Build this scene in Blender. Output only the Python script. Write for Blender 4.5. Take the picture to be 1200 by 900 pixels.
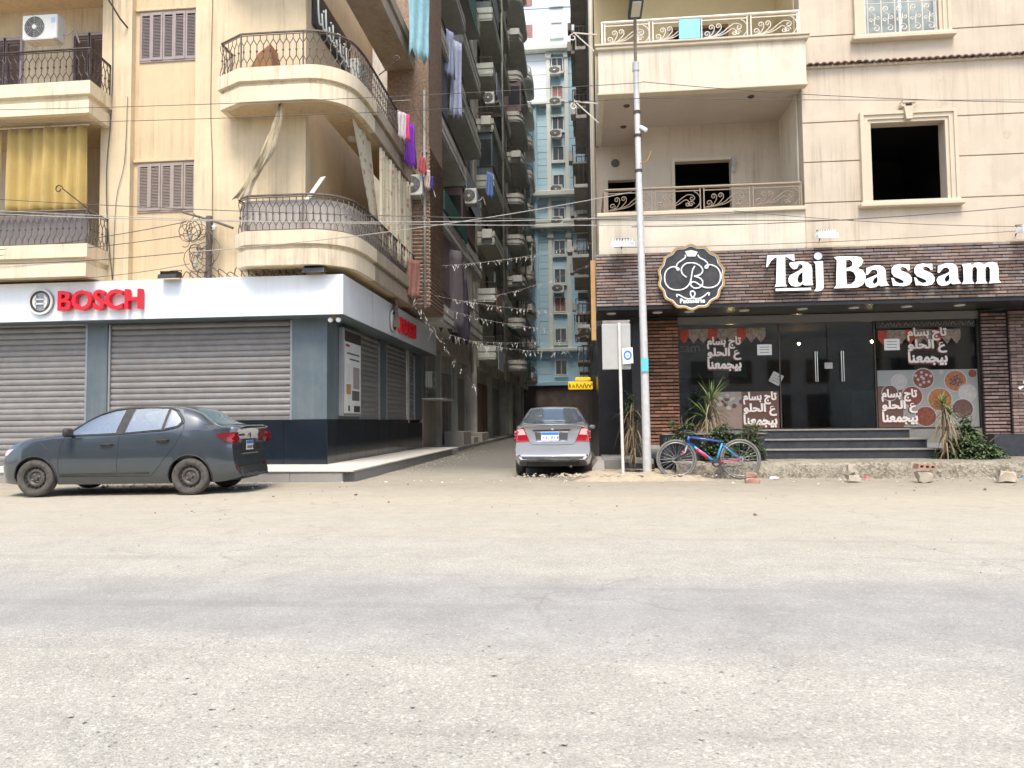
import bpy, bmesh, math, random
from mathutils import Vector, Matrix, noise as mnoise
from mathutils.geometry import tessellate_polygon
from mathutils.bvhtree import BVHTree
random.seed(7)
R = math.radians
sc = bpy.context.scene
for o in list(bpy.data.objects):
    bpy.data.objects.remove(o)

# ------------------------------------------------------------------ camera
EYE = Vector((0, 0, 1.2))
yaw, pit, rol = R(5.4), R(2.9), R(0.6)
fwd = Vector((-math.sin(yaw) * math.cos(pit), math.cos(yaw) * math.cos(pit), math.sin(pit)))
rgt = Vector((math.cos(yaw), math.sin(yaw), 0)); upv = rgt.cross(fwd)
cr = rgt * math.cos(rol) - upv * math.sin(rol); cu = upv * math.cos(rol) + rgt * math.sin(rol)
cam = bpy.data.cameras.new('camera'); camo = bpy.data.objects.new('camera', cam)
sc.collection.objects.link(camo)
cam.sensor_width = 36; cam.lens = 36 * 850 / 1200; cam.clip_end = 2000; cam.clip_start = .05
camo.matrix_world = Matrix(((cr.x, cu.x, -fwd.x, EYE.x), (cr.y, cu.y, -fwd.y, EYE.y), (cr.z, cu.z, -fwd.z, EYE.z), (0, 0, 0, 1)))
sc.camera = camo

# ------------------------------------------------------------------ sky, sun, exposure
SUN_AZ = Vector((.10, -.995, 0)).normalized(); SUN_EL = R(60)
world = bpy.data.worlds.new('World'); sc.world = world; world.use_nodes = True
wn = world.node_tree.nodes; wl = world.node_tree.links
sky = wn.new('ShaderNodeTexSky'); sky.sky_type = 'NISHITA'; sky.sun_disc = False
sky.sun_elevation = SUN_EL; sky.sun_rotation = math.atan2(SUN_AZ.x, SUN_AZ.y)
sky.air_density = 1.0; sky.dust_density = 3.0; sky.ozone_density = 1.0
wl.new(sky.outputs[0], wn['Background'].inputs[0]); wn['Background'].inputs[1].default_value = .15
sun = bpy.data.lights.new('sun', 'SUN'); suno = bpy.data.objects.new('sun', sun); sc.collection.objects.link(suno)
sun.energy = 1.5; sun.angle = R(20); sun.color = (1.0, .94, .82)
sdir = Vector((SUN_AZ.x * math.cos(SUN_EL), SUN_AZ.y * math.cos(SUN_EL), math.sin(SUN_EL)))
suno.rotation_euler = sdir.to_track_quat('Z', 'Y').to_euler()
sc.view_settings.view_transform = 'Standard'; sc.view_settings.look = 'None'
sc.view_settings.exposure = 1.18; sc.view_settings.gamma = 1
sc.cycles.max_bounces = 7; sc.cycles.diffuse_bounces = 4; sc.cycles.glossy_bounces = 3; sc.cycles.transparent_max_bounces = 8
sc.cycles.transmission_bounces = 3; sc.cycles.caustics_reflective = False; sc.cycles.caustics_refractive = False
sc.cycles.use_denoising = True; sc.cycles.use_adaptive_sampling = True; sc.cycles.adaptive_threshold = .025

# ------------------------------------------------------------------ materials
def _new(name):
    m = bpy.data.materials.new(name); m.use_nodes = True
    return m, m.node_tree.nodes, m.node_tree.links, m.node_tree.nodes['Principled BSDF']
def _noise(n, l, vec, scale, detail=4, rough=.6):
    t = n.new('ShaderNodeTexNoise'); t.inputs['Scale'].default_value = scale
    t.inputs['Detail'].default_value = detail; t.inputs['Roughness'].default_value = rough
    l.new(vec, t.inputs['Vector']); return t.outputs['Fac']
def _ramp(n, l, fac, a, b, lo=0., hi=1.):
    r = n.new('ShaderNodeMapRange'); r.inputs[1].default_value = a; r.inputs[2].default_value = b
    r.inputs[3].default_value = lo; r.inputs[4].default_value = hi; l.new(fac, r.inputs[0]); return r.outputs[0]
def _mix(n, l, fac, a, b, mode='MIX'):
    x = n.new('ShaderNodeMix'); x.data_type = 'RGBA'; x.blend_type = mode
    for sock, v in ((x.inputs['Factor'], fac), (x.inputs['A'], a), (x.inputs['B'], b)):
        if isinstance(v, bpy.types.NodeSocket): l.new(v, sock)
        elif isinstance(v, (int, float)): sock.default_value = v
        else: sock.default_value = (*v, 1)
    return x.outputs['Result']
def _vec(n, l, obj=False, scale=None):
    if obj: v = n.new('ShaderNodeTexCoord').outputs['Object']
    else: v = n.new('ShaderNodeNewGeometry').outputs['Position']
    if scale:
        mp = n.new('ShaderNodeMapping'); mp.inputs['Scale'].default_value = scale; l.new(v, mp.inputs['Vector']); v = mp.outputs[0]
    return v
def _bump(n, l, bs, h, strength, dist=.02):
    b = n.new('ShaderNodeBump'); b.inputs['Strength'].default_value = strength; b.inputs['Distance'].default_value = dist
    l.new(h, b.inputs['Height']); l.new(b.outputs[0], bs.inputs['Normal'])
def mat(name, col, rough=.8, var=.18, scale=2.5, bump=.0, bscale=60, streak=0., streakcol=(.12, .09, .06), metal=0., rnd=0., obj=False,
        coat=0., spec=.4, dust=0., dustcol=(.36, .31, .24), trans=0., alpha=1., emit=0., sheen=0.):
    m, n, l, b = _new(name)
    v = _vec(n, l, obj)
    f = _ramp(n, l, _noise(n, l, v, scale, 6, .65), .25, .75)
    c = _mix(n, l, f, tuple(x * (1 - var) for x in col), tuple(min(1, x * (1 + var)) for x in col))
    if rnd:
        oi = n.new('ShaderNodeObjectInfo').outputs['Random']
        hs = n.new('ShaderNodeHueSaturation'); l.new(c, hs.inputs['Color'])
        l.new(_ramp(n, l, oi, 0, 1, 1 - rnd, 1 + rnd), hs.inputs['Value'])
        wn2 = n.new('ShaderNodeTexWhiteNoise'); wn2.noise_dimensions = '1D'; l.new(oi, wn2.inputs['W'])
        l.new(_ramp(n, l, wn2.outputs['Value'], 0, 1, .5, 1.35), hs.inputs['Saturation']); c = hs.outputs[0]
    if streak >= .5:      # patched and worn render: islands with crisp edges, fine chips
        pn = _noise(n, l, v, .55, 7, .62)
        c = _mix(n, l, _ramp(n, l, pn, .565, .585, 0, .16), c, tuple(min(1, x * 1.25) for x in col))
        c = _mix(n, l, _ramp(n, l, _noise(n, l, v, 1.7, 8, .75), .64, .665, 0, .3), c, tuple(x * .6 for x in col))
    if streak:
        sv = _vec(n, l, obj, (5, 5, .22))
        s = _ramp(n, l, _noise(n, l, sv, 1.6, 5, .7), .48, .72)
        s2 = _ramp(n, l, _noise(n, l, v, .9, 4, .6), .38, .62)
        mm = n.new('ShaderNodeMath'); mm.operation = 'MULTIPLY'; l.new(s, mm.inputs[0]); l.new(s2, mm.inputs[1])
        m2 = n.new('ShaderNodeMath'); m2.operation = 'MULTIPLY'; l.new(mm.outputs[0], m2.inputs[0]); m2.inputs[1].default_value = streak
        c = _mix(n, l, m2.outputs[0], c, streakcol)
    if dust:
        d = _ramp(n, l, _noise(n, l, v, scale * 1.7, 6, .7), .3, .8, 0, dust)
        c = _mix(n, l, d, c, dustcol)
    l.new(c, b.inputs['Base Color'])
    b.inputs['Roughness'].default_value = rough; b.inputs['Metallic'].default_value = metal
    b.inputs['Specular IOR Level'].default_value = spec
    if coat: b.inputs['Coat Weight'].default_value = coat; b.inputs['Coat Roughness'].default_value = .06
    if trans: b.inputs['Transmission Weight'].default_value = trans
    if sheen: b.inputs['Sheen Weight'].default_value = sheen
    if emit: l.new(c, b.inputs['Emission Color']); b.inputs['Emission Strength'].default_value = emit
    if bump: _bump(n, l, b, _noise(n, l, v, bscale, 5, .7), bump, .01)
    return m
def glass_mat(name, tint=(.5, .55, .55), rough=.02, film=0.):
    m, n, l, b = _new(name)
    tr = n.new('ShaderNodeBsdfTransparent'); tr.inputs[0].default_value = (*tint, 1)
    gl = n.new('ShaderNodeBsdfGlossy'); gl.inputs['Roughness'].default_value = rough
    fr = n.new('ShaderNodeFresnel'); l.new(_ramp(n, l, n.new('ShaderNodeNewGeometry').outputs['Backfacing'], 0, 1, 1.7, 1 / 1.7), fr.inputs[0])
    mx = n.new('ShaderNodeMixShader'); l.new(_ramp(n, l, fr.outputs[0], 0, 1, film, 1), mx.inputs[0]); l.new(tr.outputs[0], mx.inputs[1]); l.new(gl.outputs[0], mx.inputs[2])
    l.new(mx.outputs[0], n['Material Output'].inputs['Surface']); return m

MT = {}
MT['cream'] = mat('cream_plaster', (.62, .50, .33), .9, .1, 1.3, .15, 90, streak=.62, streakcol=(.27, .2, .13))
MT['cream_lt'] = mat('light_cream_plaster', (.68, .58, .42), .9, .1, 1.5, .15, 90, streak=.85, streakcol=(.3, .22, .15))
MT['cream_or'] = mat('ochre_plaster', (.58, .445, .28), .9, .1, 1.2, .15, 90, streak=.65, streakcol=(.3, .22, .14))
MT['beige'] = mat('beige_plaster', (.53, .447, .348), .9, .1, 1.1, .25, 60, streak=.75, streakcol=(.33, .26, .19))
MT['beige_lt'] = mat('pale_beige_plaster', (.61, .55, .44), .9, .1, 1.2, .2, 70, streak=.85, streakcol=(.36, .29, .21))
MT['moulding'] = mat('moulding_plaster', (.56, .48, .36), .85, .08, 2, .1, 90, streak=.3, streakcol=(.33, .26, .18))
MT['yellow_wall'] = mat('yellow_plaster', (.62, .50, .28), .9, .1, 1.2, .1, 80)
MT['white_acm'] = mat('white_cladding', (.80, .83, .84), .35, .04, .6, spec=.5, streak=.22, streakcol=(.5, .47, .42), dust=.16, dustcol=(.55, .52, .46))
MT['bluegrey'] = mat('blue_grey_cladding', (.07, .102, .12), .45, .06, .8, spec=.5, streak=.3, streakcol=(.26, .25, .22), dust=.3, dustcol=(.3, .29, .26))
MT['navy'] = mat('dark_navy_panel', (.008, .013, .02), .1, .2, 1., spec=.5, dust=.05, dustcol=(.15, .13, .11))
MT['slat'] = mat('shutter_slat_metal', (.225, .225, .22), .5, .16, 3, metal=.2, dust=.4, dustcol=(.22, .155, .105), rnd=.1)
MT['metal_dk'] = mat('dark_iron', (.05, .045, .042), .55, .3, 6, metal=.4, dust=.4, dustcol=(.2, .13, .08))
MT['metal_rail'] = mat('dusty_iron', (.11, .095, .085), .6, .3, 6, metal=.3, dust=.6, dustcol=(.26, .2, .15))
MT['rail_white'] = mat('white_painted_iron', (.72, .66, .56), .5, .1, 4, dust=.3)
MT['rail_bronze'] = mat('bronze_painted_iron', (.24, .18, .125), .5, .15, 4, dust=.3)
MT['grey_metal'] = mat('grey_metal', (.32, .33, .34), .45, .1, 4, metal=.6, dust=.3)
MT['galv'] = mat('galvanised_steel', (.58, .58, .57), .5, .16, 7, metal=.2, bump=.15, bscale=40, dust=.5, dustcol=(.42, .38, .33))
MT['black'] = mat('black_void', (.012, .012, .013), .7, .1)
MT['blackpanel'] = mat('black_panel', (.02, .02, .022), .3, .2, 1.2, dust=.15, dustcol=(.15, .13, .11))
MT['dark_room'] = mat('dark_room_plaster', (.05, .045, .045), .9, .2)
MT['shop_room'] = mat('shop_interior', (.26, .19, .15), .7, .3, .8)
MT['plum'] = mat('plum_painted_wood', (.17, .105, .12), .6, .15, 3, dust=.3)
MT['shutter_w'] = mat('weathered_louvre_wood', (.30, .25, .245), .65, .14, 4, dust=.35, dustcol=(.33, .27, .22))
MT['shutter_w2'] = mat('faded_louvre_wood', (.30, .245, .215), .7, .14, 4, dust=.5, dustcol=(.36, .29, .22))
MT['mauve_frame'] = mat('mauve_door_paint', (.45, .41, .46), .5, .1, 4)
MT['brown_wood'] = mat('brown_wood', (.20, .10, .05), .5, .25, 5)
MT['orange_wood'] = mat('varnished_timber', (.42, .23, .075), .45, .2, 3, dust=.2)
MT['concrete'] = mat('concrete', (.36, .34, .31), .9, .15, 2, .3, 60, dust=.3)
MT['pave_top'] = mat('pale_paving', (.56, .55, .51), .75, .1, 3, .1, 60, dust=.4, dustcol=(.45, .39, .3))
MT['kerbstone'] = mat('grey_kerb_stone', (.25, .25, .245), .85, .14, 3, .25, 50, dust=.5, dustcol=(.36, .31, .24))
MT['granite'] = mat('dark_granite', (.026, .032, .042), .35, .3, 6, dust=.22, dustcol=(.2, .18, .15))
MT['granite_edge'] = mat('granite_nosing', (.19, .185, .17), .55, .2, 8, dust=.4)
MT['brick'] = mat('fascia_brick', (.225, .165, .14), .85, .25, 9, .3, 40, rnd=.38)
MT['brick_p'] = mat('pier_brick', (.20, .082, .04), .85, .35, 9, .3, 40)
MT['brick_d'] = mat('dusky_brick', (.135, .082, .075), .85, .35, 9, .3, 40)
MT['mortar'] = mat('dark_mortar', (.03, .029, .03), .95, .3, 6, .3, 60)
MT['ac'] = mat('ac_white', (.66, .67, .64), .5, .06, 3, dust=.3)
MT['ac_dark'] = mat('ac_grille', (.07, .07, .07), .6, .2, 4)
MT['tyre'] = mat('dusty_tyre', (.035, .034, .033), .85, .2, 8, obj=True, dust=.8, dustcol=(.17, .15, .125))
MT['rimsteel'] = mat('black_steel_rim', (.045, .044, .043), .55, .2, 8, obj=True, metal=.3, dust=.75, dustcol=(.2, .18, .15))
MT['alu'] = mat('aluminium_rim', (.30, .30, .295), .4, .1, 5, obj=True, metal=.8)
MT['plastic'] = mat('black_plastic', (.02, .02, .021), .6, .2, 5, obj=True, dust=.3, dustcol=(.16, .14, .12))
MT['redlamp'] = mat('red_lamp_lens', (.33, .01, .016), .12, .15, 9, obj=True, coat=1)
MT['darkredlamp'] = mat('dark_red_lens', (.14, .012, .014), .14, .15, 9, obj=True, coat=1)
MT['clearlamp'] = mat('clear_lamp_lens', (.7, .42, .40), .15, .1, 9, obj=True, coat=1)
MT['chrome'] = mat('chrome', (.75, .75, .76), .15, .03, 3, metal=1, obj=True)
MT['plate'] = mat('number_plate', (.75, .75, .74), .5, .05, 4, obj=True)
MT['plate_blue'] = mat('plate_blue', (.03, .2, .62), .5, .05, 4, obj=True)
MT['ink'] = mat('dark_ink', (.03, .03, .035), .6, .05)
MT['red'] = mat('red_acrylic', (.62, .008, .022), .35, .05, 2, spec=.5)
MT['red_dk'] = mat('red_letter_side', (.40, .006, .016), .4, .05, 2)
MT['signwhite'] = mat('white_acrylic', (.82, .86, .86), .35, .03, 2)
MT['signside'] = mat('letter_return_dark', (.035, .035, .035), .5, .2, 3)
MT['gold'] = mat('gold_rim', (.42, .27, .11), .45, .15, 4, metal=.3)
MT['signblack'] = mat('black_sign_face', (.022, .022, .026), .35, .3, 3, dust=.15)
MT['cord'] = mat('dusty_cable', (.10, .095, .09), .8, .2, 5)
MT['cord_lt'] = mat('pale_cable', (.38, .36, .33), .8, .2, 5)
MT['paper'] = mat('white_paper', (.78, .77, .74), .8, .05, 5)
MT['yellowsign'] = mat('lit_yellow_sign', (.78, .5, .015), .4, .1, 6, emit=.3)
MT['bulb'] = mat('warm_bulb', (1., .72, .3), .4, .0, 3, emit=35)
MT['bark'] = mat('dry_fibre_bark', (.2, .145, .09), .95, .3, 12, .5, 40)
MT['leaf'] = mat('shrub_leaf', (.095, .15, .06), .55, .35, 14, spec=.4, dust=.3, dustcol=(.2, .19, .13))
MT['leaf2'] = mat('palm_leaf', (.11, .165, .045), .55, .3, 10, dust=.2, dustcol=(.3, .26, .14))
MT['leafdk'] = mat('dark_strap_leaf', (.035, .06, .028), .5, .3, 10, dust=.25, dustcol=(.2, .18, .13))
MT['leafdry'] = mat('dry_leaf', (.25, .195, .115), .8, .25, 10)
MT['soil'] = mat('soil', (.17, .12, .08), .95, .3, 9, .5, 40)
MT['stone'] = mat('rubble_stone', (.40, .35, .275), .95, .2, 9, .6, 30)
MT['redbrick'] = mat('broken_red_brick', (.33, .16, .115), .95, .3, 12, .6, 30, dust=.6, dustcol=(.5, .42, .33))
MT['dirt'] = mat('sandy_dirt', (.38, .31, .22), .98, .2, 6, .8, 30)
MT['rubber'] = mat('bicycle_rubber', (.12, .115, .105), .85, .2, 8, dust=.6, dustcol=(.27, .25, .22))
MT['bikeblue'] = mat('blue_frame_paint', (.02, .075, .33), .35, .15, 3, coat=.5, dust=.12)
MT['bikecyan'] = mat('cyan_frame_paint', (.03, .3, .6), .35, .1, 3, coat=.5)
MT['bikered'] = mat('red_frame_paint', (.68, .03, .07), .35, .1, 3, coat=.5)

# ------------------------------------------------------------------ helpers
class MB:
    """collects vertices and faces; build() links them as ONE mesh object"""
    def __init__(s): s.v = []; s.f = []; s.mi = []
    def add(s, vs, fs, mi=0):
        k = len(s.v); s.v += [tuple(v) for v in vs]; s.f += [tuple(i + k for i in f) for f in fs]; s.mi += [mi] * len(fs); return s
    def box(s, x0, x1, y0, y1, z0, z1, mi=0):
        return s.add([(x0, y0, z0), (x1, y0, z0), (x1, y1, z0), (x0, y1, z0), (x0, y0, z1), (x1, y0, z1), (x1, y1, z1), (x0, y1, z1)],
                     [(0, 3, 2, 1), (4, 5, 6, 7), (0, 1, 5, 4), (1, 2, 6, 5), (2, 3, 7, 6), (3, 0, 4, 7)], mi)
    def bbox(s, x0, x1, y0, y1, z0, z1, b=.01, mi=0):
        """box with chamfered edges all round"""
        vs = []; cs = []
        bm = bmesh.new(); bmesh.ops.create_cube(bm, size=1)
        for v in bm.verts: v.co = Vector(((x0 + x1) / 2 + v.co.x * (x1 - x0), (y0 + y1) / 2 + v.co.y * (y1 - y0), (z0 + z1) / 2 + v.co.z * (z1 - z0)))
        bmesh.ops.bevel(bm, geom=bm.edges[:], offset=b, segments=1, profile=.5, affect='EDGES')
        bm.verts.index_update(); s.add([v.co[:] for v in bm.verts], [[v.index for v in f.verts] for f in bm.faces], mi); bm.free(); return s
    def tube(s, pts, r, n=6, closed=False, mi=0):
        pts = [Vector(p) for p in pts]; N = len(pts); rr = r if isinstance(r, (list, tuple)) else [r] * N
        up = None; vs = []
        for i, p in enumerate(pts):
            a = pts[(i - 1) % N] if (i > 0 or closed) else p; b = pts[(i + 1) % N] if (i < N - 1 or closed) else p
            t = (b - a)
            t = t.normalized() if t.length > 1e-9 else Vector((0, 0, 1))
            if up is None: up = Vector((0, 0, 1)) if abs(t.z) < .9 else Vector((1, 0, 0))
            up = (up - t * up.dot(t)); up = up.normalized() if up.length > 1e-6 else t.orthogonal().normalized()
            w = t.cross(up)
            for k in range(n):
                q = 2 * math.pi * k / n; vs.append(p + (up * math.cos(q) + w * math.sin(q)) * rr[i])
        fs = []
        for i in range(N if closed else N - 1):
            j = (i + 1) % N
            for k in range(n): fs.append((i * n + k, i * n + (k + 1) % n, j * n + (k + 1) % n, j * n + k))
        if not closed: fs += [tuple(range(n))[::-1], tuple(range((N - 1) * n, N * n))]
        return s.add(vs, fs, mi)
    def prism(s, poly, d0, d1, holes=(), f=lambda a, b, d: (a, d, b), mi=0, miside=None):
        """polygon (a,b) with holes, swept from d0 to d1; f maps (a,b,d) to xyz (default: facade plane XZ, depth Y)"""
        loops = [list(poly)] + [list(h) for h in holes]
        flat = [p for lp in loops for p in lp]; n = len(flat)
        tr = tessellate_polygon([[Vector((a, b, 0)) for a, b in lp] for lp in loops])
        s.add([f(a, b, d0) for a, b in flat] + [f(a, b, d1) for a, b in flat], [t for t in tr] + [(t[2] + n, t[1] + n, t[0] + n) for t in tr], mi)
        k = 0
        for lp in loops:
            m = len(lp)
            vs = [f(a, b, d0) for a, b in lp] + [f(a, b, d1) for a, b in lp]
            s.add(vs, [(i, (i + 1) % m, (i + 1) % m + m, i + m) for i in range(m)], mi if miside is None else miside)
        return s
    def lathe(s, prof, c, axis='y', n=20, mi=0):
        """profile [(r, h)] turned round an axis through c"""
        vs = []; c = Vector(c)
        for r, h in prof:
            for k in range(n):
                q = 2 * math.pi * k / n; a, b = r * math.cos(q), r * math.sin(q)
                vs.append(c + {'y': Vector((a, h, b)), 'z': Vector((a, b, h)), 'x': Vector((h, a, b))}[axis])
        fs = []
        for i in range(len(prof) - 1):
            for k in range(n): fs.append((i * n + k, i * n + (k + 1) % n, (i + 1) * n + (k + 1) % n, (i + 1) * n + k))
        return s.add(vs, fs, mi)
    def ball(s, c, r, n=6, mi=0, sz=1.):
        p = [(max(.0005, r * math.sin(math.pi * i / n)), -r * sz * math.cos(math.pi * i / n)) for i in range(n + 1)]
        return s.lathe(p, c, 'z', n + 2, mi)
    def sheet(s, g, mi=0):
        """grid of points g[i][j]"""
        a, b = len(g), len(g[0])
        return s.add([p for row in g for p in row], [(i * b + j, (i + 1) * b + j, (i + 1) * b + j + 1, i * b + j + 1) for i in range(a - 1) for j in range(b - 1)], mi)
    def mesh(s, name, mats, smooth=False, weld=False):
        me = bpy.data.meshes.new(name); me.from_pydata(s.v, [], s.f)
        for m in (mats if isinstance(mats, (list, tuple)) else [mats]): me.materials.append(MT[m] if isinstance(m, str) else m)
        if len(set(s.mi)) > 1: me.polygons.foreach_set('material_index', s.mi)
        bm = bmesh.new(); bm.from_mesh(me)
        if weld: bmesh.ops.remove_doubles(bm, verts=bm.verts, dist=.0005)
        bmesh.ops.recalc_face_normals(bm, faces=bm.faces); bm.to_mesh(me); bm.free()
        if smooth:
            me.polygons.foreach_set('use_smooth', [True] * len(me.polygons))
            if smooth is not True: me.set_sharp_from_angle(angle=R(smooth))
        me.update(); return me
    def build(s, name, mats, parent=None, smooth=False, local=False, weld=False):
        return link(name, s.mesh(name, mats, smooth, weld), parent, local)
def link(name, me, parent=None, local=False):
    o = bpy.data.objects.new(name, me); sc.collection.objects.link(o)
    if parent is not None:
        o.parent = parent
        if not local:
            p = parent; off = Vector()
            while p is not None: off += p.location; p = p.parent
            o.location = -off
    return o
def tag(o, label, cat, group=None, kind=None):
    o['label'] = label; o['category'] = cat
    if group: o['group'] = group
    if kind: o['kind'] = kind
    return o
def thing(name, label, cat, loc=(0, 0, 0), rz=0, group=None):
    o = bpy.data.objects.new(name, None); o.empty_display_size = .2; sc.collection.objects.link(o)
    o.location = loc; o.rotation_euler = (0, 0, rz); return tag(o, label, cat, group)
def piece(name, me, parent, loc=(0, 0, 0), rot=(0, 0, 0), scale=(1, 1, 1), mat_i=None):
    """an object sharing mesh data, placed in world coordinates under a parent chain that only translates"""
    o = bpy.data.objects.new(name, me); sc.collection.objects.link(o); o.parent = parent
    p = parent; off = Vector()
    while p is not None: off += p.location; p = p.parent
    o.location = Vector(loc) - off; o.rotation_euler = rot; o.scale = scale; return o
def copy_tree(o, loc, rz=0, label=None, parent=None):
    c = o.copy(); sc.collection.objects.link(c)
    if parent is None: c.location = loc; c.rotation_euler = (0, 0, rz)
    else: c.parent = parent
    if label: c['label'] = label
    for ch in o.children: copy_tree(ch, None, 0, None, c)
    return c
def structure(o): o['kind'] = 'structure'; return o
def smooth_pts(pts, k=4, closed=False):
    pts = [Vector(p) for p in pts]; N = len(pts); out = []
    for i in range(N if closed else N - 1):
        p0, p1, p2, p3 = [pts[j % N] if closed else pts[max(0, min(N - 1, j))] for j in (i - 1, i, i + 1, i + 2)]
        for t in range(k):
            u = t / k
            out.append(.5 * ((2 * p1) + (p2 - p0) * u + (2 * p0 - 5 * p1 + 4 * p2 - p3) * u * u + (3 * p1 - p0 - 3 * p2 + p3) * u ** 3))
    if not closed: out.append(pts[-1])
    return out
_glyphs = {}
def text_glyph(body, size, extrude=0., bevel=0., offset=0., res=3):
    key = (body, size, extrude, bevel, offset, res)
    if key not in _glyphs:
        c = bpy.data.curves.new('glyph', 'FONT'); c.body = body; c.size = size; c.extrude = extrude; c.bevel_depth = bevel; c.offset = offset
        c.resolution_u = res; c.bevel_resolution = 1
        o = bpy.data.objects.new('glyph', c); _glyphs[key] = bpy.data.meshes.new_from_object(o)
        bpy.data.objects.remove(o); bpy.data.curves.remove(c)
    return _glyphs[key]
def tmin(me): xs = [v.co.x for v in me.vertices]; return min(xs), max(xs)
def text_layout(body, size, **kw):
    """[(char mesh, x)] one mesh per character, spaced as the line would be"""
    out = []; m0 = tmin(text_glyph('I', size))[1]
    for i, ch in enumerate(body):
        if ch == ' ': continue
        adv = tmin(text_glyph(body[:i] + 'I', size))[1] - m0 if i else 0.
        out.append((text_glyph(ch, size, **kw), adv))
    return out
def mesh_into(mb, me, M, mi=0):
    mb.add([M @ v.co for v in me.vertices], [tuple(p.vertices) for p in me.polygons], mi)
XZ = Matrix(((1, 0, 0, 0), (0, 0, -1, 0), (0, 1, 0, 0), (0, 0, 0, 1)))      # text plane -> facade plane facing -Y
def print_text(mb, body, x, z, y, width=None, size=1., thin=.05, mi=0, height=None, **kw):
    """lettering on a facade plane at depth y, lower left at x,z; scaled to a width (and height)"""
    gl = text_layout(body, size, **kw)
    lo = min(tmin(g)[0] + a for g, a in gl); hi = max(tmin(g)[1] + a for g, a in gl)
    zs = [v.co.y for g, a in gl for v in g.vertices]; zl, zh = min(zs), max(zs)
    sx = width / (hi - lo) if width else 1; sz = height / (zh - zl) if height else sx
    for g, a in gl:
        M = Matrix.Translation((x, y, z)) @ XZ @ Matrix.Diagonal((sx, sz, thin, 1)) @ Matrix.Translation((a - lo, -zl, 0))
        mesh_into(mb, g, M, mi)

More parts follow.
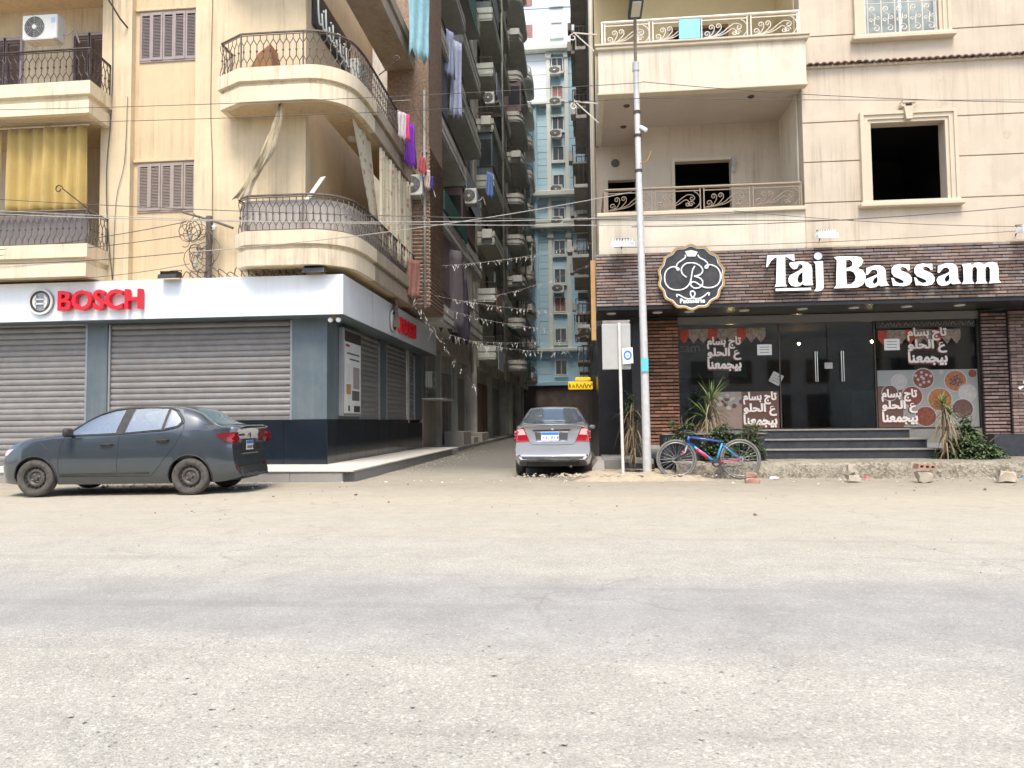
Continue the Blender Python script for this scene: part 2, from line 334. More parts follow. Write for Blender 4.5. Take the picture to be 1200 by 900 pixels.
# ------------------------------------------------------------------ ground
def ground_mat():
    m, n, l, b = _new('worn_asphalt'); v = _vec(n, l)
    sep = n.new('ShaderNodeSeparateXYZ'); l.new(v, sep.inputs[0]); X, Y = sep.outputs[0], sep.outputs[1]
    def mth(op, a, c):
        q = n.new('ShaderNodeMath'); q.operation = op
        for s_, w in zip(q.inputs, (a, c)):
            if isinstance(w, bpy.types.NodeSocket): l.new(w, s_)
            else: s_.default_value = w
        return q.outputs[0]
    n1 = _noise(n, l, v, .35, 5, .6); n2 = _noise(n, l, _vec(n, l, False, (.12, 1, 1)), .8, 5, .65); n3 = _noise(n, l, v, 2.2, 6, .7)
    # aggregate: stones of two sizes set in a darker binder
    def stones(scale, rnd):
        vo = n.new('ShaderNodeTexVoronoi'); vo.inputs['Scale'].default_value = scale; vo.inputs['Randomness'].default_value = rnd; l.new(v, vo.inputs['Vector']); return vo
    va, vb = stones(75, 1), stones(150, 1)
    sa = n.new('ShaderNodeSeparateColor'); l.new(va.outputs['Color'], sa.inputs[0])
    sb = n.new('ShaderNodeSeparateColor'); l.new(vb.outputs['Color'], sb.inputs[0])
    base = _mix(n, l, _ramp(n, l, n1, .3, .7), (.34, .325, .285), (.415, .398, .352))
    st = _mix(n, l, sb.outputs[0], (.2, .19, .165), (.60, .57, .48))
    c = _mix(n, l, .42, base, st)
    chip = _mix(n, l, sa.outputs[1], (.15, .142, .13), (.72, .70, .63))
    c = _mix(n, l, _ramp(n, l, sa.outputs[0], .72, .8, 0, .42), c, chip)
    # darker grey band along the road and oil drips, with wandering edges
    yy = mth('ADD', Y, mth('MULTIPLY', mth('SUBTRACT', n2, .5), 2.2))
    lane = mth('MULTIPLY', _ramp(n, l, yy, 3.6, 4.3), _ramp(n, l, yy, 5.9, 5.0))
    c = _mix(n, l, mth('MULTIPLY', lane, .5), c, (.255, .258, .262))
    spot = _ramp(n, l, _noise(n, l, v, 1.1, 3, .5), .70, .76, 0, .4)
    c = _mix(n, l, spot, c, (.17, .168, .165))
    mot = _ramp(n, l, _noise(n, l, v, 1.6, 8, .72), .35, .7, .86, 1.1)
    cm = n.new('ShaderNodeMix'); cm.data_type = 'RGBA'; cm.blend_type = 'MULTIPLY'; cm.inputs['Factor'].default_value = 1; l.new(c, cm.inputs['A']); gm = n.new('ShaderNodeCombineColor'); [l.new(mot, q) for q in gm.inputs[:3]]; l.new(gm.outputs[0], cm.inputs['B']); c = cm.outputs['Result']
    # tyre tracks wandering along the road
    tw = _noise(n, l, _vec(n, l, False, (.05, 2.2, 1)), 1.5, 3, .5)
    c = _mix(n, l, _ramp(n, l, tw, .58, .66, 0, .16), c, (.17, .16, .145))
    # sand swept to the road edge
    dust = mth('MULTIPLY', _ramp(n, l, mth('ADD', yy, mth('MULTIPLY', n3, 1.5)), 5.8, 11.5), _ramp(n, l, mth('ADD', Y, mth('MULTIPLY', n1, 3)), 21.5, 16.5))
    dust = mth('MULTIPLY', dust, _ramp(n, l, n3, .25, .7, .62, .95))
    dcol = _mix(n, l, _ramp(n, l, _noise(n, l, v, 5, 5, .7), .3, .7), (.38, .338, .254), (.455, .41, .316))
    c = _mix(n, l, dust, c, dcol)
    edge = mth('MULTIPLY', _ramp(n, l, mth('ADD', yy, mth('MULTIPLY', n3, 1.2)), 11.8, 14.2), _ramp(n, l, n3, .3, .65, .35, .62))
    c = _mix(n, l, edge, c, (.235, .205, .155))
    # darker tarmac further up the lane
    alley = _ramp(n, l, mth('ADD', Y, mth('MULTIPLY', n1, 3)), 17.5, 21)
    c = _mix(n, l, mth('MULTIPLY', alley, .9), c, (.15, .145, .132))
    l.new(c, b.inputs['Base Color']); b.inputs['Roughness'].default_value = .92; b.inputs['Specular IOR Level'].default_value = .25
    # cracks
    vc = n.new('ShaderNodeTexVoronoi'); vc.feature = 'DISTANCE_TO_EDGE'; vc.inputs['Scale'].default_value = .55
    nv = n.new('ShaderNodeTexNoise'); nv.inputs['Scale'].default_value = 1.3; nv.inputs['Detail'].default_value = 5; l.new(v, nv.inputs['Vector'])
    vm = n.new('ShaderNodeVectorMath'); vm.operation = 'ADD'; l.new(v, vm.inputs[0]); l.new(nv.outputs['Color'], vm.inputs[1]); l.new(vm.outputs[0], vc.inputs['Vector'])
    crack = mth('MULTIPLY', _ramp(n, l, vc.outputs['Distance'], .012, .002), _ramp(n, l, n1, .44, .56)); c2 = _mix(n, l, mth('MULTIPLY', crack, .25), c, (.13, .125, .115))
    l.new(c2, b.inputs['Base Color'])
    h = mth('ADD', mth('MULTIPLY', vb.outputs['Distance'], -.5), mth('MULTIPLY', va.outputs['Distance'], -.6))
    h = mth('ADD', h, mth('MULTIPLY', n3, .8))
    _bump(n, l, b, h, .55, .012)
    return m
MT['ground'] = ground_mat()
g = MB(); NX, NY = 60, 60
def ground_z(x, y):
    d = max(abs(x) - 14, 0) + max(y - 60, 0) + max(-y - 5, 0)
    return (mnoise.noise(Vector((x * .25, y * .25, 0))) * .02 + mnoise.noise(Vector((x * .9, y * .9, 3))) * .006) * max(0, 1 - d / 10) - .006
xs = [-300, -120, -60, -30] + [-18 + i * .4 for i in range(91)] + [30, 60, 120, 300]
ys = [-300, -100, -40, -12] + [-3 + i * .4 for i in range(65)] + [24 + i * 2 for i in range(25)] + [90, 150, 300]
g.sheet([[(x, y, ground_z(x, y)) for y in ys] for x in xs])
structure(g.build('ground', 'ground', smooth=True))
# left pavement: kerb stones and paving slabs (alley corner)
pv = bpy.data.objects.new('pavement', None); sc.collection.objects.link(pv); structure(pv)
MB().box(-18, -4.75, 14.5, 26.4, -.05, .215).build('pavement_bed', 'concrete', pv)
k = 0
for x0 in [-18 + 1.1 * i for i in range(12)]:
    x1 = min(x0 + 1.094, -4.6)
    MB().bbox(x0, x1, 14.3, 14.5, -.05, .205 + random.uniform(-.004, .004), .012).build('kerb_stone', 'kerbstone', pv)
for i in range(11):
    y0 = 14.31 + i * 1.1 + .19
    if y0 + 1.1 < 26.6: MB().bbox(-4.75, -4.6, y0 + .003, y0 + 1.094, -.05, .205 + random.uniform(-.004, .004), .012).build('kerb_stone', 'kerbstone', pv)
for i in range(13):
    for j in range(2):
        x0 = -4.56 - (i + 1) * .95; y0 = 14.27 + j * 1.03
        MB().bbox(x0 + .003, x0 + .947, y0 + .003, y0 + 1.027, .2055, .243 + random.uniform(-.002, .003), .006).build('paving_slab', 'pave_top', pv)
for j in range(11):
    y0 = 16.33 + j * .95
    MB().bbox(-5.84, -4.57, y0 + .003, y0 + .947, .2055, .243 + random.uniform(-.002, .003), .006).build('paving_slab', 'pave_top', pv)
# right pavement: rough concrete kerb wall
def kerb_wall_mesh():
    mb = MB(); N = 120; prof = [(14.95, -.05), (14.95, .1), (14.955, .24), (15.0, .295), (15.2, .31), (17.3, .31)]
    rows = []
    for i in range(N + 1):
        x = 1.9 + i * (13 - 1.9) / N; row = []
        for q, (y, z) in enumerate(prof):
            a = mnoise.noise(Vector((x * 3, y * 5 + z * 9, 1.7))) * .02 + mnoise.noise(Vector((x * 11, z * 17, 4))) * .008
            row.append((x, y + (a if q < 4 else 0) - (.04 if q == 0 else 0), z + (a * .5 if 1 < q < 5 else 0)))
        rows.append(row)
    mb.sheet(rows); return mb
def pebble_mat():
    m, n, l, b = _new('pebbledash_concrete'); v = _vec(n, l)
    vo = n.new('ShaderNodeTexVoronoi'); vo.inputs['Scale'].default_value = 24; l.new(v, vo.inputs['Vector'])
    s = n.new('ShaderNodeSeparateColor'); l.new(vo.outputs['Color'], s.inputs[0])
    c = _mix(n, l, s.outputs[0], (.13, .115, .085), (.33, .29, .22))
    c = _mix(n, l, _ramp(n, l, _noise(n, l, v, 1.2, 5, .7), .5, .68), c, (.32, .285, .225))
    l.new(c, b.inputs['Base Color']); b.inputs['Roughness'].default_value = .95
    _bump(n, l, b, vo.outputs['Distance'], .6, .02); return m
MT['pebble'] = pebble_mat()
structure(kerb_wall_mesh().build('kerb', 'pebble', smooth=True))

# ------------------------------------------------------------------ left corner building
LB = thing('corner_building', 'cream apartment building with curved corner balconies above a white-fasciaed shop on the left', 'building', (-9, 17, 0))
MB().box(-18, -5.95, 16.56, 26.5, .2, 4.62).build('ground_floor_wall', 'dark_room', LB)
# cladding pillars
MB().bbox(-11.82, -11.3, 16.36, 16.6, .243, 3.66, .008).build('pillar', 'bluegrey', LB)
MB().bbox(-6.71, -5.87, 16.36, 17.02, 1.275, 3.66, .008).build('pillar', 'bluegrey', LB)
for y0, y1 in ((17.026, 18.86), (20.86, 21.56), (25.38, 26.5)):
    MB().bbox(-6.1, -5.872, y0, y1, 1.275, 3.66, .008).build('pillar', 'bluegrey', LB)
xs_ = [-11.29, -10.4, -9.6, -8.75, -7.88, -6.905, -5.86]
for a, b in zip(xs_, xs_[1:]): MB().bbox(a + .004, b - .004, 16.345, 16.6, .235, 1.27, .004).build('cladding_panel', 'navy', LB)
ys_ = [16.36, 16.95, 18.07, 19.4, 20.6, 21.8, 23.0, 24.3, 26.45]
for a, b in zip(ys_, ys_[1:]): MB().bbox(-6.0, -5.853, a + .004, b - .004, .235, 1.27 if b < 24.5 else 1.16, .004).build('cladding_panel', 'navy', LB)
# roller shutters: curved slats in side guides
def slat_mesh(L, pitch):
    mb = MB(); prof = [(0, 0), (-.012, .008), (-.026, pitch * .3), (-.030, pitch * .5), (-.024, pitch * .72), (-.006, pitch * .9), (0, pitch * .93), (.004, pitch)]
    mb.sheet([[(x, y, z) for (y, z) in prof] for x in (0, L)])
    return mb.mesh('slat', 'slat', 40)
def shutter(x0, x1, z0, z1, side=False, label=None):
    pitch = .142; L = x1 - x0; me = slat_mesh(L, pitch); n = int((z1 - z0 - .09) / pitch)
    mb = MB()
    if not side:
        mb.bbox(x0 + .03, x1 - .03, 16.42, 16.46, z0, z0 + .09, .006)
        r = mb.build('roller_shutter', 'slat', LB)
        for i in range(n + 1):
            piece('slat', me, r, (x0, 16.45 + random.uniform(-.005, .004), z0 + .09 + i * pitch), (0, random.uniform(-.0012, .0012), random.uniform(-.0015, .0015)))
        for xa in (x0, x1 - .05): MB().box(xa, xa + .05, 16.385, 16.5, z0, z1).build('guide_rail', 'grey_metal', r)
        MB().box((x0 + x1) / 2 - .1, (x0 + x1) / 2 + .1, 16.405, 16.425, z0 + .03, z0 + .06).build('lock_bar', 'metal_dk', r)
    else:
        mb.bbox(-5.93, -5.89, x0 + .03, x1 - .03, z0, z0 + .09, .006)
        r = mb.build('roller_shutter', 'slat', LB)
        for i in range(n + 1):
            piece('slat', me, r, (-5.93, x0, z0 + .09 + i * pitch), (0, 0, math.pi / 2))
        for ya in (x0, x1 - .05): MB().box(-5.98, -5.86, ya, ya + .05, z0, z1).build('guide_rail', 'grey_metal', r)
shutter(-17.2, -11.83, .245, 3.62); shutter(-11.29, -6.72, 1.275, 3.62)
shutter(18.87, 20.85, 1.275, 3.55, True); shutter(21.57, 25.37, 1.275, 3.55, True)
MB().bbox(-17, -16.97, 16.3, 16.5, .24, 3.6, .004).build('guide_rail', 'grey_metal', LB)
# white fascia wrapping the corner, grey soffit
def lfas(mb, z0, z1, o=0.):
    mb.prism([(-18, 15.9 + o), (-5.33 - o, 15.9 + o), (-5.33 - o, 26.55), (-6.2, 26.55), (-6.2, 16.7), (-18, 16.7)], z0, z1, f=lambda a, b, d: (a, b, d)); return mb
lfas(MB(), 3.66, 4.57).build('fascia', 'white_acm', LB)
lfas(MB(), 3.64, 3.655, .02).build('soffit', 'bluegrey', LB)
MB().box(-5.335, -5.326, 18.2, 18.212, 3.67, 4.56).build('panel_joint', 'grey_metal', LB)
# upper walls
MB().box(-18, -11.6, 17.6, 17.8, 4.6, 14).build('back_wall', 'cream_lt', LB)
MB().box(-11.6, -10.83, 16.4, 17.8, 4.6, 14).build('pilaster', 'cream', LB)
mb = MB(); mb.prism([(-10.83, 4.6), (-9.19, 4.6), (-9.19, 14), (-10.83, 14)], 16.56, 16.7, [[(-10.7, 6.38), (-9.24, 6.38), (-9.24, 7.58), (-10.7, 7.58)], [(-10.7, 10.13), (-9.24, 10.13), (-9.24, 11.38), (-10.7, 11.38)]])
mb.build('window_bay_wall', 'cream_or', LB)
MB().box(-9.19, -6.42, 16.4, 16.7, 4.6, 14).build('front_wall', 'cream', LB)
MB().box(-6.7, -6.421, 16.705, 22, 4.6, 14).build('side_wall', 'cream_or', LB)
MB().box(-10.82, -9.2, 16.85, 17.0, 4.62, 13.9).build('window_backing', 'black', LB)
for z in (7.6, 11.4): MB().bbox(-10.82, -9.2, 16.5, 16.62, z, z + .07, .01).build('lintel', 'cream_or', LB)
# louvred window shutters
def louvre_leaf(w, h):
    mb = MB(); s = .045
    mb.box(0, s, 0, .04, 0, h); mb.box(w - s, w, 0, .04, 0, h); mb.box(s, w - s, .001, .039, 0, s * 1.4); mb.box(s, w - s, .001, .039, h - s * 1.4, h)
    k = int((h - .14) / .037)
    for i in range(k):
        z = .07 + i * .037; mb.add([(s, .003, z), (w - s, .003, z), (w - s, .035, z + .03), (s, .035, z + .03), (s, .003, z + .008), (w - s, .003, z + .008), (w - s, .035, z + .038), (s, .035, z + .038)], [(0, 1, 2, 3), (4, 7, 6, 5), (0, 4, 5, 1), (3, 2, 6, 7)])
    return mb
for z0, z1, mm in ((6.38, 7.58, 'shutter_w2'), (10.13, 11.38, 'shutter_w')):
    w = 1.46 / 5; me = louvre_leaf(w - .006, z1 - z0 - .05).mesh('shutter_leaf', mm)
    fr = MB(); fr.prism([(-10.715, z0 - .02), (-9.225, z0 - .02), (-9.225, z1 + .015), (-10.715, z1 + .015)], 16.535, 16.6, [[(-10.68, z0 + .02), (-9.26, z0 + .02), (-9.26, z1 - .02), (-10.68, z1 - .02)]])
    f = fr.build('window_frame', mm, LB)
    for i in range(5): piece('shutter_leaf', me, f, (-10.695 + i * w, 16.525 - (i % 2) * .012, z0 + .025), (0, 0, random.uniform(-.01, .01)))
# balcony path round the corner
def arc(c, r, a0, a1, n): return [(c[0] + r * math.cos(R(a0 + (a1 - a0) * i / n)), c[1] + r * math.sin(R(a0 + (a1 - a0) * i / n))) for i in range(n + 1)]
PATH_A = [(-8.28, 16.41), (-8.28, 15.88), (-7.62, 15.52), (-6.8, 15.52), (-6.15, 15.53)] + arc((-6.1, 16.5), .97, -85, -5, 8) + [(-5.09, 16.8), (-5.08, 17.6)]
PATH_B = [(-5.08, 17.6), (-5.08, 19.5), (-5.08, 21.99)]
def normals(path):
    out = []
    for i in range(len(path)):
        a = Vector(path[max(0, i - 1)]); b = Vector(path[min(len(path) - 1, i + 1)]); p = Vector(path[i])
        t0 = (p - a).normalized() if i else (b - p).normalized(); t1 = (b - p).normalized() if i < len(path) - 1 else t0
        t = (t0 + t1).normalized(); k = 1 / max(.5, t.dot(t0)); out.append(Vector((t.y, -t.x)) * k)
    return out
def sweep(path, prof):
    mb = MB(); ns = normals(path); n = len(prof); vs = []
    for p, nn in zip(path, ns):
        for o, z in prof: vs.append((p[0] + nn.x * o, p[1] + nn.y * o, z))
    fs = []
    for i in range(len(path) - 1):
        for k in range(n): fs.append((i * n + k, (i + 1) * n + k, (i + 1) * n + (k + 1) % n, i * n + (k + 1) % n))
    fs += [tuple(range(n)), tuple(range((len(path) - 1) * n, len(path) * n))[::-1]]
    mb.add(vs, fs); return mb
def par_prof(z): return [(-.14, z), (0, z), (.0, z + .36), (-.045, z + .385), (-.045, z + .45), (.05, z + .465), (.05, z + .775), (-.14, z + .775)]
def baluster_mesh(h, w, m):
    mb = MB(); r = .0125
    mb.tube([(0, 0, h * .3), (0, 0, h * .7)], r, 4); mb.ball((0, 0, h * .5), .028, 4)
    for s in (-1, 1):
        mb.tube([(0, 0, h * .69), (s * w * .5, 0, h * .86), (s * w * .5, 0, h)], r * .9, 4)
        mb.tube([(0, 0, h * .31), (s * w * .5, 0, h * .14), (s * w * .5, 0, 0)], r * .9, 4)
    return mb.mesh('baluster', m)
def resample(path, step):
    out = []; acc = step * .5
    for a, b in zip(path, path[1:]):
        a, b = Vector(a), Vector(b); L = (b - a).length; t = acc
        while t < L: out.append((a + (b - a) * (t / L), (b - a).normalized())); t += step
        acc = t - L
    return out
def inset(path, o):
    return [(p[0] + n.x * o, p[1] + n.y * o) for p, n in zip(path, normals(path))]
def railing(path, z, h, m, parent, step=.155):
    p = inset(path, -.02); mb = MB()
    mb.tube([(x, y, z + h) for x, y in p], .026, 6); mb.tube([(x, y, z + .03) for x, y in p], .012, 4); mb.tube([(x, y, z + h - .05) for x, y in p], .012, 4)
    r = mb.build('railing', m, parent, 50); me = baluster_mesh(h - .08, step, m)
    for q, t in resample(p, step): piece('baluster', me, r, (q.x, q.y, z + .03), (0, 0, math.atan2(t.y, t.x)))
    pm = MB().box(-.014, .014, -.014, .014, 0, h).mesh('post', m)
    for x, y in (p[0], p[2], p[4], p[-1]): piece('post', pm, r, (x, y, z))
    return r
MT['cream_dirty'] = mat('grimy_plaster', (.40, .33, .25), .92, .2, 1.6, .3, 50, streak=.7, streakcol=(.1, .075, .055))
PATH_LOW = [(-7.78, 16.41), (-7.78, 15.78), (-7.45, 15.52)] + PATH_A[3:]
for z, rail in ((4.74, 1), (8.51, 1), (12.3, 0)):
    PA = PATH_A if z > 5 else PATH_LOW
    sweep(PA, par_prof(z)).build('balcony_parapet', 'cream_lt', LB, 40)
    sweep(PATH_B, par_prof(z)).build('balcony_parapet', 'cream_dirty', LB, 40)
    plan = inset(PA + PATH_B[1:], -.13)
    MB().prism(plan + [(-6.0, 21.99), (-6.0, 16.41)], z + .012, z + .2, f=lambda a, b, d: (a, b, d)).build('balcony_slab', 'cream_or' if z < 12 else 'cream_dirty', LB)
    if rail: railing(PA + PATH_B[1:], z + .775, .82, 'metal_rail', LB)
# left recessed balconies
PATH_L = [(-18, 15.52), (-11.28, 15.52), (-11.36, 16.41)]
PATH_L2 = [(-18, 15.52), (-14.5, 15.52), (-11.28, 15.52), (-11.27, 15.53), (-11.36, 16.41)]
for z, rail in ((4.63, 1), (8.46, 1), (12.25, 0)):
    sweep(PATH_L, [(-.14, z), (0, z), (.0, z + .3), (-.045, z + .325), (-.045, z + .42), (.05, z + .435), (.05, z + .745), (-.14, z + .745)]).build('balcony_parapet', 'cream_lt', LB)
    MB().prism(inset(PATH_L, -.13) + [(-11.6, 16.41), (-11.6, 17.6), (-18, 17.6)], z + .012, z + .2, f=lambda a, b, d: (a, b, d)).build('balcony_slab', 'cream_or', LB)
    if rail: railing(PATH_L2, z + .745, .8, 'metal_dk' if z > 8 else 'metal_rail', LB)
# balcony doors with louvres on the upper left balcony
me = louvre_leaf(.42, 2.2).mesh('door_leaf', 'plum')
for x in (-15.6, -15.14, -13.2, -12.74):
    d = MB().prism([(x - .05, 9.2), (x + .47, 9.2), (x + .47, 11.55), (x - .05, 11.55)], 17.52, 17.6, [[(x, 9.25), (x + .42, 9.25), (x + .42, 11.48), (x, 11.48)]]).build('balcony_door', 'mauve_frame', LB)
    piece('door_leaf', me, d, (x, 17.55, 9.26))
# interior cladding board behind the lower curved railing
mb = MB(); pth = inset(PATH_LOW[1:] + PATH_B[1:2], -.1)
g = []
for i, (x, y) in enumerate(smooth_pts([(a, b, 0) for a, b in pth], 3) and [(v.x, v.y) for v in smooth_pts([(a, b, 0) for a, b in pth], 3)]):
    w = .012 * math.sin(i * 1.3); g.append([(x + w, y + w, 5.5), (x - w, y + w, 5.9), (x + w, y, 6.24)])
mb.sheet(g); mb.build('railing_screen', mat('grey_tarpaulin', (.42, .38, .35), .8, .15, 3, dust=.4), LB, True)
mb = MB(); g = []
for i in range(60):
    x = -17.9 + i * .1115; g.append([(x, 15.66 + .01 * math.sin(i), 5.38), (x, 15.66 - .012 * math.sin(i * 1.7), 5.8), (x, 15.65, 6.13)])
mb.sheet(g); mb.build('railing_screen', mat('dull_tarpaulin', (.19, .175, .18), .8, .2, 3, dust=.3), LB, True)
# ceiling light under the upper slab, conduit
MB().lathe([(.0, -.1), (.1, -.09), (.14, -.05), (.15, -.0)], (-5.75, 17.9, 8.52), 'z', 16).build('ceiling_light', 'ac', LB, True)
# brown stone pier and ribbed side of the alley end
MT['brownstone'] = mat('carved_brown_stone', (.30, .21, .15), .95, .55, 11, 1., 14, streak=.4, streakcol=(.07, .05, .04))
MB().box(-5.95, -4.62, 22.0, 24.2, 4.75, 34).build('corner_pier', 'brownstone', LB)
me = MB().add([(-.009, -.02, 0), (.02, -.02, 0), (.02, 2.18, 0), (-.009, 2.18, 0), (.045, -.02, .05), (.045, 2.18, .05), (.02, -.02, .09), (.02, 2.18, .09), (-.009, -.02, .09), (-.009, 2.18, .09)],
              [(0, 1, 2, 3), (1, 4, 5, 2), (4, 6, 7, 5), (6, 8, 9, 7), (0, 8, 6, 4, 1), (3, 2, 5, 7, 9)]).mesh('rib', 'brownstone')
for i in range(42): piece('rib', me, bpy.data.objects['corner_pier'], (-4.62, 22.01, 4.8 + i * .12))
mef = MB().add([(0, .009, 0), (0, -.02, 0), (1.3, -.02, 0), (1.3, .009, 0), (0, -.045, .05), (1.3, -.045, .05), (0, -.02, .09), (1.3, -.02, .09), (0, .009, .09), (1.3, .009, .09)],
              [(0, 1, 2, 3), (1, 4, 5, 2), (4, 6, 7, 5), (6, 8, 9, 7), (0, 8, 6, 4, 1), (3, 2, 5, 7, 9)]).mesh('rib', 'brownstone')
for i in range(28): piece('rib', mef, bpy.data.objects['corner_pier'], (-5.93, 22.0, 4.8 + i * .12))
MB().tube([(-4.75, 21.93, 4.7), (-4.75, 21.93, 11.6)], .045, 8).build('downpipe', 'cord_lt', LB, True)
for z in (5.5, 7.5, 9.6): MB().box(-4.83, -4.67, 21.9, 22.01, z, z + .05).build('pipe_clip', 'grey_metal', LB)
MB().box(-5.6, -5.25, 21.985, 22.02, 5.1, 6.3).build('pier_window', 'black', LB)
# doorway past the shop, cage for the air conditioner above it
MB().box(-6.2, -5.9, 26.51, 29.2, .0, 4.6).build('passage_wall', 'concrete', LB)
MB().bbox(-5.9, -5.86, 26.7, 28.3, .2, 2.05, .01).build('street_door', 'shutter_w2', LB)
MB().box(-6.0, -5.25, 26.6, 29.2, 0, .14).build('door_step', 'concrete', LB)

# ------------------------------------------------------------------ right building
RB = thing('patisserie_building', 'beige apartment building over a brick-fronted patisserie on the right', 'building', (5, 18, 0))
# ---- upper facade panels between rusticated joints, window openings left free
MB().box(4.92, 13, 16.135, 16.4, 4.8, 5.8).build('wall_core', 'beige', RB)
MB().prism([(4.92, 5.8), (13, 5.8), (13, 14), (4.92, 14)], 16.135, 16.4, [[(6.3, 5.83), (7.88, 5.83), (7.88, 7.57), (6.3, 7.57)], [(6.27, 9.5), (7.85, 9.5), (7.85, 11.6), (6.27, 11.6)]]).build('wall_core', 'beige', RB)
rows = [(4.85, 5.845, 0), (5.868, 6.745, 1), (6.768, 7.622, 1), (7.645, 8.86, 0), (8.86, 9.55, 0), (9.573, 10.6, 2), (10.623, 11.7, 2), (11.72, 14, 0)]
for z0, z1, w in rows:
    spans = [(4.92, 13)] if w == 0 else ([(4.92, 6.25), (7.95, 13)] if w == 1 else [(4.92, 6.2), (7.93, 13)])
    for a, b in spans: MB().bbox(a, b, 16.1, 16.14, z0, z1, .006).build('wall_panel', 'beige', RB)
MB().box(4.9, 13, 16.02, 16.12, 4.835, 4.9).build('ledge', 'moulding', RB)
# dark rooms behind the openings
def room(name, x0, x1, y0, y1, z0, z1, m, p):
    mb = MB(); mb.box(x0, x1, y0, y1, z0, z1); mb.f = mb.f[:2] + mb.f[3:]; mb.mi = mb.mi[:-1]; return mb.build(name, m, p)
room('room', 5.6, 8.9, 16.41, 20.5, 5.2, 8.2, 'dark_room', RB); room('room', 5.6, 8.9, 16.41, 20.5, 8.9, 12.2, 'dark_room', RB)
def surround(x0, x1, z0, z1, key):
    for i, (o, y0, w) in enumerate(((.0, 16.06, .07), (.07, 16.03, .09), (.16, 16.0, .07))):
        MB().prism([(x0 - o - w, z0), (x1 + o + w, z0), (x1 + o + w, z1 + o + w), (x0 - o - w, z1 + o + w)][0:4], y0, 16.125, [[(x0 - o, z0 + .001), (x1 + o, z0 + .001), (x1 + o, z1 + o), (x0 - o, z1 + o)]]).build('window_surround', 'moulding', RB)
    MB().bbox(x0 - .3, x1 + .3, 15.93, 16.2, z0 - .14, z0 - .05, .015).build('window_sill', 'moulding', RB)
    MB().bbox(x0 - .24, x1 + .24, 15.98, 16.2, z0 - .05, z0, .01).build('window_sill', 'moulding', RB)
    if key:
        k = MB(); xm = (x0 + x1) / 2
        k.prism([(xm - .06, z1 + .02), (xm + .06, z1 + .02), (xm + .1, z1 + .3), (xm - .1, z1 + .3)], 15.95, 16.1)
        for s in (-1, 1): k.tube([(xm + s * .11, 15.96, z1 + .34), (xm + s * .11, 16.08, z1 + .34)], .05, 8)
        k.box(xm - .13, xm + .13, 15.94, 16.1, z1 + .37, z1 + .42); k.build('keystone', 'moulding', RB)
surround(6.33, 7.86, 5.83, 7.55, True); surround(6.29, 7.83, 9.5, 11.6, False)
# upper window grille
gr = MB()
for i in range(6): gr.tube([(6.36 + i * .285, 16.08, 9.5), (6.36 + i * .285, 16.08, 11.5)], .013, 4)
gr.tube([(6.3, 16.08, 9.53), (7.82, 16.08, 9.53)], .013, 4); gr.tube([(6.3, 16.08, 10.2), (7.82, 16.08, 10.2)], .013, 4)
grid = gr.build('window_grille', 'rail_white', RB)
def spiral(c, r0, turns, a0, sgn=1, n=18, r1=.2): return [(c[0] + r0 * (1 - (1 - r1) * i / n) * math.cos(a0 + sgn * turns * 2 * math.pi * i / n), 0, c[1] + r0 * (1 - (1 - r1) * i / n) * math.sin(a0 + sgn * turns * 2 * math.pi * i / n)) for i in range(n + 1)]
sm = MB()
sm.tube(spiral((-.04, .55), .07, 1.2, -math.pi / 2 - .3, -1)[::-1] + [(.02, 0, .42), (.0, 0, .3)] + spiral((.03, .12), .08, 1.2, math.pi / 2 + .4, -1), .011, 5)
sm.tube(spiral((.07, .36), .05, 1.1, math.pi, 1, 12), .01, 5); sm.tube(spiral((-.07, .3), .05, 1.1, 0, 1, 12), .01, 5)
sme = sm.mesh('scroll', 'rail_white')
for i in range(5): piece('scroll', sme, grid, (6.5 + i * .285, 16.08, 9.53))
for x in (6.32, 7.06, 7.79): MB().box(x, x + .05, 16.2, 16.26, 9.5, 11.55).build('window_frame', 'signwhite', RB)
MB().box(6.33, 7.82, 16.225, 16.235, 9.5, 11.5).build('window_pane', mat('upper_pane', (.30, .34, .33), .12, .4, 2), RB)  # greenish reflection painted into the pane colour
# barrel tile drip course
tm = MB(); n = 6
prof = [(.068 * math.cos(math.pi * i / n), .05 * math.sin(math.pi * i / n)) for i in range(n + 1)]; pin = [(a * .72, b * .66) for a, b in prof]
vs = [(a, 0, b) for a, b in prof] + [(a, 0, b) for a, b in pin] + [(a, .2, b + .05) for a, b in prof] + [(a, .2, b + .05) for a, b in pin]; m_ = n + 1
fs = [(i, i + 1, m_ + i + 1, m_ + i) for i in range(n)] + [(i, i + 1, 2 * m_ + i + 1, 2 * m_ + i) for i in range(n)] + [(m_ + i, m_ + i + 1, 3 * m_ + i + 1, 3 * m_ + i) for i in range(n)]
tme = tm.add(vs, fs).mesh('roof_tile', mat('terracotta_tile', (.23, .15, .115), .9, .25, 8, rnd=.3))
tc = MB().box(5.0, 13, 16.05, 16.12, 8.83, 8.87).build('tile_course', 'beige', RB)
for i in range(54): piece('roof_tile', tme, tc, (5.08 + i * .146, 15.955 + random.uniform(-.006, .006), 8.865 + random.uniform(-.006, .006)), (0, random.uniform(-.05, .05), random.uniform(-.03, .03)))
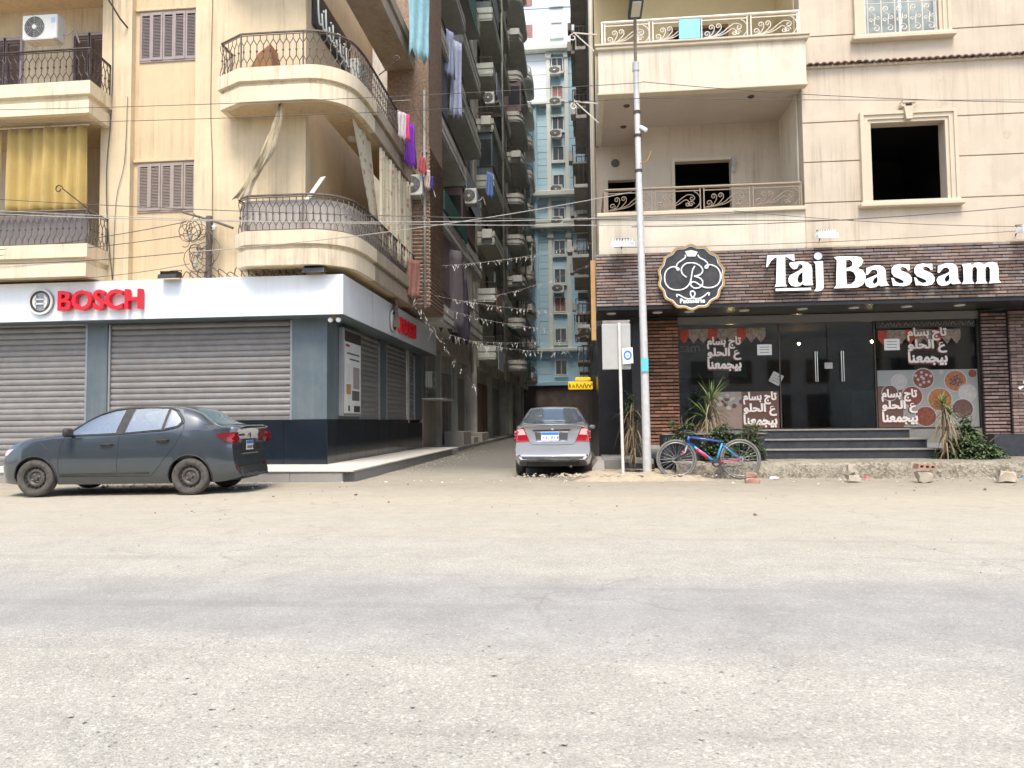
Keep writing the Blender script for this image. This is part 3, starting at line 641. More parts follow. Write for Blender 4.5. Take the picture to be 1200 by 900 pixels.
# ---- lower balcony (recessed loggia)
MB().box(.46, 4.915, 16.1, 16.24, 4.8, 5.7).build('balcony_parapet', 'beige_lt', RB)
MB().bbox(.42, 4.925, 16.02, 16.3, 5.7, 5.79, .015).build('parapet_coping', 'moulding', RB)
MB().box(.46, 4.9, 16.24, 19.2, 4.9, 5.05).build('balcony_slab', 'beige', RB)
MB().prism([(1.75, 5.05), (4.9, 5.05), (4.9, 8.4), (1.75, 8.4)], 17.82, 18.0, [[(2.38, 5.06), (3.72, 5.06), (3.72, 7.5), (2.38, 7.5)]]).build('loggia_back_wall', 'beige', RB)
MB().box(1.6, 1.75, 17.82, 19.0, 5.05, 8.4).build('loggia_side_wall', 'beige', RB)
MB().prism([(.4, 5.05), (1.6, 5.05), (1.6, 8.4), (.4, 8.4)], 18.98, 19.2, [[(.8, 5.9), (1.52, 5.9), (1.52, 7.5), (.8, 7.5)]]).build('loggia_back_wall', 'beige', RB)
MB().box(4.885, 4.918, 16.41, 17.82, 5.05, 8.4).build('loggia_side_wall', 'beige_lt', RB)
MB().prism([(2.3, 5.05), (3.8, 5.05), (3.8, 7.58), (2.3, 7.58)], 17.78, 17.83, [[(2.38, 5.051), (3.72, 5.051), (3.72, 7.5), (2.38, 7.5)]]).build('door_frame', 'moulding', RB)
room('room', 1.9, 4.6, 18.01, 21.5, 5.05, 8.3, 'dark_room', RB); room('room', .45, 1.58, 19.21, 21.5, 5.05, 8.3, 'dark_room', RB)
MB().lathe([(.0, -.03), (.1, -.03), (.11, 0)], (1.0, 18.97, 7.95), 'y', 14).build('vent_hole', 'cord', RB)
MB().add([(3.72, 17.75, 7.15), (3.80, 17.7, 7.2), (3.86, 17.72, 7.42), (3.74, 17.72, 7.56), (3.72, 17.8, 7.5)], [(0, 1, 2, 3), (0, 3, 4)]).build('torn_lining', 'cord_lt', RB)
# ---- upper balcony
MB().box(.5, 4.96, 15.85, 16.02, 8.42, 9.38).build('balcony_parapet', 'beige_lt', RB)
MB().box(.5, .64, 16.02, 19.0, 8.42, 9.38).build('balcony_parapet', 'beige_lt', RB)
MB().bbox(.44, 5.02, 15.78, 16.08, 9.38, 9.45, .012).build('parapet_coping', 'moulding', RB)
MB().bbox(.42, 5.04, 15.75, 16.1, 9.45, 9.5, .012).build('parapet_coping', 'moulding', RB)
MB().bbox(.47, 4.98, 15.82, 16.02, 8.37, 8.42, .01).build('parapet_base_trim', 'moulding', RB)
MB().box(.64, 4.92, 16.02, 19.0, 8.4, 8.55).build('balcony_slab', mat('grey_soffit', (.45, .39, .33), .9, .1, 1), RB)
for x, y in ((1.15, 16.5), (1.15, 17.7), (3.9, 16.35)): MB().lathe([(0, -.02), (.06, -.025), (.08, 0)], (x, y, 8.4), 'z', 12).build('soffit_lamp', 'metal_dk', RB)
mb = MB()
mb.prism([(1.6, 8.55), (4.9, 8.55), (4.9, 13), (1.6, 13)], 17.9, 18.05, [[(2.4, 8.56), (3.7, 8.56), (3.7, 10.85), (2.4, 10.85)]])
mb.build('upper_back_wall', 'yellow_wall', RB)
MB().box(.5, 1.6, 18.6, 18.8, 8.55, 13).build('upper_back_wall', 'yellow_wall', RB)
MB().box(4.885, 4.918, 16.41, 17.9, 8.56, 13).build('upper_side_wall', 'yellow_wall', RB)
f = MB().prism([(2.34, 8.55), (3.76, 8.55), (3.76, 10.92), (2.34, 10.92)], 17.85, 17.92, [[(2.42, 8.551), (3.68, 8.551), (3.68, 10.84), (2.42, 10.84)]]).build('balcony_door', 'brown_wood', RB)
MB().box(3.0, 3.68, 17.92, 17.96, 8.56, 10.8).build('door_leaf', mat('blue_grey_door', (.12, .17, .24), .5), f)
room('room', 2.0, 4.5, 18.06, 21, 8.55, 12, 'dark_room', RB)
MB().box(.5, 4.9, 15.9, 19, 12.4, 12.6).build('balcony_slab', 'beige', RB)
# scrollwork railings
def scroll_panel(w, h, m):
    mb = MB(); r = .011
    for x in (0, w): mb.box(x - .013, x + .013, -.013, .013, 0, h)
    mb.box(0, w, -.012, .012, .03, .05); mb.box(0, w, -.012, .012, h - .09, h - .07)
    b = (.06, .0, .07)
    def stem(p, cx, cz, rr, sg, a0): mb.tube(smooth_pts([b, p], 3) + spiral((cx, cz), rr, 1.15, a0, sg, 14), r, 5)
    mb.tube(smooth_pts([(.0, 0, .07), (.1, 0, .1)], 2) + spiral((.11, .17), .075, 1.3, -math.pi / 2, 1, 16), r, 5)
    mb.tube(smooth_pts([b, (.2, 0, .13), (.27, 0, .25)], 5) + spiral((.21, .31), .065, 1.2, 0, 1, 14), r, 5)
    mb.tube(smooth_pts([b, (.28, 0, .13), (.42, 0, .27)], 5) + spiral((.36, .33), .062, 1.2, 0, 1, 14), r, 5)
    mb.tube(smooth_pts([b, (.4, 0, .16), (.56, 0, .28), (.7, 0, .37), (.8, 0, .36)], 5) + spiral((.8, .29), .07, 1.2, math.pi / 2, -1, 14), r, 5)
    mb.tube(smooth_pts([b, (.45, 0, .14), (.66, 0, .26), (.74, 0, .2)], 5) + spiral((.7, .16), .055, 1.2, .4, -1, 14), r, 5)
    mb.tube([(w - .2 + .2 * math.cos(R(-70 + i * 14)), 0, h * .46 + h * .37 * math.sin(R(-70 + i * 14))) for i in range(11)], r, 5)
    mb.tube(spiral((w - .2, h * .3), .07, 1.3, 0, 1, 14), r, 5)
    return mb.mesh('scroll_panel', m)
for z, y, m, hr in ((5.79, 16.15, 'rail_bronze', .54), (9.5, 15.93, 'rail_white', .56)):
    mb = MB(); mb.tube([(.6, y, z + hr), (4.86, y, z + hr)], .033, 8); mb.tube([(.6, y, z + hr), (.6, 18.9, z + hr)], .03, 8)
    for xx in (.6, 4.86): mb.box(xx - .02, xx + .02, y - .02, y + .02, z, z + hr)
    rl = mb.build('railing', m, RB, 50); me = scroll_panel(.98, hr, m)
    for i in range(4): piece('scroll_panel', me, rl, (.66 + i * 1.06, y, z))
    for i in range(3): piece('scroll_panel', me, rl, (.6, 16.3 + i * .9, z), (0, 0, math.pi / 2), (.85, 1, 1))
# ---- brick fascia: individual long bricks on a dark backing
FZ0, FZ1, PIT, BL = 3.675, 4.84, .0685, .36
fb = MB().box(.39, 13, 15.945, 16.1, FZ0, FZ1).build('brick_fascia', 'mortar', RB)
def brick_me(L, h, m, d=.05):
    return MB().bbox(0, L, 0, d, 0, h, .005).mesh('brick', m)
bme = brick_me(BL - .008, PIT - .02, 'brick')
cells = []
for r in range(17):
    x = .375 - (r * .137 % BL)
    while x < 11.5:
        cells.append((max(x, .375), min(x + BL, 11.5), r)); x += BL
def hidden(x0, x1, r):
    z = FZ0 + (r + .5) * PIT; xm = (x0 + x1) / 2
    return (4.0 < xm < 8.6 and 3.92 < z < 4.62) or (xm - 2.41) ** 2 + (z - 4.24) ** 2 < .5 or xm > 9.35
vis = [c for c in cells if not hidden(*c) and c[1] - c[0] > .2]; rest = [c for c in cells if c not in vis]
vis.sort(key=lambda c: -c[0]); rest += vis[285:]; vis = vis[:285]
for a, b, r in vis:
    piece('brick', bme, fb, (a + .004, 15.9 + random.uniform(-.006, .006), FZ0 + .007 + r * PIT), (0, 0, 0), ((b - a - .008) / (BL - .008), 1, 1))
_bk = {}
def BRK(m, i):
    """three shades of one brick kind, so a joined wall still varies brick by brick"""
    base = {'brick': (.225, .165, .14), 'brick_p': (.23, .115, .07), 'brick_d': (.20, .14, .122)}[m]; k = (.75, 1.05, 1.35)[i]
    if (m, i) not in _bk: _bk[m, i] = mat('%s_shade_%d' % (m, i), tuple(c * k for c in base), .85, .3, 9, .3, 40)
    return _bk[m, i]
def joined_bricks(cs, y, z0, pit, m, parent, f=None, d=.05, hf=.71):
    mbs = [MB(), MB(), MB()]
    for a, b, r in cs:
        if b - a < .03: continue
        j = random.uniform(-.006, .006); random.choice(mbs).bbox(a + .004, b - .004, y + j, y + d, z0 + .007 + r * pit, z0 + .007 + r * pit + pit * hf, .005)
    for i, q in enumerate(mbs):
        if q.v:
            o = q.build('brickwork', BRK(m, i), parent); o['kind'] = 'stuff'; o.pass_index = i
joined_bricks(rest, 15.9, FZ0, PIT, 'brick', fb)
MB().box(.26, .36, 15.97, 16.12, 2.95, 4.72).build('fascia_end_board', 'orange_wood', RB)
# soffit, downlights
MB().box(.39, 13, 15.95, 17.6, 3.6, 3.672).build('canopy_soffit', 'blackpanel', RB)
dl = MB().lathe([(.0, -.02), (.09, -.02), (.11, -.012), (.11, 0)], (0, 0, 0), 'z', 16).mesh('downlight', 'ac')
for x in (.72, 1.75, 2.45, 3.65, 4.9, 6.0, 7.1, 8.2): piece('downlight', dl, RB, (x, 16.45, 3.6))
# brick piers
def pier(x0, x1, y, z0, z1, m, pit, bl, name):
    p = MB().box(x0, x1, y + .055, y + .4, z0, z1).build(name, 'mortar', RB); cs = []
    for r in range(int((z1 - z0) / pit)):
        x = x0 - (r * .5 % 1) * bl * (1 if r % 2 else .4)
        while x < x1: cs.append((max(x, x0), min(x + bl, x1), r)); x += bl
    joined_bricks(cs, y, z0, pit, m, p, d=.06, hf=.82 if bl < .28 else .66); return p
pier(1.55, 2.28, 17.1, .6, 3.58, 'brick_p', .081, .3, 'brick_pier')
pier(8.97, 9.5, 17.1, .6, 3.58, 'brick_d', .081, .3, 'brick_pier')
pier(9.5, 13, 17.0, .3, 3.58, 'brick_d', .075, .26, 'brick_wall')
MB().box(9.0, 9.9, 16.85, 17.1, .3, .8).build('plinth', 'granite', RB)
MB().box(1.2, 1.55, 17.05, 17.5, .1, 3.6).build('dark_jamb', 'blackpanel', RB)
# steps: dark granite risers with pale nosing slabs
for i, (z0, z1, y) in enumerate(((.31, .52, 16.3), (.52, .73, 16.62), (.73, .94, 16.94))):
    xe = 7.72 - i * .22
    MB().box(3.9, xe, y + .02, 17.4, z0, z1 - .035).build('step_riser', 'granite', RB)
    for j in range(3):
        a = 3.87 + j * (xe + .02 - 3.87) / 3; b = 3.87 + (j + 1) * (xe + .02 - 3.87) / 3
        MB().bbox(a + .002, b - .002, y - .015, 17.4 - (2 - i) * .001, z1 - .035, z1 + (.0 if i < 2 else -.002), .006).build('step_tread', 'granite_edge', RB)
# shop floor, room, counters
MB().box(1.5, 9.5, 17.25, 23, .6, .93).build('shop_floor', 'granite_edge', RB)
room('shop_room', 1.6, 9.45, 17.55, 22.5, .931, 3.59, 'shop_room', RB)
for x0, x1, y0, z1 in ((2.6, 5.0, 20.2, 1.95), (6.9, 8.8, 19.4, 1.9), (7.0, 8.9, 21.4, 2.9)):
    MB().bbox(x0, x1, y0, y0 + .7, .94, z1, .02).build('display_counter', mat('counter', (.16, .17, .16), .4), RB)
MB().prism([(2.4, 2.25), (4.3, 2.25), (4.2, 2.6), (3.8, 2.9), (2.4, 2.9)], 19.0, 19.6).build('ceiling_drop', mat('dark_green_panel', (.05, .065, .055), .5), RB)
for i, (x, y, z) in enumerate(((3.65, 18.0, 3.05), (3.75, 18.4, 3.1), (6.95, 18.0, 3.0), (5.9, 20.2, 3.2))):
    MB().ball((x, y, z), .035, 6).build('bulb', 'bulb', RB)
# shop front: frame, glass panes, doors
sf = MB().box(2.28, 8.97, 17.22, 17.34, 3.4, 3.58).build('shop_front', mat('pewter_frame', (.20, .195, .18), .4, .1, 2, metal=.3), RB)
SG = glass_mat('shop_glass', (.72, .75, .76))
for x0, x1 in ((2.3, 4.58), (4.62, 5.66), (5.68, 6.7), (6.74, 8.95)):
    MB().box(x0, x1, 17.28, 17.292, .955 if not 4.6 < x0 < 6 else .965, 3.39).build('glass_pane', SG, sf)
for x in (2.28, 4.585, 6.705, 8.945): MB().box(x, x + .028, 17.25, 17.32, .945, 3.4).build('mullion', 'metal_dk', sf)
MB().box(2.3, 8.95, 17.24, 17.33, .931, .954).build('bottom_rail', 'metal_dk', sf)
for x in (5.38, 5.96):
    for dx in (0, .045):
        MB().tube([(x + dx, 17.22, 2.02), (x + dx, 17.22, 2.72)], .014, 8).build('door_handle', 'chrome', sf)
MB().box(5.6, 5.78, 17.262, 17.27, 2.32, 2.46).build('door_notice', 'cord_lt', sf)
# alley return: black cladding, stoop, side wall
MB().box(.45, 1.25, 18.6, 18.8, 0, 3.6).build('passage_end', 'blackpanel', RB)
MB().box(1.22, 1.5, 17.5, 18.8, 0, 3.6).build('passage_side', 'blackpanel', RB)
MB().bbox(.48, 1.6, 16.4, 18.6, .0, .32, .02).build('stoop', 'kerbstone', RB)
MB().add([(.1, 16.0, .0), (.5, 16.0, .0), (.5, 18.3, .0), (.1, 18.3, .0), (.36, 16.35, .3), (.5, 16.35, .3), (.5, 18.3, .3), (.36, 18.3, .3)], [(0, 1, 5, 4), (4, 5, 6, 7), (0, 4, 7, 3), (3, 7, 6, 2), (1, 2, 6, 5)]).build('stoop_ramp', 'concrete', RB)
MB().box(.42, .6, 19.2, 30, 3.6, 24).build('alley_side_wall', 'cord', RB)
MB().box(.45, .62, 18.8, 30, 0, 3.6).build('alley_side_wall', 'blackpanel', RB)
MB().tube([(.43, 18.9, 4.9), (.43, 18.9, 14)], .05, 8).build('downpipe', 'beige_lt', RB, True)
MB().box(.36, .42, 18.95, 19.5, 4.9, 14).build('corner_strip', 'beige_lt', RB)

# ------------------------------------------------------------------ far blue building closing the lane
MT['blue'] = mat('pale_blue_paint', (.44, .63, .73), .8, .06, .3, streak=.15, streakcol=(.2, .3, .36))
MT['blue_sunlit'] = mat('sunlit_blue_paint', (.74, .80, .84), .8, .05, .3)  # sunlight bleaching the tower top, put into the panel colour
MT['trim_cream'] = mat('cream_stone_trim', (.66, .69, .64), .85, .08, .6)
MT['dkglass'] = mat('dim_window_glass', (.05, .055, .06), .15, .2, 2)
MT['pinkcurt'] = mat('striped_red_curtain', (.36, .2, .185), .8, .5, 9)
BB = thing('blue_building', 'tall pale blue apartment tower closing the far end of the lane', 'building', (-1.5, 72, 0))
MB().box(-7, 4, 70.15, 80, 0, 58).build('wall', 'blue', BB)
rows_ = 0
for z0, z1 in ((4.9, 7.8), (8.2, 19.8), (20.8, 22.9), (23.6, 32.0), (32.5, 37.4)):
    n = max(1, round((z1 - z0) / .66)); h = (z1 - z0) / n
    for i in range(n):
        for a, b in ((-6.8, -2.92), (-.72, 3.8)):
            m = 'blue_sunlit' if (z0 > 32 and a < -3) else 'blue'
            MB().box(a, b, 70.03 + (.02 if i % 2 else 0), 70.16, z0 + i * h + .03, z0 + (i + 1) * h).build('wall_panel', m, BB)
for z0 in range(38, 58, 4): MB().box(-6.9, 3.9, 70.02, 70.16, z0 + .1, z0 + 3.95).build('wall_panel', 'blue_sunlit', BB)
for x in (-2.92, -1.14): MB().box(x, x + .4, 69.85, 70.2, 8.2, 37.5).build('pilaster', 'trim_cream', BB)
for x in (-2.85, -1.1):
    for z in (18.9, 36.8): MB().bbox(x - .12, x + .45, 69.7, 70.1, z, z + .5, .05).build('capital', 'trim_cream', BB)
MB().lathe([(.25, 8.4), (.22, 22.5), (.3, 23)], (-4.1, 69.9, 0), 'z', 12).build('column', 'blue', BB, True)
MB().lathe([(.25, 23.6), (.22, 31.5), (.3, 32)], (-4.1, 69.9, 0), 'z', 12).build('column', 'blue', BB, True)
for z, h, p in ((7.8, .35, .7), (19.8, .4, .8), (20.4, .3, .5), (22.95, .5, .8), (37.5, .45, .7)): MB().bbox(-7.1, 4.1, 70 - p, 70.2, z, z + h, .05).build('cornice', 'trim_cream', BB)
MB().bbox(-7.1, -2.95, 69.4, 70.2, 32.05, 32.4, .05).build('cornice', 'trim_cream', BB)
dm = MB().box(0, .14, 69.55, 69.75, 0, .22).mesh('dentil', 'trim_cream')
for i in range(26):
    piece('dentil', dm, BB, (-6.0 + i * .36, 0, 19.55))
for z in (22.6, 30.9, 37.2):
    for i in range(6): piece('dentil', dm, BB, (-2.45 + i * .22, 0.2, z))
for k, z in enumerate((6.3, 9.4, 12.4, 15.2, 18.0, 21.2, 24.5, 27.3, 30.3, 33.4, 36.2, 39.8, 43)):
    f = MB().prism([(-2.42, z - .75), (-1.22, z - .75), (-1.22, z + .75), (-2.42, z + .75)], 69.93, 70.16, [[(-2.32, z - .65), (-1.32, z - .65), (-1.32, z + .65), (-2.32, z + .65)]]).build('window', 'trim_cream', BB)
    MB().box(-2.32, -1.32, 70.05, 70.1, z - .65, z + .65).build('pane', 'pinkcurt' if k in (2, 9, 11) else 'dkglass', f)
    MB().box(-1.85, -1.79, 69.98, 70.06, z - .65, z + .65).build('mullion', 'trim_cream', f)
    MB().box(-2.5, -1.15, 69.85, 70.1, z - .95, z - .8).build('sill', 'trim_cream', f)
for z in (39.8, 43): MB().box(-5.0, -4.2, 69.98, 70.1, z - .65, z + .65).build('window', 'pinkcurt', BB)
MB().box(-6, 3, 69.6, 70.1, 0, 4.5).build('shop_front', mat('dim_shop', (.16, .12, .11), .7, .4, 1.), BB)
MB().bbox(-7, 4, 69.2, 70.2, 4.5, 4.9, .04).build('ledge', 'blue', BB)

# ------------------------------------------------------------------ rows of flats along the lane
MT['flat_a'] = mat('grimy_grey_flats', (.56, .535, .475), .95, .25, 1.2, .2, 30, streak=.6, streakcol=(.08, .075, .065))
MT['flat_b'] = mat('sooty_flats', (.52, .49, .445), .95, .25, 1., .2, 30, streak=.6, streakcol=(.08, .08, .07))
MT['parapet_a'] = mat('parapet_render', (.60, .58, .53), .92, .2, 1.2, streak=.6, streakcol=(.07, .06, .05))
MT['parapet_b'] = mat('greenish_parapet', (.52, .54, .48), .92, .2, 1.2, streak=.6, streakcol=(.06, .06, .05))
MT['band'] = mat('white_band', (.62, .61, .58), .9, .1, 2)
MT['soffit_g'] = mat('grey_green_soffit', (.56, .56, .51), .95, .15, 2)
MT['ltwall'] = mat('dull_cream_flats', (.58, .52, .42), .95, .2, 1.2, streak=.5, streakcol=(.06, .05, .04))
rsA = random.Random(4); CL = [mat('lane_cloth_%d' % i, c, .9, .2, 5) for i, c in enumerate(((.3, .34, .42), (.42, .4, .36), (.1, .2, .17), (.3, .2, .16), (.16, .15, .2)))]
def flats(label, y0, y1, xw, ztop, bal, wallm, parm, curved=False, low='flat_b', bx=1.1):
    """block of flats on the left of the lane; bal = (y start, y end, projection, first z, pitch, count)"""
    t = thing('lane_flats', label, 'building', (xw, (y0 + y1) / 2, 0))
    MB().box(xw - 6, xw, y0, y1, 4.2, ztop).build('wall', wallm, t)
    MB().box(xw - 6, xw - .35, y0, y1, 0, 4.2).build('ground_floor_wall', low, t)
    MB().box(xw - .36, xw + .02, y0, y0 + .35, 0, 4.2).build('column', 'parapet_a', t); MB().box(xw - .36, xw + .02, (y0 + y1) / 2, (y0 + y1) / 2 + .35, 0, 4.2).build('column', 'parapet_b', t)
    n = 3; w = (y1 - y0) / n
    for i in range(n):
        if w > 1.2: MB().bbox(xw - .33, xw - .25, y0 + i * w + .5, y0 + (i + 1) * w - .15, .15, 3.4, .01).build('shop_shutter', random.choice(['slat', 'plum', 'brown_wood', 'flat_a']), t)
    for (ya, yb, pr, z0, pit, cnt, ph) in bal:
        for i in range(cnt):
            z = z0 + i * pit
            if curved: pl = [(xw, ya)] + [(xw + pr * .62, ya)] + [(xw + pr * .62 + pr * .38 * math.sin(R(q)), ya + pr * .9 - pr * .9 * math.cos(R(q))) for q in range(10, 91, 16)] + [(xw + pr, yb - .4), (xw + pr * .8, yb), (xw, yb)]
            else: pl = [(xw, ya), (xw + pr, ya), (xw + pr, yb), (xw, yb)]
            f = lambda a, b, d: (a, b, d)
            s = MB().prism(pl, z, z + .16, f=f).build('balcony', 'soffit_g', t)
            path = pl[:]
            sweep(path[::1], [(-.1, z + .16), (.03, z + .1), (.03, z + ph * .45), (-.02, z + ph * .47), (-.02, z + ph * .58), (.03, z + ph * .6), (.03, z + ph), (-.1, z + ph)]).build('parapet', parm, s)
            if curved:
                for q in (.18, .62): sweep(path, [(.03, z + ph * q), (.05, z + ph * q), (.05, z + ph * q + .12), (.03, z + ph * q + .12)]).build('band', 'band', s)
            hr = .35 if (i % 3) else .5
            mb = MB(); mb.tube([(x, y, z + ph + hr) for x, y in inset(path, -.05)], .025, 4)
            for (x, y) in inset(path, -.05): mb.box(x - .012, x + .012, y - .012, y + .012, z + ph, z + ph + hr)
            mb.build('rail', 'metal_dk', s)
            v = rsA.random()
            if v < .28:
                e = MB().box(xw, xw + pr * .93, ya + .08, ya + (yb - ya) * rsA.uniform(.3, .95), z + ph, z + pit - .02).build('balcony_enclosure', rsA.choice(['parapet_b', 'shutter_w2', 'flat_a', 'plum', 'bluegrey']), s)
                MB().box(xw + pr * .15, xw + pr * .85, ya + .06, ya + .09, z + ph + .5, z + pit - .4).build('enclosure_pane', 'dkglass', s)
            elif v < .5: MB().bbox(xw + pr * .3, xw + pr * .9, ya - .3, ya - .01, z + .3, z + .8, .02).build('cooling_unit', 'ac', s)
            elif v < .68: MB().box(xw + pr + .04, xw + pr + .07, ya + rsA.uniform(.2, 1.5), yb - rsA.uniform(.3, 1.6), z - .5, z + ph + .1).build('hung_cloth', CL[int(rsA.random() * len(CL))], s)
            elif v < .8: MB().add([(xw + pr, ya, z + ph + 1.1), (xw + pr + .7, ya, z + ph + .75), (xw + pr + .7, yb, z + ph + .75), (xw + pr, yb, z + ph + 1.1), (xw + pr, ya, z + ph + 1.14), (xw + pr + .7, ya, z + ph + .79), (xw + pr + .7, yb, z + ph + .79), (xw + pr, yb, z + ph + 1.14)], [(0, 3, 2, 1), (4, 5, 6, 7), (0, 1, 5, 4), (1, 2, 6, 5), (2, 3, 7, 6), (3, 0, 4, 7)]).build('sun_awning', CL[int(rsA.random() * len(CL))], s)
            MB().box(xw + .005, xw + .03, ya + .5, ya + 1.5, z + .16, z + 2.3).build('balcony_door', random.choice(['black', 'plum', 'dkglass', 'shutter_w2']), s)
            if yb - ya > 3.5: MB().box(xw + .005, xw + .03, yb - 1.4, yb - .5, z + 1, z + 2.2).build('window', random.choice(['black', 'dkglass', 'mauve_frame']), s)
    return t
F1 = flats('grimy flats with long angled balconies next to the brown stone pier', 24.2, 30.4, -5.9, 36, [(24.25, 29.6, 1.25, 4.6, 3.24, 9, .62)], 'ltwall', 'parapet_a', low='flat_a')
F2 = flats('dark flats with curtained balconies between the angled and the grey-green ones', 30.4, 38.5, -5.95, 42, [(31.2, 36.8, .95, 5.2, 3.2, 11, .85)], 'flat_b', 'parapet_b')
F3 = flats('tall grey-green flats with pale boxy parapets midway down the lane', 38.6, 52, -5.6, 48, [(39.6, 44.5, .95, 4.6, 3.2, 13, .75), (46.5, 51.5, .8, 5.6, 3.2, 12, .7)], 'flat_a', 'parapet_b')
F4 = flats('far grey flats with rounded banded balconies before the blue tower', 52.2, 61.5, -5.4, 39, [(54.5, 61, 1.25, 5.0, 3.2, 11, .8)], 'flat_b', 'parapet_a', True)
F5 = flats('farthest flats with rounded balconies touching the blue tower', 62, 69, -5.2, 34, [(64, 68.5, 1.15, 4.6, 3.05, 10, .8)], 'ltwall', 'parapet_a', True)
for t, y, x, z1 in ((F2, 38.3, -5.75, 42), (F3, 45.6, -4.75, 47), (F4, 61.6, -4.55, 38.8)):
    MB().tube([(x, y, 3.8), (x, y, z1)], .09 if y > 60 else .07, 8).build('downpipe', 'parapet_b' if y < 46 else 'band', t, True)
    MB().box(x - .5, x, y - .05, y + .05, z1 - 3, z1 - 2.9).build('pipe_clip', 'metal_dk', t)
# alley kerb, ledges
ap = bpy.data.objects.new('lane_pavement', None); sc.collection.objects.link(ap); structure(ap)
MB().bbox(-6, -5.0, 29.3, 69, -.02, .16, .02).build('kerb_slab', 'kerbstone', ap)
for i, (y0, y1, z) in enumerate(((31, 33.2, .75), (34, 35.5, .45), (37, 39.5, .6))): MB().bbox(-5.9, -5.05, y0, y1, .0, z, .02).build('entrance_step', 'concrete', ap)
# right side of the lane: seen almost edge on
def flats_r(label, y0, y1, ztop, bal):
    t = thing('lane_flats', label, 'building', (3, (y0 + y1) / 2, 0))
    MB().box(.7, 6, y0, y1, 0, ztop).build('wall', 'flat_b', t)
    for (ya, yb, pr, z0, pit, cnt) in bal:
        for i in range(cnt):
            z = z0 + i * pit; pj = pr * random.uniform(.75, 1.1)
            s = MB().box(.7 - pj, .72, ya, yb, z, z + .15).build('balcony', 'flat_b', t)
            MB().prism([(.7 - pj, z + .15), (.7 - pj + .06, z + .15), (.7 - pj + .06, z + .5), (.7 - pj, z + .5)], ya, yb, f=lambda a, b, d: (a, d, b)).build('parapet', 'flat_a', s)
            mb = MB(); zz = z + 1.05
            mb.tube([(.7, ya, zz), (.7 - pj, ya, zz), (.7 - pj, yb, zz)], .025, 4)
            for q in range(4): mb.box(.7 - pj + q * pj / 4 - .01, .7 - pj + q * pj / 4 + .012, ya - .01, ya + .012, z + .15, zz)
            mb.build('rail', 'metal_dk', s)
            if i % 2: MB().bbox(.7 - pj - .22, .7 - pj, ya + .3, ya + 1.0, z + .3, z + .85, .02).build('window_box', random.choice(['parapet_a', 'shutter_w', 'band']), s)
    return t
flats_r('dark flats seen edge on behind the patisserie building', 30, 46, 46, [(31.5, 35, .95, 5.2, 3.1, 12), (39, 43, .9, 5.8, 3.1, 12)])
flats_r('farthest dark flats seen edge on beside the blue tower', 46.2, 68, 46, [(48, 52, .9, 5, 3.2, 12), (58, 62, .8, 5, 3.2, 12)])
# ------------------------------------------------------------------ far side of the street, behind the viewpoint (seen only mirrored in glass and paint)
for k, (x0, x1, h, m) in enumerate(((-40, -16, 8.5, 'beige'), (-15.5, 4, 9.5, 'cream_dirty'), (4.5, 20, 8, 'flat_a'), (20.5, 45, 9, 'beige'))):
    t = thing('opposite_building', ('beige', 'ochre', 'grey', 'tan')[k] + ' low building across the street, mirrored in the glass', 'building', ((x0 + x1) / 2, -18, 0))
    MB().box(x0, x1, -26, -17, 0, h).build('wall', m, t)
    for i in range(int((x1 - x0) / 2.6)):
        for z in (.2, 3.6, 6.2):
            if z + 1.8 < h: MB().box(x0 + .6 + i * 2.6, x0 + 2.1 + i * 2.6, -17.02, -16.9, z, z + (2.6 if z < 1 else 1.6)).build('window', 'dkglass', t)

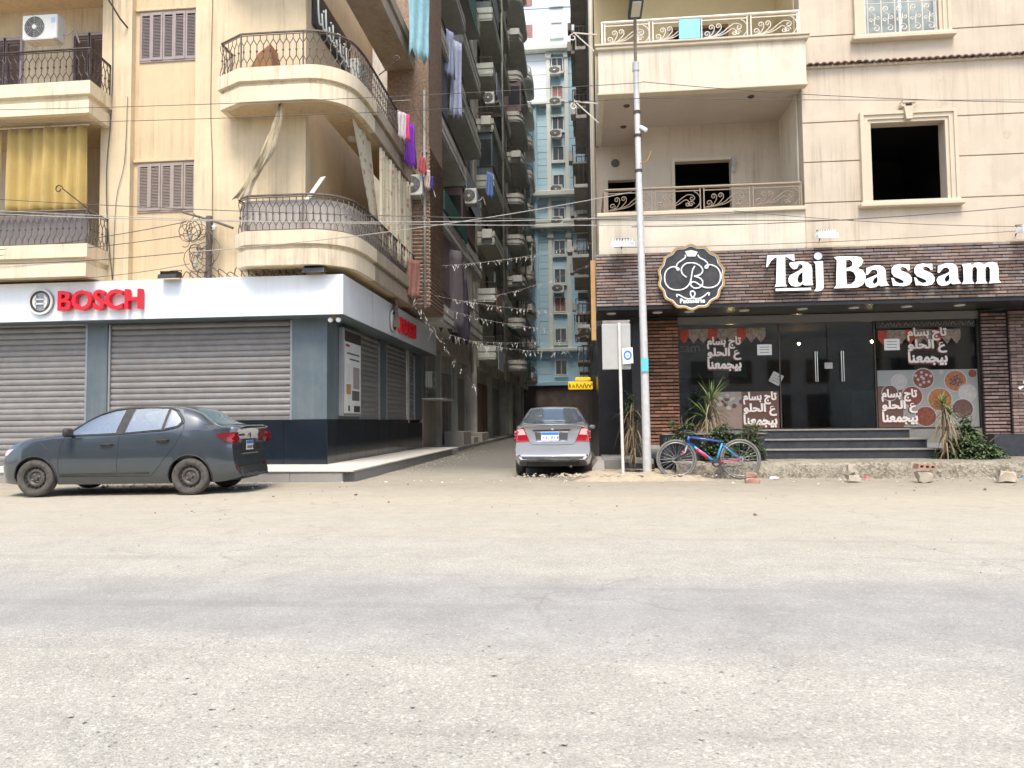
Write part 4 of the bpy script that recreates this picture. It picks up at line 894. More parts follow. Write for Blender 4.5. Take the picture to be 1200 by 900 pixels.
# ------------------------------------------------------------------ cars
def lerp(a, b, t): return a + (b - a) * t
def sstep(a, b, x): t = max(0, min(1, (x - a) / (b - a))); return t * t * (3 - 2 * t)
class Car:
    """x = distance behind the front bumper, y = half width, z up; sections are lofted along x"""
    def __init__(s, st, L, axles, wr, rearprof, taper):
        s.L, s.ax, s.wr = L, axles, wr
        keys = [v[0] for v in st]; N = 84; rows = []
        for i in range(N + 1):
            x = L * i / N
            j = max(k for k in range(len(keys)) if keys[k] <= x + 1e-9); j = min(j, len(keys) - 2)
            t = (x - keys[j]) / (keys[j + 1] - keys[j])
            def cat(q):
                p0, p1, p2, p3 = [st[max(0, min(len(st) - 1, j + d))][q] for d in (-1, 0, 1, 2)]
                m1 = (p2 - p0) * .5; m2 = (p3 - p1) * .5
                if (p1 - p0) * (p2 - p1) <= 0: m1 = 0
                if (p2 - p1) * (p3 - p2) <= 0: m2 = 0
                return (2 * t ** 3 - 3 * t * t + 1) * p1 + (t ** 3 - 2 * t * t + t) * m1 + (-2 * t ** 3 + 3 * t * t) * p2 + (t ** 3 - t * t) * m2
            zb, wl, zm, wm, zbelt, wb, ze, wr_, zt = [cat(q) for q in range(1, 10)]
            g = max(0, ze - zbelt)
            pts = [(0, zb), (wl * .6, zb), (wl * .93, zb + .004), (wl, zb + .06), (lerp(wl, wm, .62), lerp(zb, zm, .45)), (wm, zm), (lerp(wm, wb, .3), lerp(zm, zbelt, .45)), (lerp(wm, wb, .72), lerp(zm, zbelt, .8)),
                   (wb, zbelt), (wb - .028, zbelt + min(.03, g * .4 + .008)), (lerp(wb - .028, wr_, .36) + g * .035, lerp(zbelt, ze, .38)), (lerp(wb - .028, wr_, .72) + g * .03, lerp(zbelt, ze, .74)), (wr_, ze),
                   (wr_ * .93, lerp(ze, zt, .38)), (wr_ * .76, lerp(ze, zt, .68)), (wr_ * .4, lerp(ze, zt, .93)), (0, zt)]
            row = []
            for (y, z) in pts:
                e = sstep(L - .75, L, x); e0 = sstep(.75, 0, x)
                dx = e * (rearprof(z) - taper[1] * (y / .85) ** 3) + e0 * taper[0] * (y / .85) ** 2.5
                row.append((x + dx, y, z))
            rows.append(row)
        mb = MB(); n = len(rows[0])
        full = [r + [(x, -y, z) for (x, y, z) in r[::-1][1:-1]] for r in rows]
        m = len(full[0]); mb.add([p for r in full for p in r], [(i * m + k, (i + 1) * m + k, (i + 1) * m + (k + 1) % m, i * m + (k + 1) % m) for i in range(len(full) - 1) for k in range(m)])
        # ends closed by strips between the two sides
        for r, fl in ((full[0], 0), (full[-1], 1)):
            for k in range(n - 1):
                a = r[k]; b = r[k + 1]; c = r[-(k + 1) % m] if k + 1 < n else b; c = (b[0], -b[1], b[2]); d = (a[0], -a[1], a[2])
                mb.add([a, b, c, d], [(0, 1, 2, 3)])
        s.mb = mb
    def finish(s, mats, dlo=None):
        me = s.mb.mesh('shell', mats, 35, weld=True)
        o = bpy.data.objects.new('shell', me); sc.collection.objects.link(o)
        cut = MB()
        for ax in s.ax:
            for sd in (-1, 1):
                c = MB(); Rr = s.wr + .055; n = 40
                vs = [(ax + Rr * math.cos(2 * math.pi * k / n), yy, s.wr + Rr * math.sin(2 * math.pi * k / n)) for yy in (sd * .52, sd * 1.2) for k in range(n)]
                cut.add(vs, [tuple(range(n)), tuple(range(n, 2 * n))] + [(k, (k + 1) % n, (k + 1) % n + n, k + n) for k in range(n)], 1)
        if dlo: cut.prism(dlo, -1.3, 1.3, mi=1)
        cme = cut.mesh('cut', mats, weld=True); cme.polygons.foreach_set('material_index', [1] * len(cme.polygons))
        co = bpy.data.objects.new('cut', cme); sc.collection.objects.link(co)
        md = o.modifiers.new('b', 'BOOLEAN'); md.object = co; md.operation = 'DIFFERENCE'; md.solver = 'EXACT'; md.material_mode = 'INDEX'
        dg = bpy.context.evaluated_depsgraph_get(); ev = o.evaluated_get(dg); me2 = bpy.data.meshes.new_from_object(ev)
        s.bvh = BVHTree.FromPolygons([v.co[:] for v in me.vertices], [p.vertices[:] for p in me.polygons])
        bpy.data.objects.remove(o); bpy.data.objects.remove(co)
        for p in me2.polygons:
            if p.center.z < .21: p.material_index = 1
        me2.polygons.foreach_set('use_smooth', [True] * len(me2.polygons)); me2.set_sharp_from_angle(angle=R(32)); me2.name = 'body'
        s.body = me2; return me2
    def cast(s, view, a, b, off):
        if view in ('L', 'R'):
            sd = -1 if view == 'L' else 1      # left side of the car is -y in this frame
            h = s.bvh.ray_cast(Vector((a, sd * 2, b)), Vector((0, -sd, 0))); base = Vector((a, sd * .8, b))
        elif view == 'B': h = s.bvh.ray_cast(Vector((s.L + 1.5, a, b)), Vector((-1, 0, 0))); base = Vector((s.L, a, b))
        elif view == 'F': h = s.bvh.ray_cast(Vector((-1.5, a, b)), Vector((1, 0, 0))); base = Vector((0, a, b))
        elif view == 'T': h = s.bvh.ray_cast(Vector((a, b, 3)), Vector((0, 0, -1))); base = Vector((a, b, 1))
        if h[0] is None: return base
        return h[0] + h[1] * off
    def patch(s, view, poly, off=.006, cuts=3, thick=.012, smooth=True):
        """polygon laid on the body surface, with thickness"""
        bm = bmesh.new(); vs = [bm.verts.new((a, b, 0)) for a, b in poly]; bm.faces.new(vs)
        bmesh.ops.triangulate(bm, faces=bm.faces[:])
        for _ in range(cuts): bmesh.ops.subdivide_edges(bm, edges=[e for e in bm.edges if e.calc_length() > .07], cuts=1, use_grid_fill=True)
        bmesh.ops.triangulate(bm, faces=bm.faces[:])
        bm.verts.index_update(); n = len(bm.verts)
        top = [s.cast(view, v.co.x, v.co.y, off) for v in bm.verts]; bot = [s.cast(view, v.co.x, v.co.y, off - thick) for v in bm.verts]
        mb = MB(); mb.add(top + bot, [[v.index for v in f.verts] for f in bm.faces] + [[v.index + n for v in f.verts][::-1] for f in bm.faces])
        for e in bm.edges:
            if e.is_boundary: a, b = e.verts[0].index, e.verts[1].index; mb.f.append((a, b, b + n, a + n)); mb.mi.append(0)
        bm.free(); return mb
    def seam(s, view, pts, r=.005, off=.001):
        P = []
        for (a, b), (c, d) in zip(pts, pts[1:]):
            k = max(2, int(math.hypot(c - a, d - b) / .05))
            P += [s.cast(view, lerp(a, c, i / k), lerp(b, d, i / k), off) for i in range(k)]
        P.append(s.cast(view, *pts[-1], off)); return MB().tube(P, r, 4)
def round_poly(p, k=3):
    return [(v.x, v.y) for v in smooth_pts([(a, b, 0) for a, b in p], k, True)]
def wheel(parent, ax, side, wr, track, steel):
    y = side * track; t = bpy.data.objects.new('wheel', None); sc.collection.objects.link(t); t.parent = parent; t.location = (ax, y, wr); sd = side
    w = .095
    pr = [(wr * .66, -w * .86), (wr * .74, -w), (wr * .9, -w * 1.0), (wr * .975, -w * .8), (wr, -w * .45), (wr, w * .45), (wr * .975, w * .8), (wr * .9, w), (wr * .74, w), (wr * .66, w * .86)]
    MB().lathe(pr, (0, 0, 0), 'y', 40).build('tyre', 'tyre', t, 40, True)
    tm = MB()
    rm = MB(); o = sd
    if steel:
        q = [(wr * .67, o * w * .84), (wr * .62, o * w * .8), (wr * .6, o * w * .35), (wr * .52, o * w * .28), (wr * .46, o * w * .55), (wr * .36, o * w * .62), (wr * .28, o * w * .38), (wr * .16, o * w * .42), (wr * .13, o * w * .7), (.001, o * w * .72)]
        rm.lathe(q, (0, 0, 0), 'y', 36); rb = rm.build('rim', 'rimsteel', t, 40, True)
        hm = MB()
        for k in range(16):
            a = 2 * math.pi * k / 16; c = Vector((wr * .52 * math.cos(a), o * w * .46, wr * .52 * math.sin(a)))
            hm.lathe([(.001, o * .012), (.014, o * .012), (.015, -o * .02)], c, 'y', 8)
        hm.build('vent_holes', 'black', t, False, True)['kind'] = 'stuff'
        bm_ = MB()
        for k in range(4):
            a = 2 * math.pi * k / 4 + .4; bm_.lathe([(.001, o * w * .56), (.012, o * w * .56), (.013, o * w * .36)], (wr * .2 * math.cos(a), 0, wr * .2 * math.sin(a)), 'y', 6)
        bm_.build('wheel_bolts', 'grey_metal', t, False, True)['kind'] = 'stuff'
    else:
        q = [(wr * .67, o * w * .84), (wr * .62, o * w * .8), (wr * .55, o * w * .5), (wr * .2, o * w * .7), (.001, o * w * .74)]
        rm.lathe(q, (0, 0, 0), 'y', 30); rm.build('rim', 'alu', t, 40, True)
    return t
def plate(parent, M, w=.34, h=.17):
    mb = MB(); mb.bbox(-w / 2, w / 2, -.006, .004, -h / 2, h / 2, .003); o = mb.build('number_plate', 'plate', parent, False, True); o.matrix_local = M
    MB().box(-w / 2 + .006, w / 2 - .006, -.0085, -.005, h * .14, h / 2 - .008).build('plate_band', 'plate_blue', o, False, True)
    t = MB()
    for i in range(6):
        x = -w * .4 + i * w * .155
        t.tube([(x, -.0085, -h * .36), (x + .012, -.0085, -h * .1 + .015 * (i % 2)), (x + .03, -.0085, -h * .02 - .02 * (i % 3))], .005, 4)
        if i % 2: t.tube([(x + .03, -.0085, -h * .05), (x + .022, -.0085, -h * .34)], .005, 4)
    t.build('plate_digits', 'ink', o, False, True)
    return o
def car_paint(name, col, dust, metal=.55):
    m, n, l, b = _new(name); v = _vec(n, l, True); sep = n.new('ShaderNodeSeparateXYZ'); l.new(v, sep.inputs[0])
    d1 = _ramp(n, l, _noise(n, l, v, 3.2, 6, .7), .35, .75, 0, dust); low = _ramp(n, l, sep.outputs[2], .75, .2, 0, dust * 1.1)
    ad = n.new('ShaderNodeMath'); ad.operation = 'ADD'; l.new(d1, ad.inputs[0]); l.new(low, ad.inputs[1]); ad.use_clamp = True
    c = _mix(n, l, ad.outputs[0], col, (.32, .28, .225)); l.new(c, b.inputs['Base Color'])
    l.new(_ramp(n, l, ad.outputs[0], 0, .6, .16, .75), b.inputs['Roughness'])
    b.inputs['Metallic'].default_value = metal; b.inputs['Coat Weight'].default_value = 1.
    l.new(_ramp(n, l, ad.outputs[0], 0, .6, .02, .35), b.inputs['Coat Roughness']); return m
MT['paint_dk'] = car_paint('charcoal_blue_car_paint', (.055, .07, .084), .03, .4)
MT['paint_si'] = car_paint('silver_car_paint', (.36, .375, .40), .08, .35)
MT['carglass'] = mat('tinted_car_glass', (.26, .37, .41), .05, .1, 2, metal=.55, obj=True, dust=.1)
MT['carglass_dk'] = mat('dark_car_glass', (.17, .21, .24), .06, .15, 2, metal=.7, obj=True, dust=.12)
# ---- charcoal sedan parked along the kerb.  columns: x, zbot, wlow, zmid, wmid, zbelt, wbelt, zedge, wedge, ztop
SED = [(0, .30, .50, .50, .60, .60, .57, .64, .48, .66), (.05, .22, .66, .50, .74, .70, .70, .77, .60, .79), (.22, .20, .74, .52, .81, .78, .77, .87, .66, .90), (.5, .19, .78, .56, .85, .88, .81, .945, .70, .98),
       (.95, .19, .80, .58, .865, .945, .83, 1.0, .72, 1.035), (1.2, .19, .80, .58, .865, .975, .83, 1.045, .71, 1.08), (1.42, .19, .80, .58, .865, .985, .825, 1.155, .70, 1.19), (1.75, .19, .80, .58, .865, 1.0, .82, 1.355, .65, 1.395), (2.08, .19, .80, .58, .865, 1.015, .82, 1.465, .615, 1.505),
       (2.4, .19, .80, .58, .865, 1.03, .82, 1.495, .60, 1.535), (2.85, .19, .80, .58, .865, 1.05, .82, 1.495, .595, 1.54), (3.2, .19, .80, .58, .865, 1.075, .815, 1.47, .59, 1.515), (3.48, .19, .795, .58, .86, 1.095, .805, 1.375, .60, 1.43), (3.74, .2, .79, .58, .855, 1.11, .795, 1.205, .63, 1.25),
       (3.98, .21, .785, .58, .85, 1.115, .785, 1.155, .68, 1.185), (4.18, .23, .77, .58, .835, 1.125, .765, 1.155, .68, 1.178), (4.30, .26, .74, .58, .81, 1.12, .735, 1.15, .66, 1.178), (4.35, .30, .70, .58, .78, 1.10, .70, 1.135, .64, 1.165)]
def sed_rear(z): return .05 * sstep(.72, .5, z) * sstep(.2, .34, z) - .03 * sstep(.75, .85, z) * sstep(1.14, 1.0, z) + .02 * sstep(1.06, 1.12, z)
car = Car(SED, 4.35, (.83, 3.46), .315, sed_rear, (.30, .26)); body = car.finish(['paint_dk', 'plastic'], [(x + .83, z) for x, z in ((.53, 1.035), (.64, 1.125), (.83, 1.255), (1.02, 1.365), (1.27, 1.44), (1.6, 1.472), (2.2, 1.465), (2.32, 1.42), (2.43, 1.30), (2.45, 1.24), (2.38, 1.165), (2.13, 1.105), (1.35, 1.05))])
body.materials.clear(); body.materials.append(MT['paint_dk']); body.materials.append(MT['plastic'])
S1 = thing('parked_sedan', 'dusty dark grey four-door sedan parked beside the roller shutters', 'car', (-10.12, 12.28, 0), R(5.0))
# car frame -> world: nose towards -X, left side towards -Y
link('body', body, S1, True)
def sz(p): return [(x + .83, z) for x, z in p]
CG = glass_mat('car_window_glass', (.82, .93, .93), .03, .25)
for side in ('L', 'R'):
    fw = sz([(.52, 1.03), (.60, 1.09), (.80, 1.235), (1.0, 1.345), (1.25, 1.425), (1.44, 1.452), (1.34, 1.06)])
    rw = sz([(1.50, 1.065), (1.60, 1.46), (1.85, 1.475), (2.17, 1.462), (2.12, 1.115)])
    qw = sz([(2.165, 1.125), (2.215, 1.45), (2.30, 1.41), (2.40, 1.30), (2.43, 1.24), (2.37, 1.175)])
    for nm, p, m in (('window_rubber', [(.47 + .83, 1.015)] + sz([(.62, 1.13), (.82, 1.275), (1.02, 1.385), (1.27, 1.455), (1.6, 1.488), (2.2, 1.482), (2.34, 1.43), (2.45, 1.3), (2.475, 1.235), (2.39, 1.15), (2.13, 1.09), (1.35, 1.035)]), 'plastic'),):
        pass
    for nm, p, m in (('window', fw, CG), ('window', rw, CG), ('window', qw, CG)):
        car.patch(side, p, .011, 5).build(nm, m, S1, 40, True)
    car.patch(side, sz([(1.33, 1.03), (1.50, 1.045), (1.61, 1.485), (1.44, 1.475)]), .006, 3, .03).build('door_pillar', 'plastic', S1, 40, True)
    car.patch(side, sz([(2.10, 1.09), (2.18, 1.11), (2.23, 1.475), (2.155, 1.475)]), .006, 3, .03).build('door_pillar', 'plastic', S1, 40, True)
    q = sz([(.47, 1.01), (.62, 1.13), (.82, 1.27), (1.02, 1.382), (1.27, 1.456), (1.6, 1.488), (2.2, 1.482), (2.34, 1.43), (2.45, 1.3), (2.475, 1.235), (2.39, 1.15), (2.13, 1.09), (1.35, 1.035), (.47, 1.01)])
    car.seam(side, q, .012, .003).build('window_rubber', 'plastic', S1, True, True)
    sm = MB()
    for pts in (sz([(.41, .33), (.40, .55), (.43, .85), (.49, 1.0)]), sz([(1.40, .33), (1.40, .7), (1.42, 1.03)]), sz([(1.95, .33), (2.06, .42), (2.2, .62), (2.38, .86), (2.5, 1.1), (2.47, 1.25)]), sz([(.41, .33), (1.95, .33)]),
                sz([(.2, .80), (.1, .9)])):
        sm.v += (q := car.seam(side, pts)).v and []; k = len(sm.v); sm.v += q.v; sm.f += [tuple(i + k for i in f) for f in q.f]; sm.mi += q.mi
    sm.build('door_seams', 'plastic', S1, False, True)['kind'] = 'stuff'
    car.patch(side, sz([(.43, .345), (1.94, .375), (1.94, .395), (.43, .375)]), .014, 3, .02).build('side_trim', 'plastic', S1, False, True)
    for x, z in ((1.22, .865), (2.17, .925)):
        c = MB(); sd = -1 if side == 'L' else 1; p = car.cast(side, x + .83, z, 0)
        dc = car.patch(side, round_poly([(x + .83 - .1, z - .03), (x + .83 + .1, z - .022), (x + .83 + .1, z + .03), (x + .83 - .1, z + .025)], 2), .004, 2).build('door_handle', 'plastic', S1, False, True)
        MB().tube([p + Vector((-.1, sd * .01, .0)), p + Vector((-.06, sd * .038, .006)), p + Vector((.07, sd * .04, .008)), p + Vector((.1, sd * .012, .008))], .014, 6).build('grip', 'plastic', dc, True, True)
    sd = -1 if side == 'L' else 1
    mm = MB(); mm.bbox(1.40, 1.50, sd * .95 - .11, sd * .95 + .11, 1.0, 1.15, .035); mm.tube([(1.45, sd * .80, 1.02), (1.45, sd * .90, 1.04)], .03, 6); mm.build('wing_mirror', 'plastic', S1, 40, True)
    lp = [(3.88, 1.02), (4.02, 1.05), (4.26, 1.055), (4.29, .95), (4.26, .86), (4.10, .87), (3.97, .94)]
    car.patch(side, lp, .010, 4, .03).build('tail_lamp', 'darkredlamp', S1, 40, True)
    car.patch(side, [(4.09, 1.02), (4.25, 1.04), (4.27, .95), (4.25, .88), (4.13, .89)], .014, 4, .02).build('lamp_lens', 'redlamp', S1, 40, True)
    s_ = 1 if side == 'R' else -1
    car.patch('B', [(s_ * .57, .875), (s_ * .655, .87), (s_ * .66, 1.04), (s_ * .585, 1.05)], .008, 3, .02).build('lamp_lens', 'redlamp', S1, 40, True)
    car.patch('B', [(s_ * .56, .42), (s_ * .66, .42), (s_ * .68, .48), (s_ * .56, .47)], .01, 2, .03).build('reflector', 'darkredlamp', S1, 40, True)
    car.patch(side, [(.08, .64), (.3, .70), (.42, .80), (.2, .78), (.1, .72)], .008, 3, .02).build('head_lamp', 'clearlamp', S1, 40, True)
    for ax in (.83, 3.46): # arch lips
        fl = MB(); fl.tube([car.cast(side, ax + .365 * math.cos(R(a)), .315 + .365 * math.sin(R(a)), .004) for a in range(-8, 190, 9)], .012, 5); fl.build('arch_lip', 'plastic', S1, True, True)
for sg in (1,):
    car.patch('B', round_poly([(-.50, 1.20), (-.44, 1.36), (-.36, 1.46), (0, 1.485), (.36, 1.46), (.44, 1.36), (.50, 1.20), (0, 1.185)], 2), .008, 4).build('rear_window', 'carglass', S1, 40, True)
    car.patch('F', round_poly([(-.62, 1.09), (-.56, 1.3), (-.5, 1.42), (0, 1.47), (.5, 1.42), (.56, 1.3), (.62, 1.09), (0, 1.06)], 2), .008, 4).build('windscreen', 'carglass_dk', S1, 40, True)
sp = MB(); sp.tube(smooth_pts([car.cast('B', -.62, 1.118, .0), car.cast('B', -.3, 1.135, .015), car.cast('B', 0, 1.14, .02), car.cast('B', .3, 1.135, .015), car.cast('B', .62, 1.118, .0)], 4), .02, 6)
sp.build('boot_spoiler', 'paint_dk', S1, True, True)
car.patch('B', [(-.33, .70), (.33, .70), (.33, .93), (-.33, .93)], .003, 4, .02).build('plate_recess', 'plastic', S1, 40, True)
p = car.cast('B', 0, .82, .02); plate(S1, Matrix.Translation(p) @ Matrix.Rotation(math.pi / 2, 4, 'Z'))
car.patch('B', [(-.36, .66), (.36, .66), (.36, .685), (-.36, .685)], .02, 3, .03).build('bumper_trim', 'grey_metal', S1, 40, True)
car.patch('B', [(-.6, .30), (.6, .30), (.52, .46), (-.52, .46)], .012, 4, .03).build('bumper_lower', 'plastic', S1, 40, True)
sm = MB()
for pts in ([(-.7, 1.1), (-.69, .72), (.69, .72), (.7, 1.1)],):
    sm = car.seam('B', pts)
sm.build('boot_seam', 'plastic', S1, False, True)
bd = MB(); p = car.cast('B', 0, 1.0, .012)
bd.prism([(-.028, 0), (0, -.05), (.028, 0), (0, .05)], p.x, p.x + .012, [[(-.012, 0), (0, -.024), (.012, 0), (0, .024)]], f=lambda a, b, d: (d, a, p.z + b)); bd.build('badge', 'chrome', S1, False, True)
bd = MB(); p = car.cast('B', -.4, 1.0, .008)
for i in range(5): bd.box(p.x, p.x + .008, -.5 + i * .05, -.465 + i * .05, .985, 1.02)
bd.build('badge_letters', 'chrome', S1, False, True)
for ax in (.83, 3.46):
    for side in (-1, 1): wheel(S1, ax, side, .315, .755, True)
MB().box(.9, 3.4, -.5, .5, .2, .26).build('underbody', 'plastic', S1, False, True)

for y in (-.36, .36):
    st_ = MB(); st_.bbox(2.25, 2.42, y - .24, y + .24, .9, 1.27, .06); st_.bbox(2.32, 2.42, y - .12, y + .12, 1.26, 1.42, .04); st_.build('front_seat', 'ac_dark', S1, 40, True)
st_ = MB(); st_.bbox(3.0, 3.2, -.6, .6, .95, 1.2, .05); st_.build('rear_seat', 'ac_dark', S1, 40, True)
MB().tube([(1.72 + .06 * math.cos(a), -.36 + .18 * math.sin(a), 1.05 + .17 * math.cos(a)) for a in [i * math.pi / 10 for i in range(20)]], .014, 6, True).build('steering_wheel', 'plastic', S1, True, True)
# ---- silver sedan seen from behind
AVE = [(0, .30, .48, .50, .58, .60, .55, .64, .46, .66), (.06, .22, .64, .50, .72, .68, .68, .74, .58, .77), (.25, .20, .72, .52, .80, .76, .76, .84, .64, .87), (.55, .19, .77, .56, .84, .85, .80, .91, .68, .945),
       (.95, .19, .79, .58, .855, .92, .82, .965, .70, .995), (1.2, .19, .79, .58, .855, .955, .82, 1.04, .68, 1.075), (1.6, .19, .79, .58, .855, .98, .82, 1.28, .62, 1.315), (2.0, .19, .79, .58, .855, 1.0, .815, 1.44, .56, 1.485),
       (2.4, .19, .79, .58, .855, 1.01, .81, 1.475, .545, 1.515), (2.85, .19, .79, .58, .855, 1.02, .81, 1.47, .54, 1.51), (3.15, .19, .79, .58, .85, 1.04, .805, 1.44, .53, 1.48), (3.45, .2, .785, .58, .845, 1.055, .80, 1.30, .56, 1.35), (3.7, .2, .78, .58, .84, 1.065, .79, 1.17, .62, 1.215),
       (3.85, .24, .775, .58, .835, 1.07, .78, 1.11, .65, 1.15), (4.1, .31, .765, .58, .82, 1.07, .76, 1.10, .65, 1.135), (4.26, .35, .745, .58, .80, 1.06, .735, 1.09, .64, 1.125), (4.31, .38, .72, .58, .78, 1.04, .71, 1.075, .62, 1.105)]
def ave_rear(z): return .045 * sstep(.80, .70, z) * sstep(.22, .36, z) - .02 * sstep(.8, .9, z) * sstep(1.1, 1.0, z)
car = Car(AVE, 4.31, (.82, 3.30), .305, ave_rear, (.3, .13)); body = car.finish(['paint_si', 'plastic'])
body.materials.clear(); body.materials.append(MT['paint_si']); body.materials.append(MT['plastic'])
S2 = thing('parked_sedan', 'silver sedan with red tail lamps seen from behind at the lane mouth', 'car', (-.64, 19.5, 0), R(-90 + 0.5))
link('body', body, S2, True)
CG = glass_mat('car_window_glass', (.82, .93, .93), .03, .25)
for side in ('L', 'R'):
    fw = [(1.35, 1.03), (1.6, 1.2), (1.95, 1.37), (2.2, 1.42), (2.22, 1.05)]; rw = [(2.3, 1.05), (2.3, 1.425), (2.75, 1.43), (3.1, 1.38), (3.2, 1.1)]
    for p in (fw, rw): car.patch(side, round_poly(p, 2), .008, 4).build('window', 'carglass_dk', S2, 40, True)
    for pts in ([(1.25, .33), (1.3, 1.0)], [(2.25, .33), (2.26, 1.03)], [(2.9, .4), (3.2, .9), (3.25, 1.06)]): car.seam(side, pts).build('door_seam', 'plastic', S2, False, True)
    s_ = -1 if side == 'L' else 1
    car.patch('B', [(s_ * .80, .74), (s_ * .48, .76), (s_ * .54, .90), (s_ * .60, 1.05), (s_ * .68, 1.07), (s_ * .77, .95)], .010, 4, .03).build('tail_lamp', 'redlamp', S2, 40, True)
    car.patch('B', [(s_ * .775, .89), (s_ * .56, .90), (s_ * .61, 1.02), (s_ * .70, 1.03), (s_ * .755, .97)], .016, 3, .03).build('lamp_lens', 'clearlamp', S2, 40, True)
    car.patch(side, [(4.0, .78), (4.3, .765), (4.26, .98), (4.1, 1.0)], .010, 3, .03).build('tail_lamp', 'redlamp', S2, 40, True)
    sd = s_; mm = MB(); mm.bbox(1.36, 1.44, sd * .90 - .08, sd * .90 + .08, .97, 1.08, .03); mm.tube([(1.4, sd * .8, 1.0), (1.4, sd * .92, 1.02)], .025, 6); mm.build('wing_mirror', 'paint_si', S2, 40, True)
    sm = car.seam('B', [(s_ * .66, 1.075), (s_ * .60, .99), (s_ * .50, .76), (s_ * .42, .695), (0, .685)]); sm.build('boot_seam', 'plastic', S2, False, True)
car.patch('B', round_poly([(-.62, 1.15), (-.545, 1.32), (-.47, 1.44), (0, 1.462), (.47, 1.44), (.545, 1.32), (.62, 1.15), (0, 1.135)], 3), .008, 4).build('rear_window', 'carglass_dk', S2, 40, True)
car.patch('F', round_poly([(-.6, 1.05), (-.5, 1.4), (0, 1.45), (.5, 1.4), (.6, 1.05), (0, 1.02)], 2), .008, 4).build('windscreen', 'carglass_dk', S2, 40, True)
car.patch('B', [(-.36, .735), (.33, .745), (.36, .985), (-.40, .975)], .004, 4, .03).build('plate_recess', 'paint_si', S2, 40, True)
car.patch('B', [(-.41, .975), (.37, .985), (.38, 1.01), (-.42, 1.0)], .018, 3, .03).build('boot_strip', 'plastic', S2, 40, True)
car.patch('B', [(-.34, .75), (.31, .76), (.33, .97), (-.37, .962)], .007, 4, .03).build('plate_surround', 'chrome', S2, 40, True)
p = car.cast('B', -.05, .865, .03); plate(S2, Matrix.Translation(p) @ Matrix.Rotation(math.pi / 2, 4, 'Z'), .37, .185)
car.patch('B', [(-.74, .455), (.74, .455), (.74, .485), (-.74, .485)], .015, 4, .03).build('bumper_strip', 'chrome', S2, 40, True)
car.patch('B', [(-.70, .365), (.70, .365), (.72, .44), (-.72, .44)], .006, 4, .03).build('bumper_lower', 'plastic', S2, 40, True)
p = car.cast('B', 0, 1.045, .012); MB().lathe([(.001, .015), (.03, .012), (.045, 0)], p, 'x', 12).build('badge', 'chrome', S2, False, True)
MB().tube([(4.2, .38, .24), (4.4, .38, .235)], .028, 8).build('exhaust_pipe', 'metal_dk', S2, True, True)
MB().box(3.7, 4.15, -.55, .55, .24, .34).build('underbody', 'plastic', S2, False, True); MB().tube([(3.3, -.7, .3), (3.3, .7, .3)], .04, 8).build('rear_axle', 'plastic', S2, False, True)
for ax in (.82, 3.30):
    for side in (-1, 1): wheel(S2, ax, side, .305, .735, False)

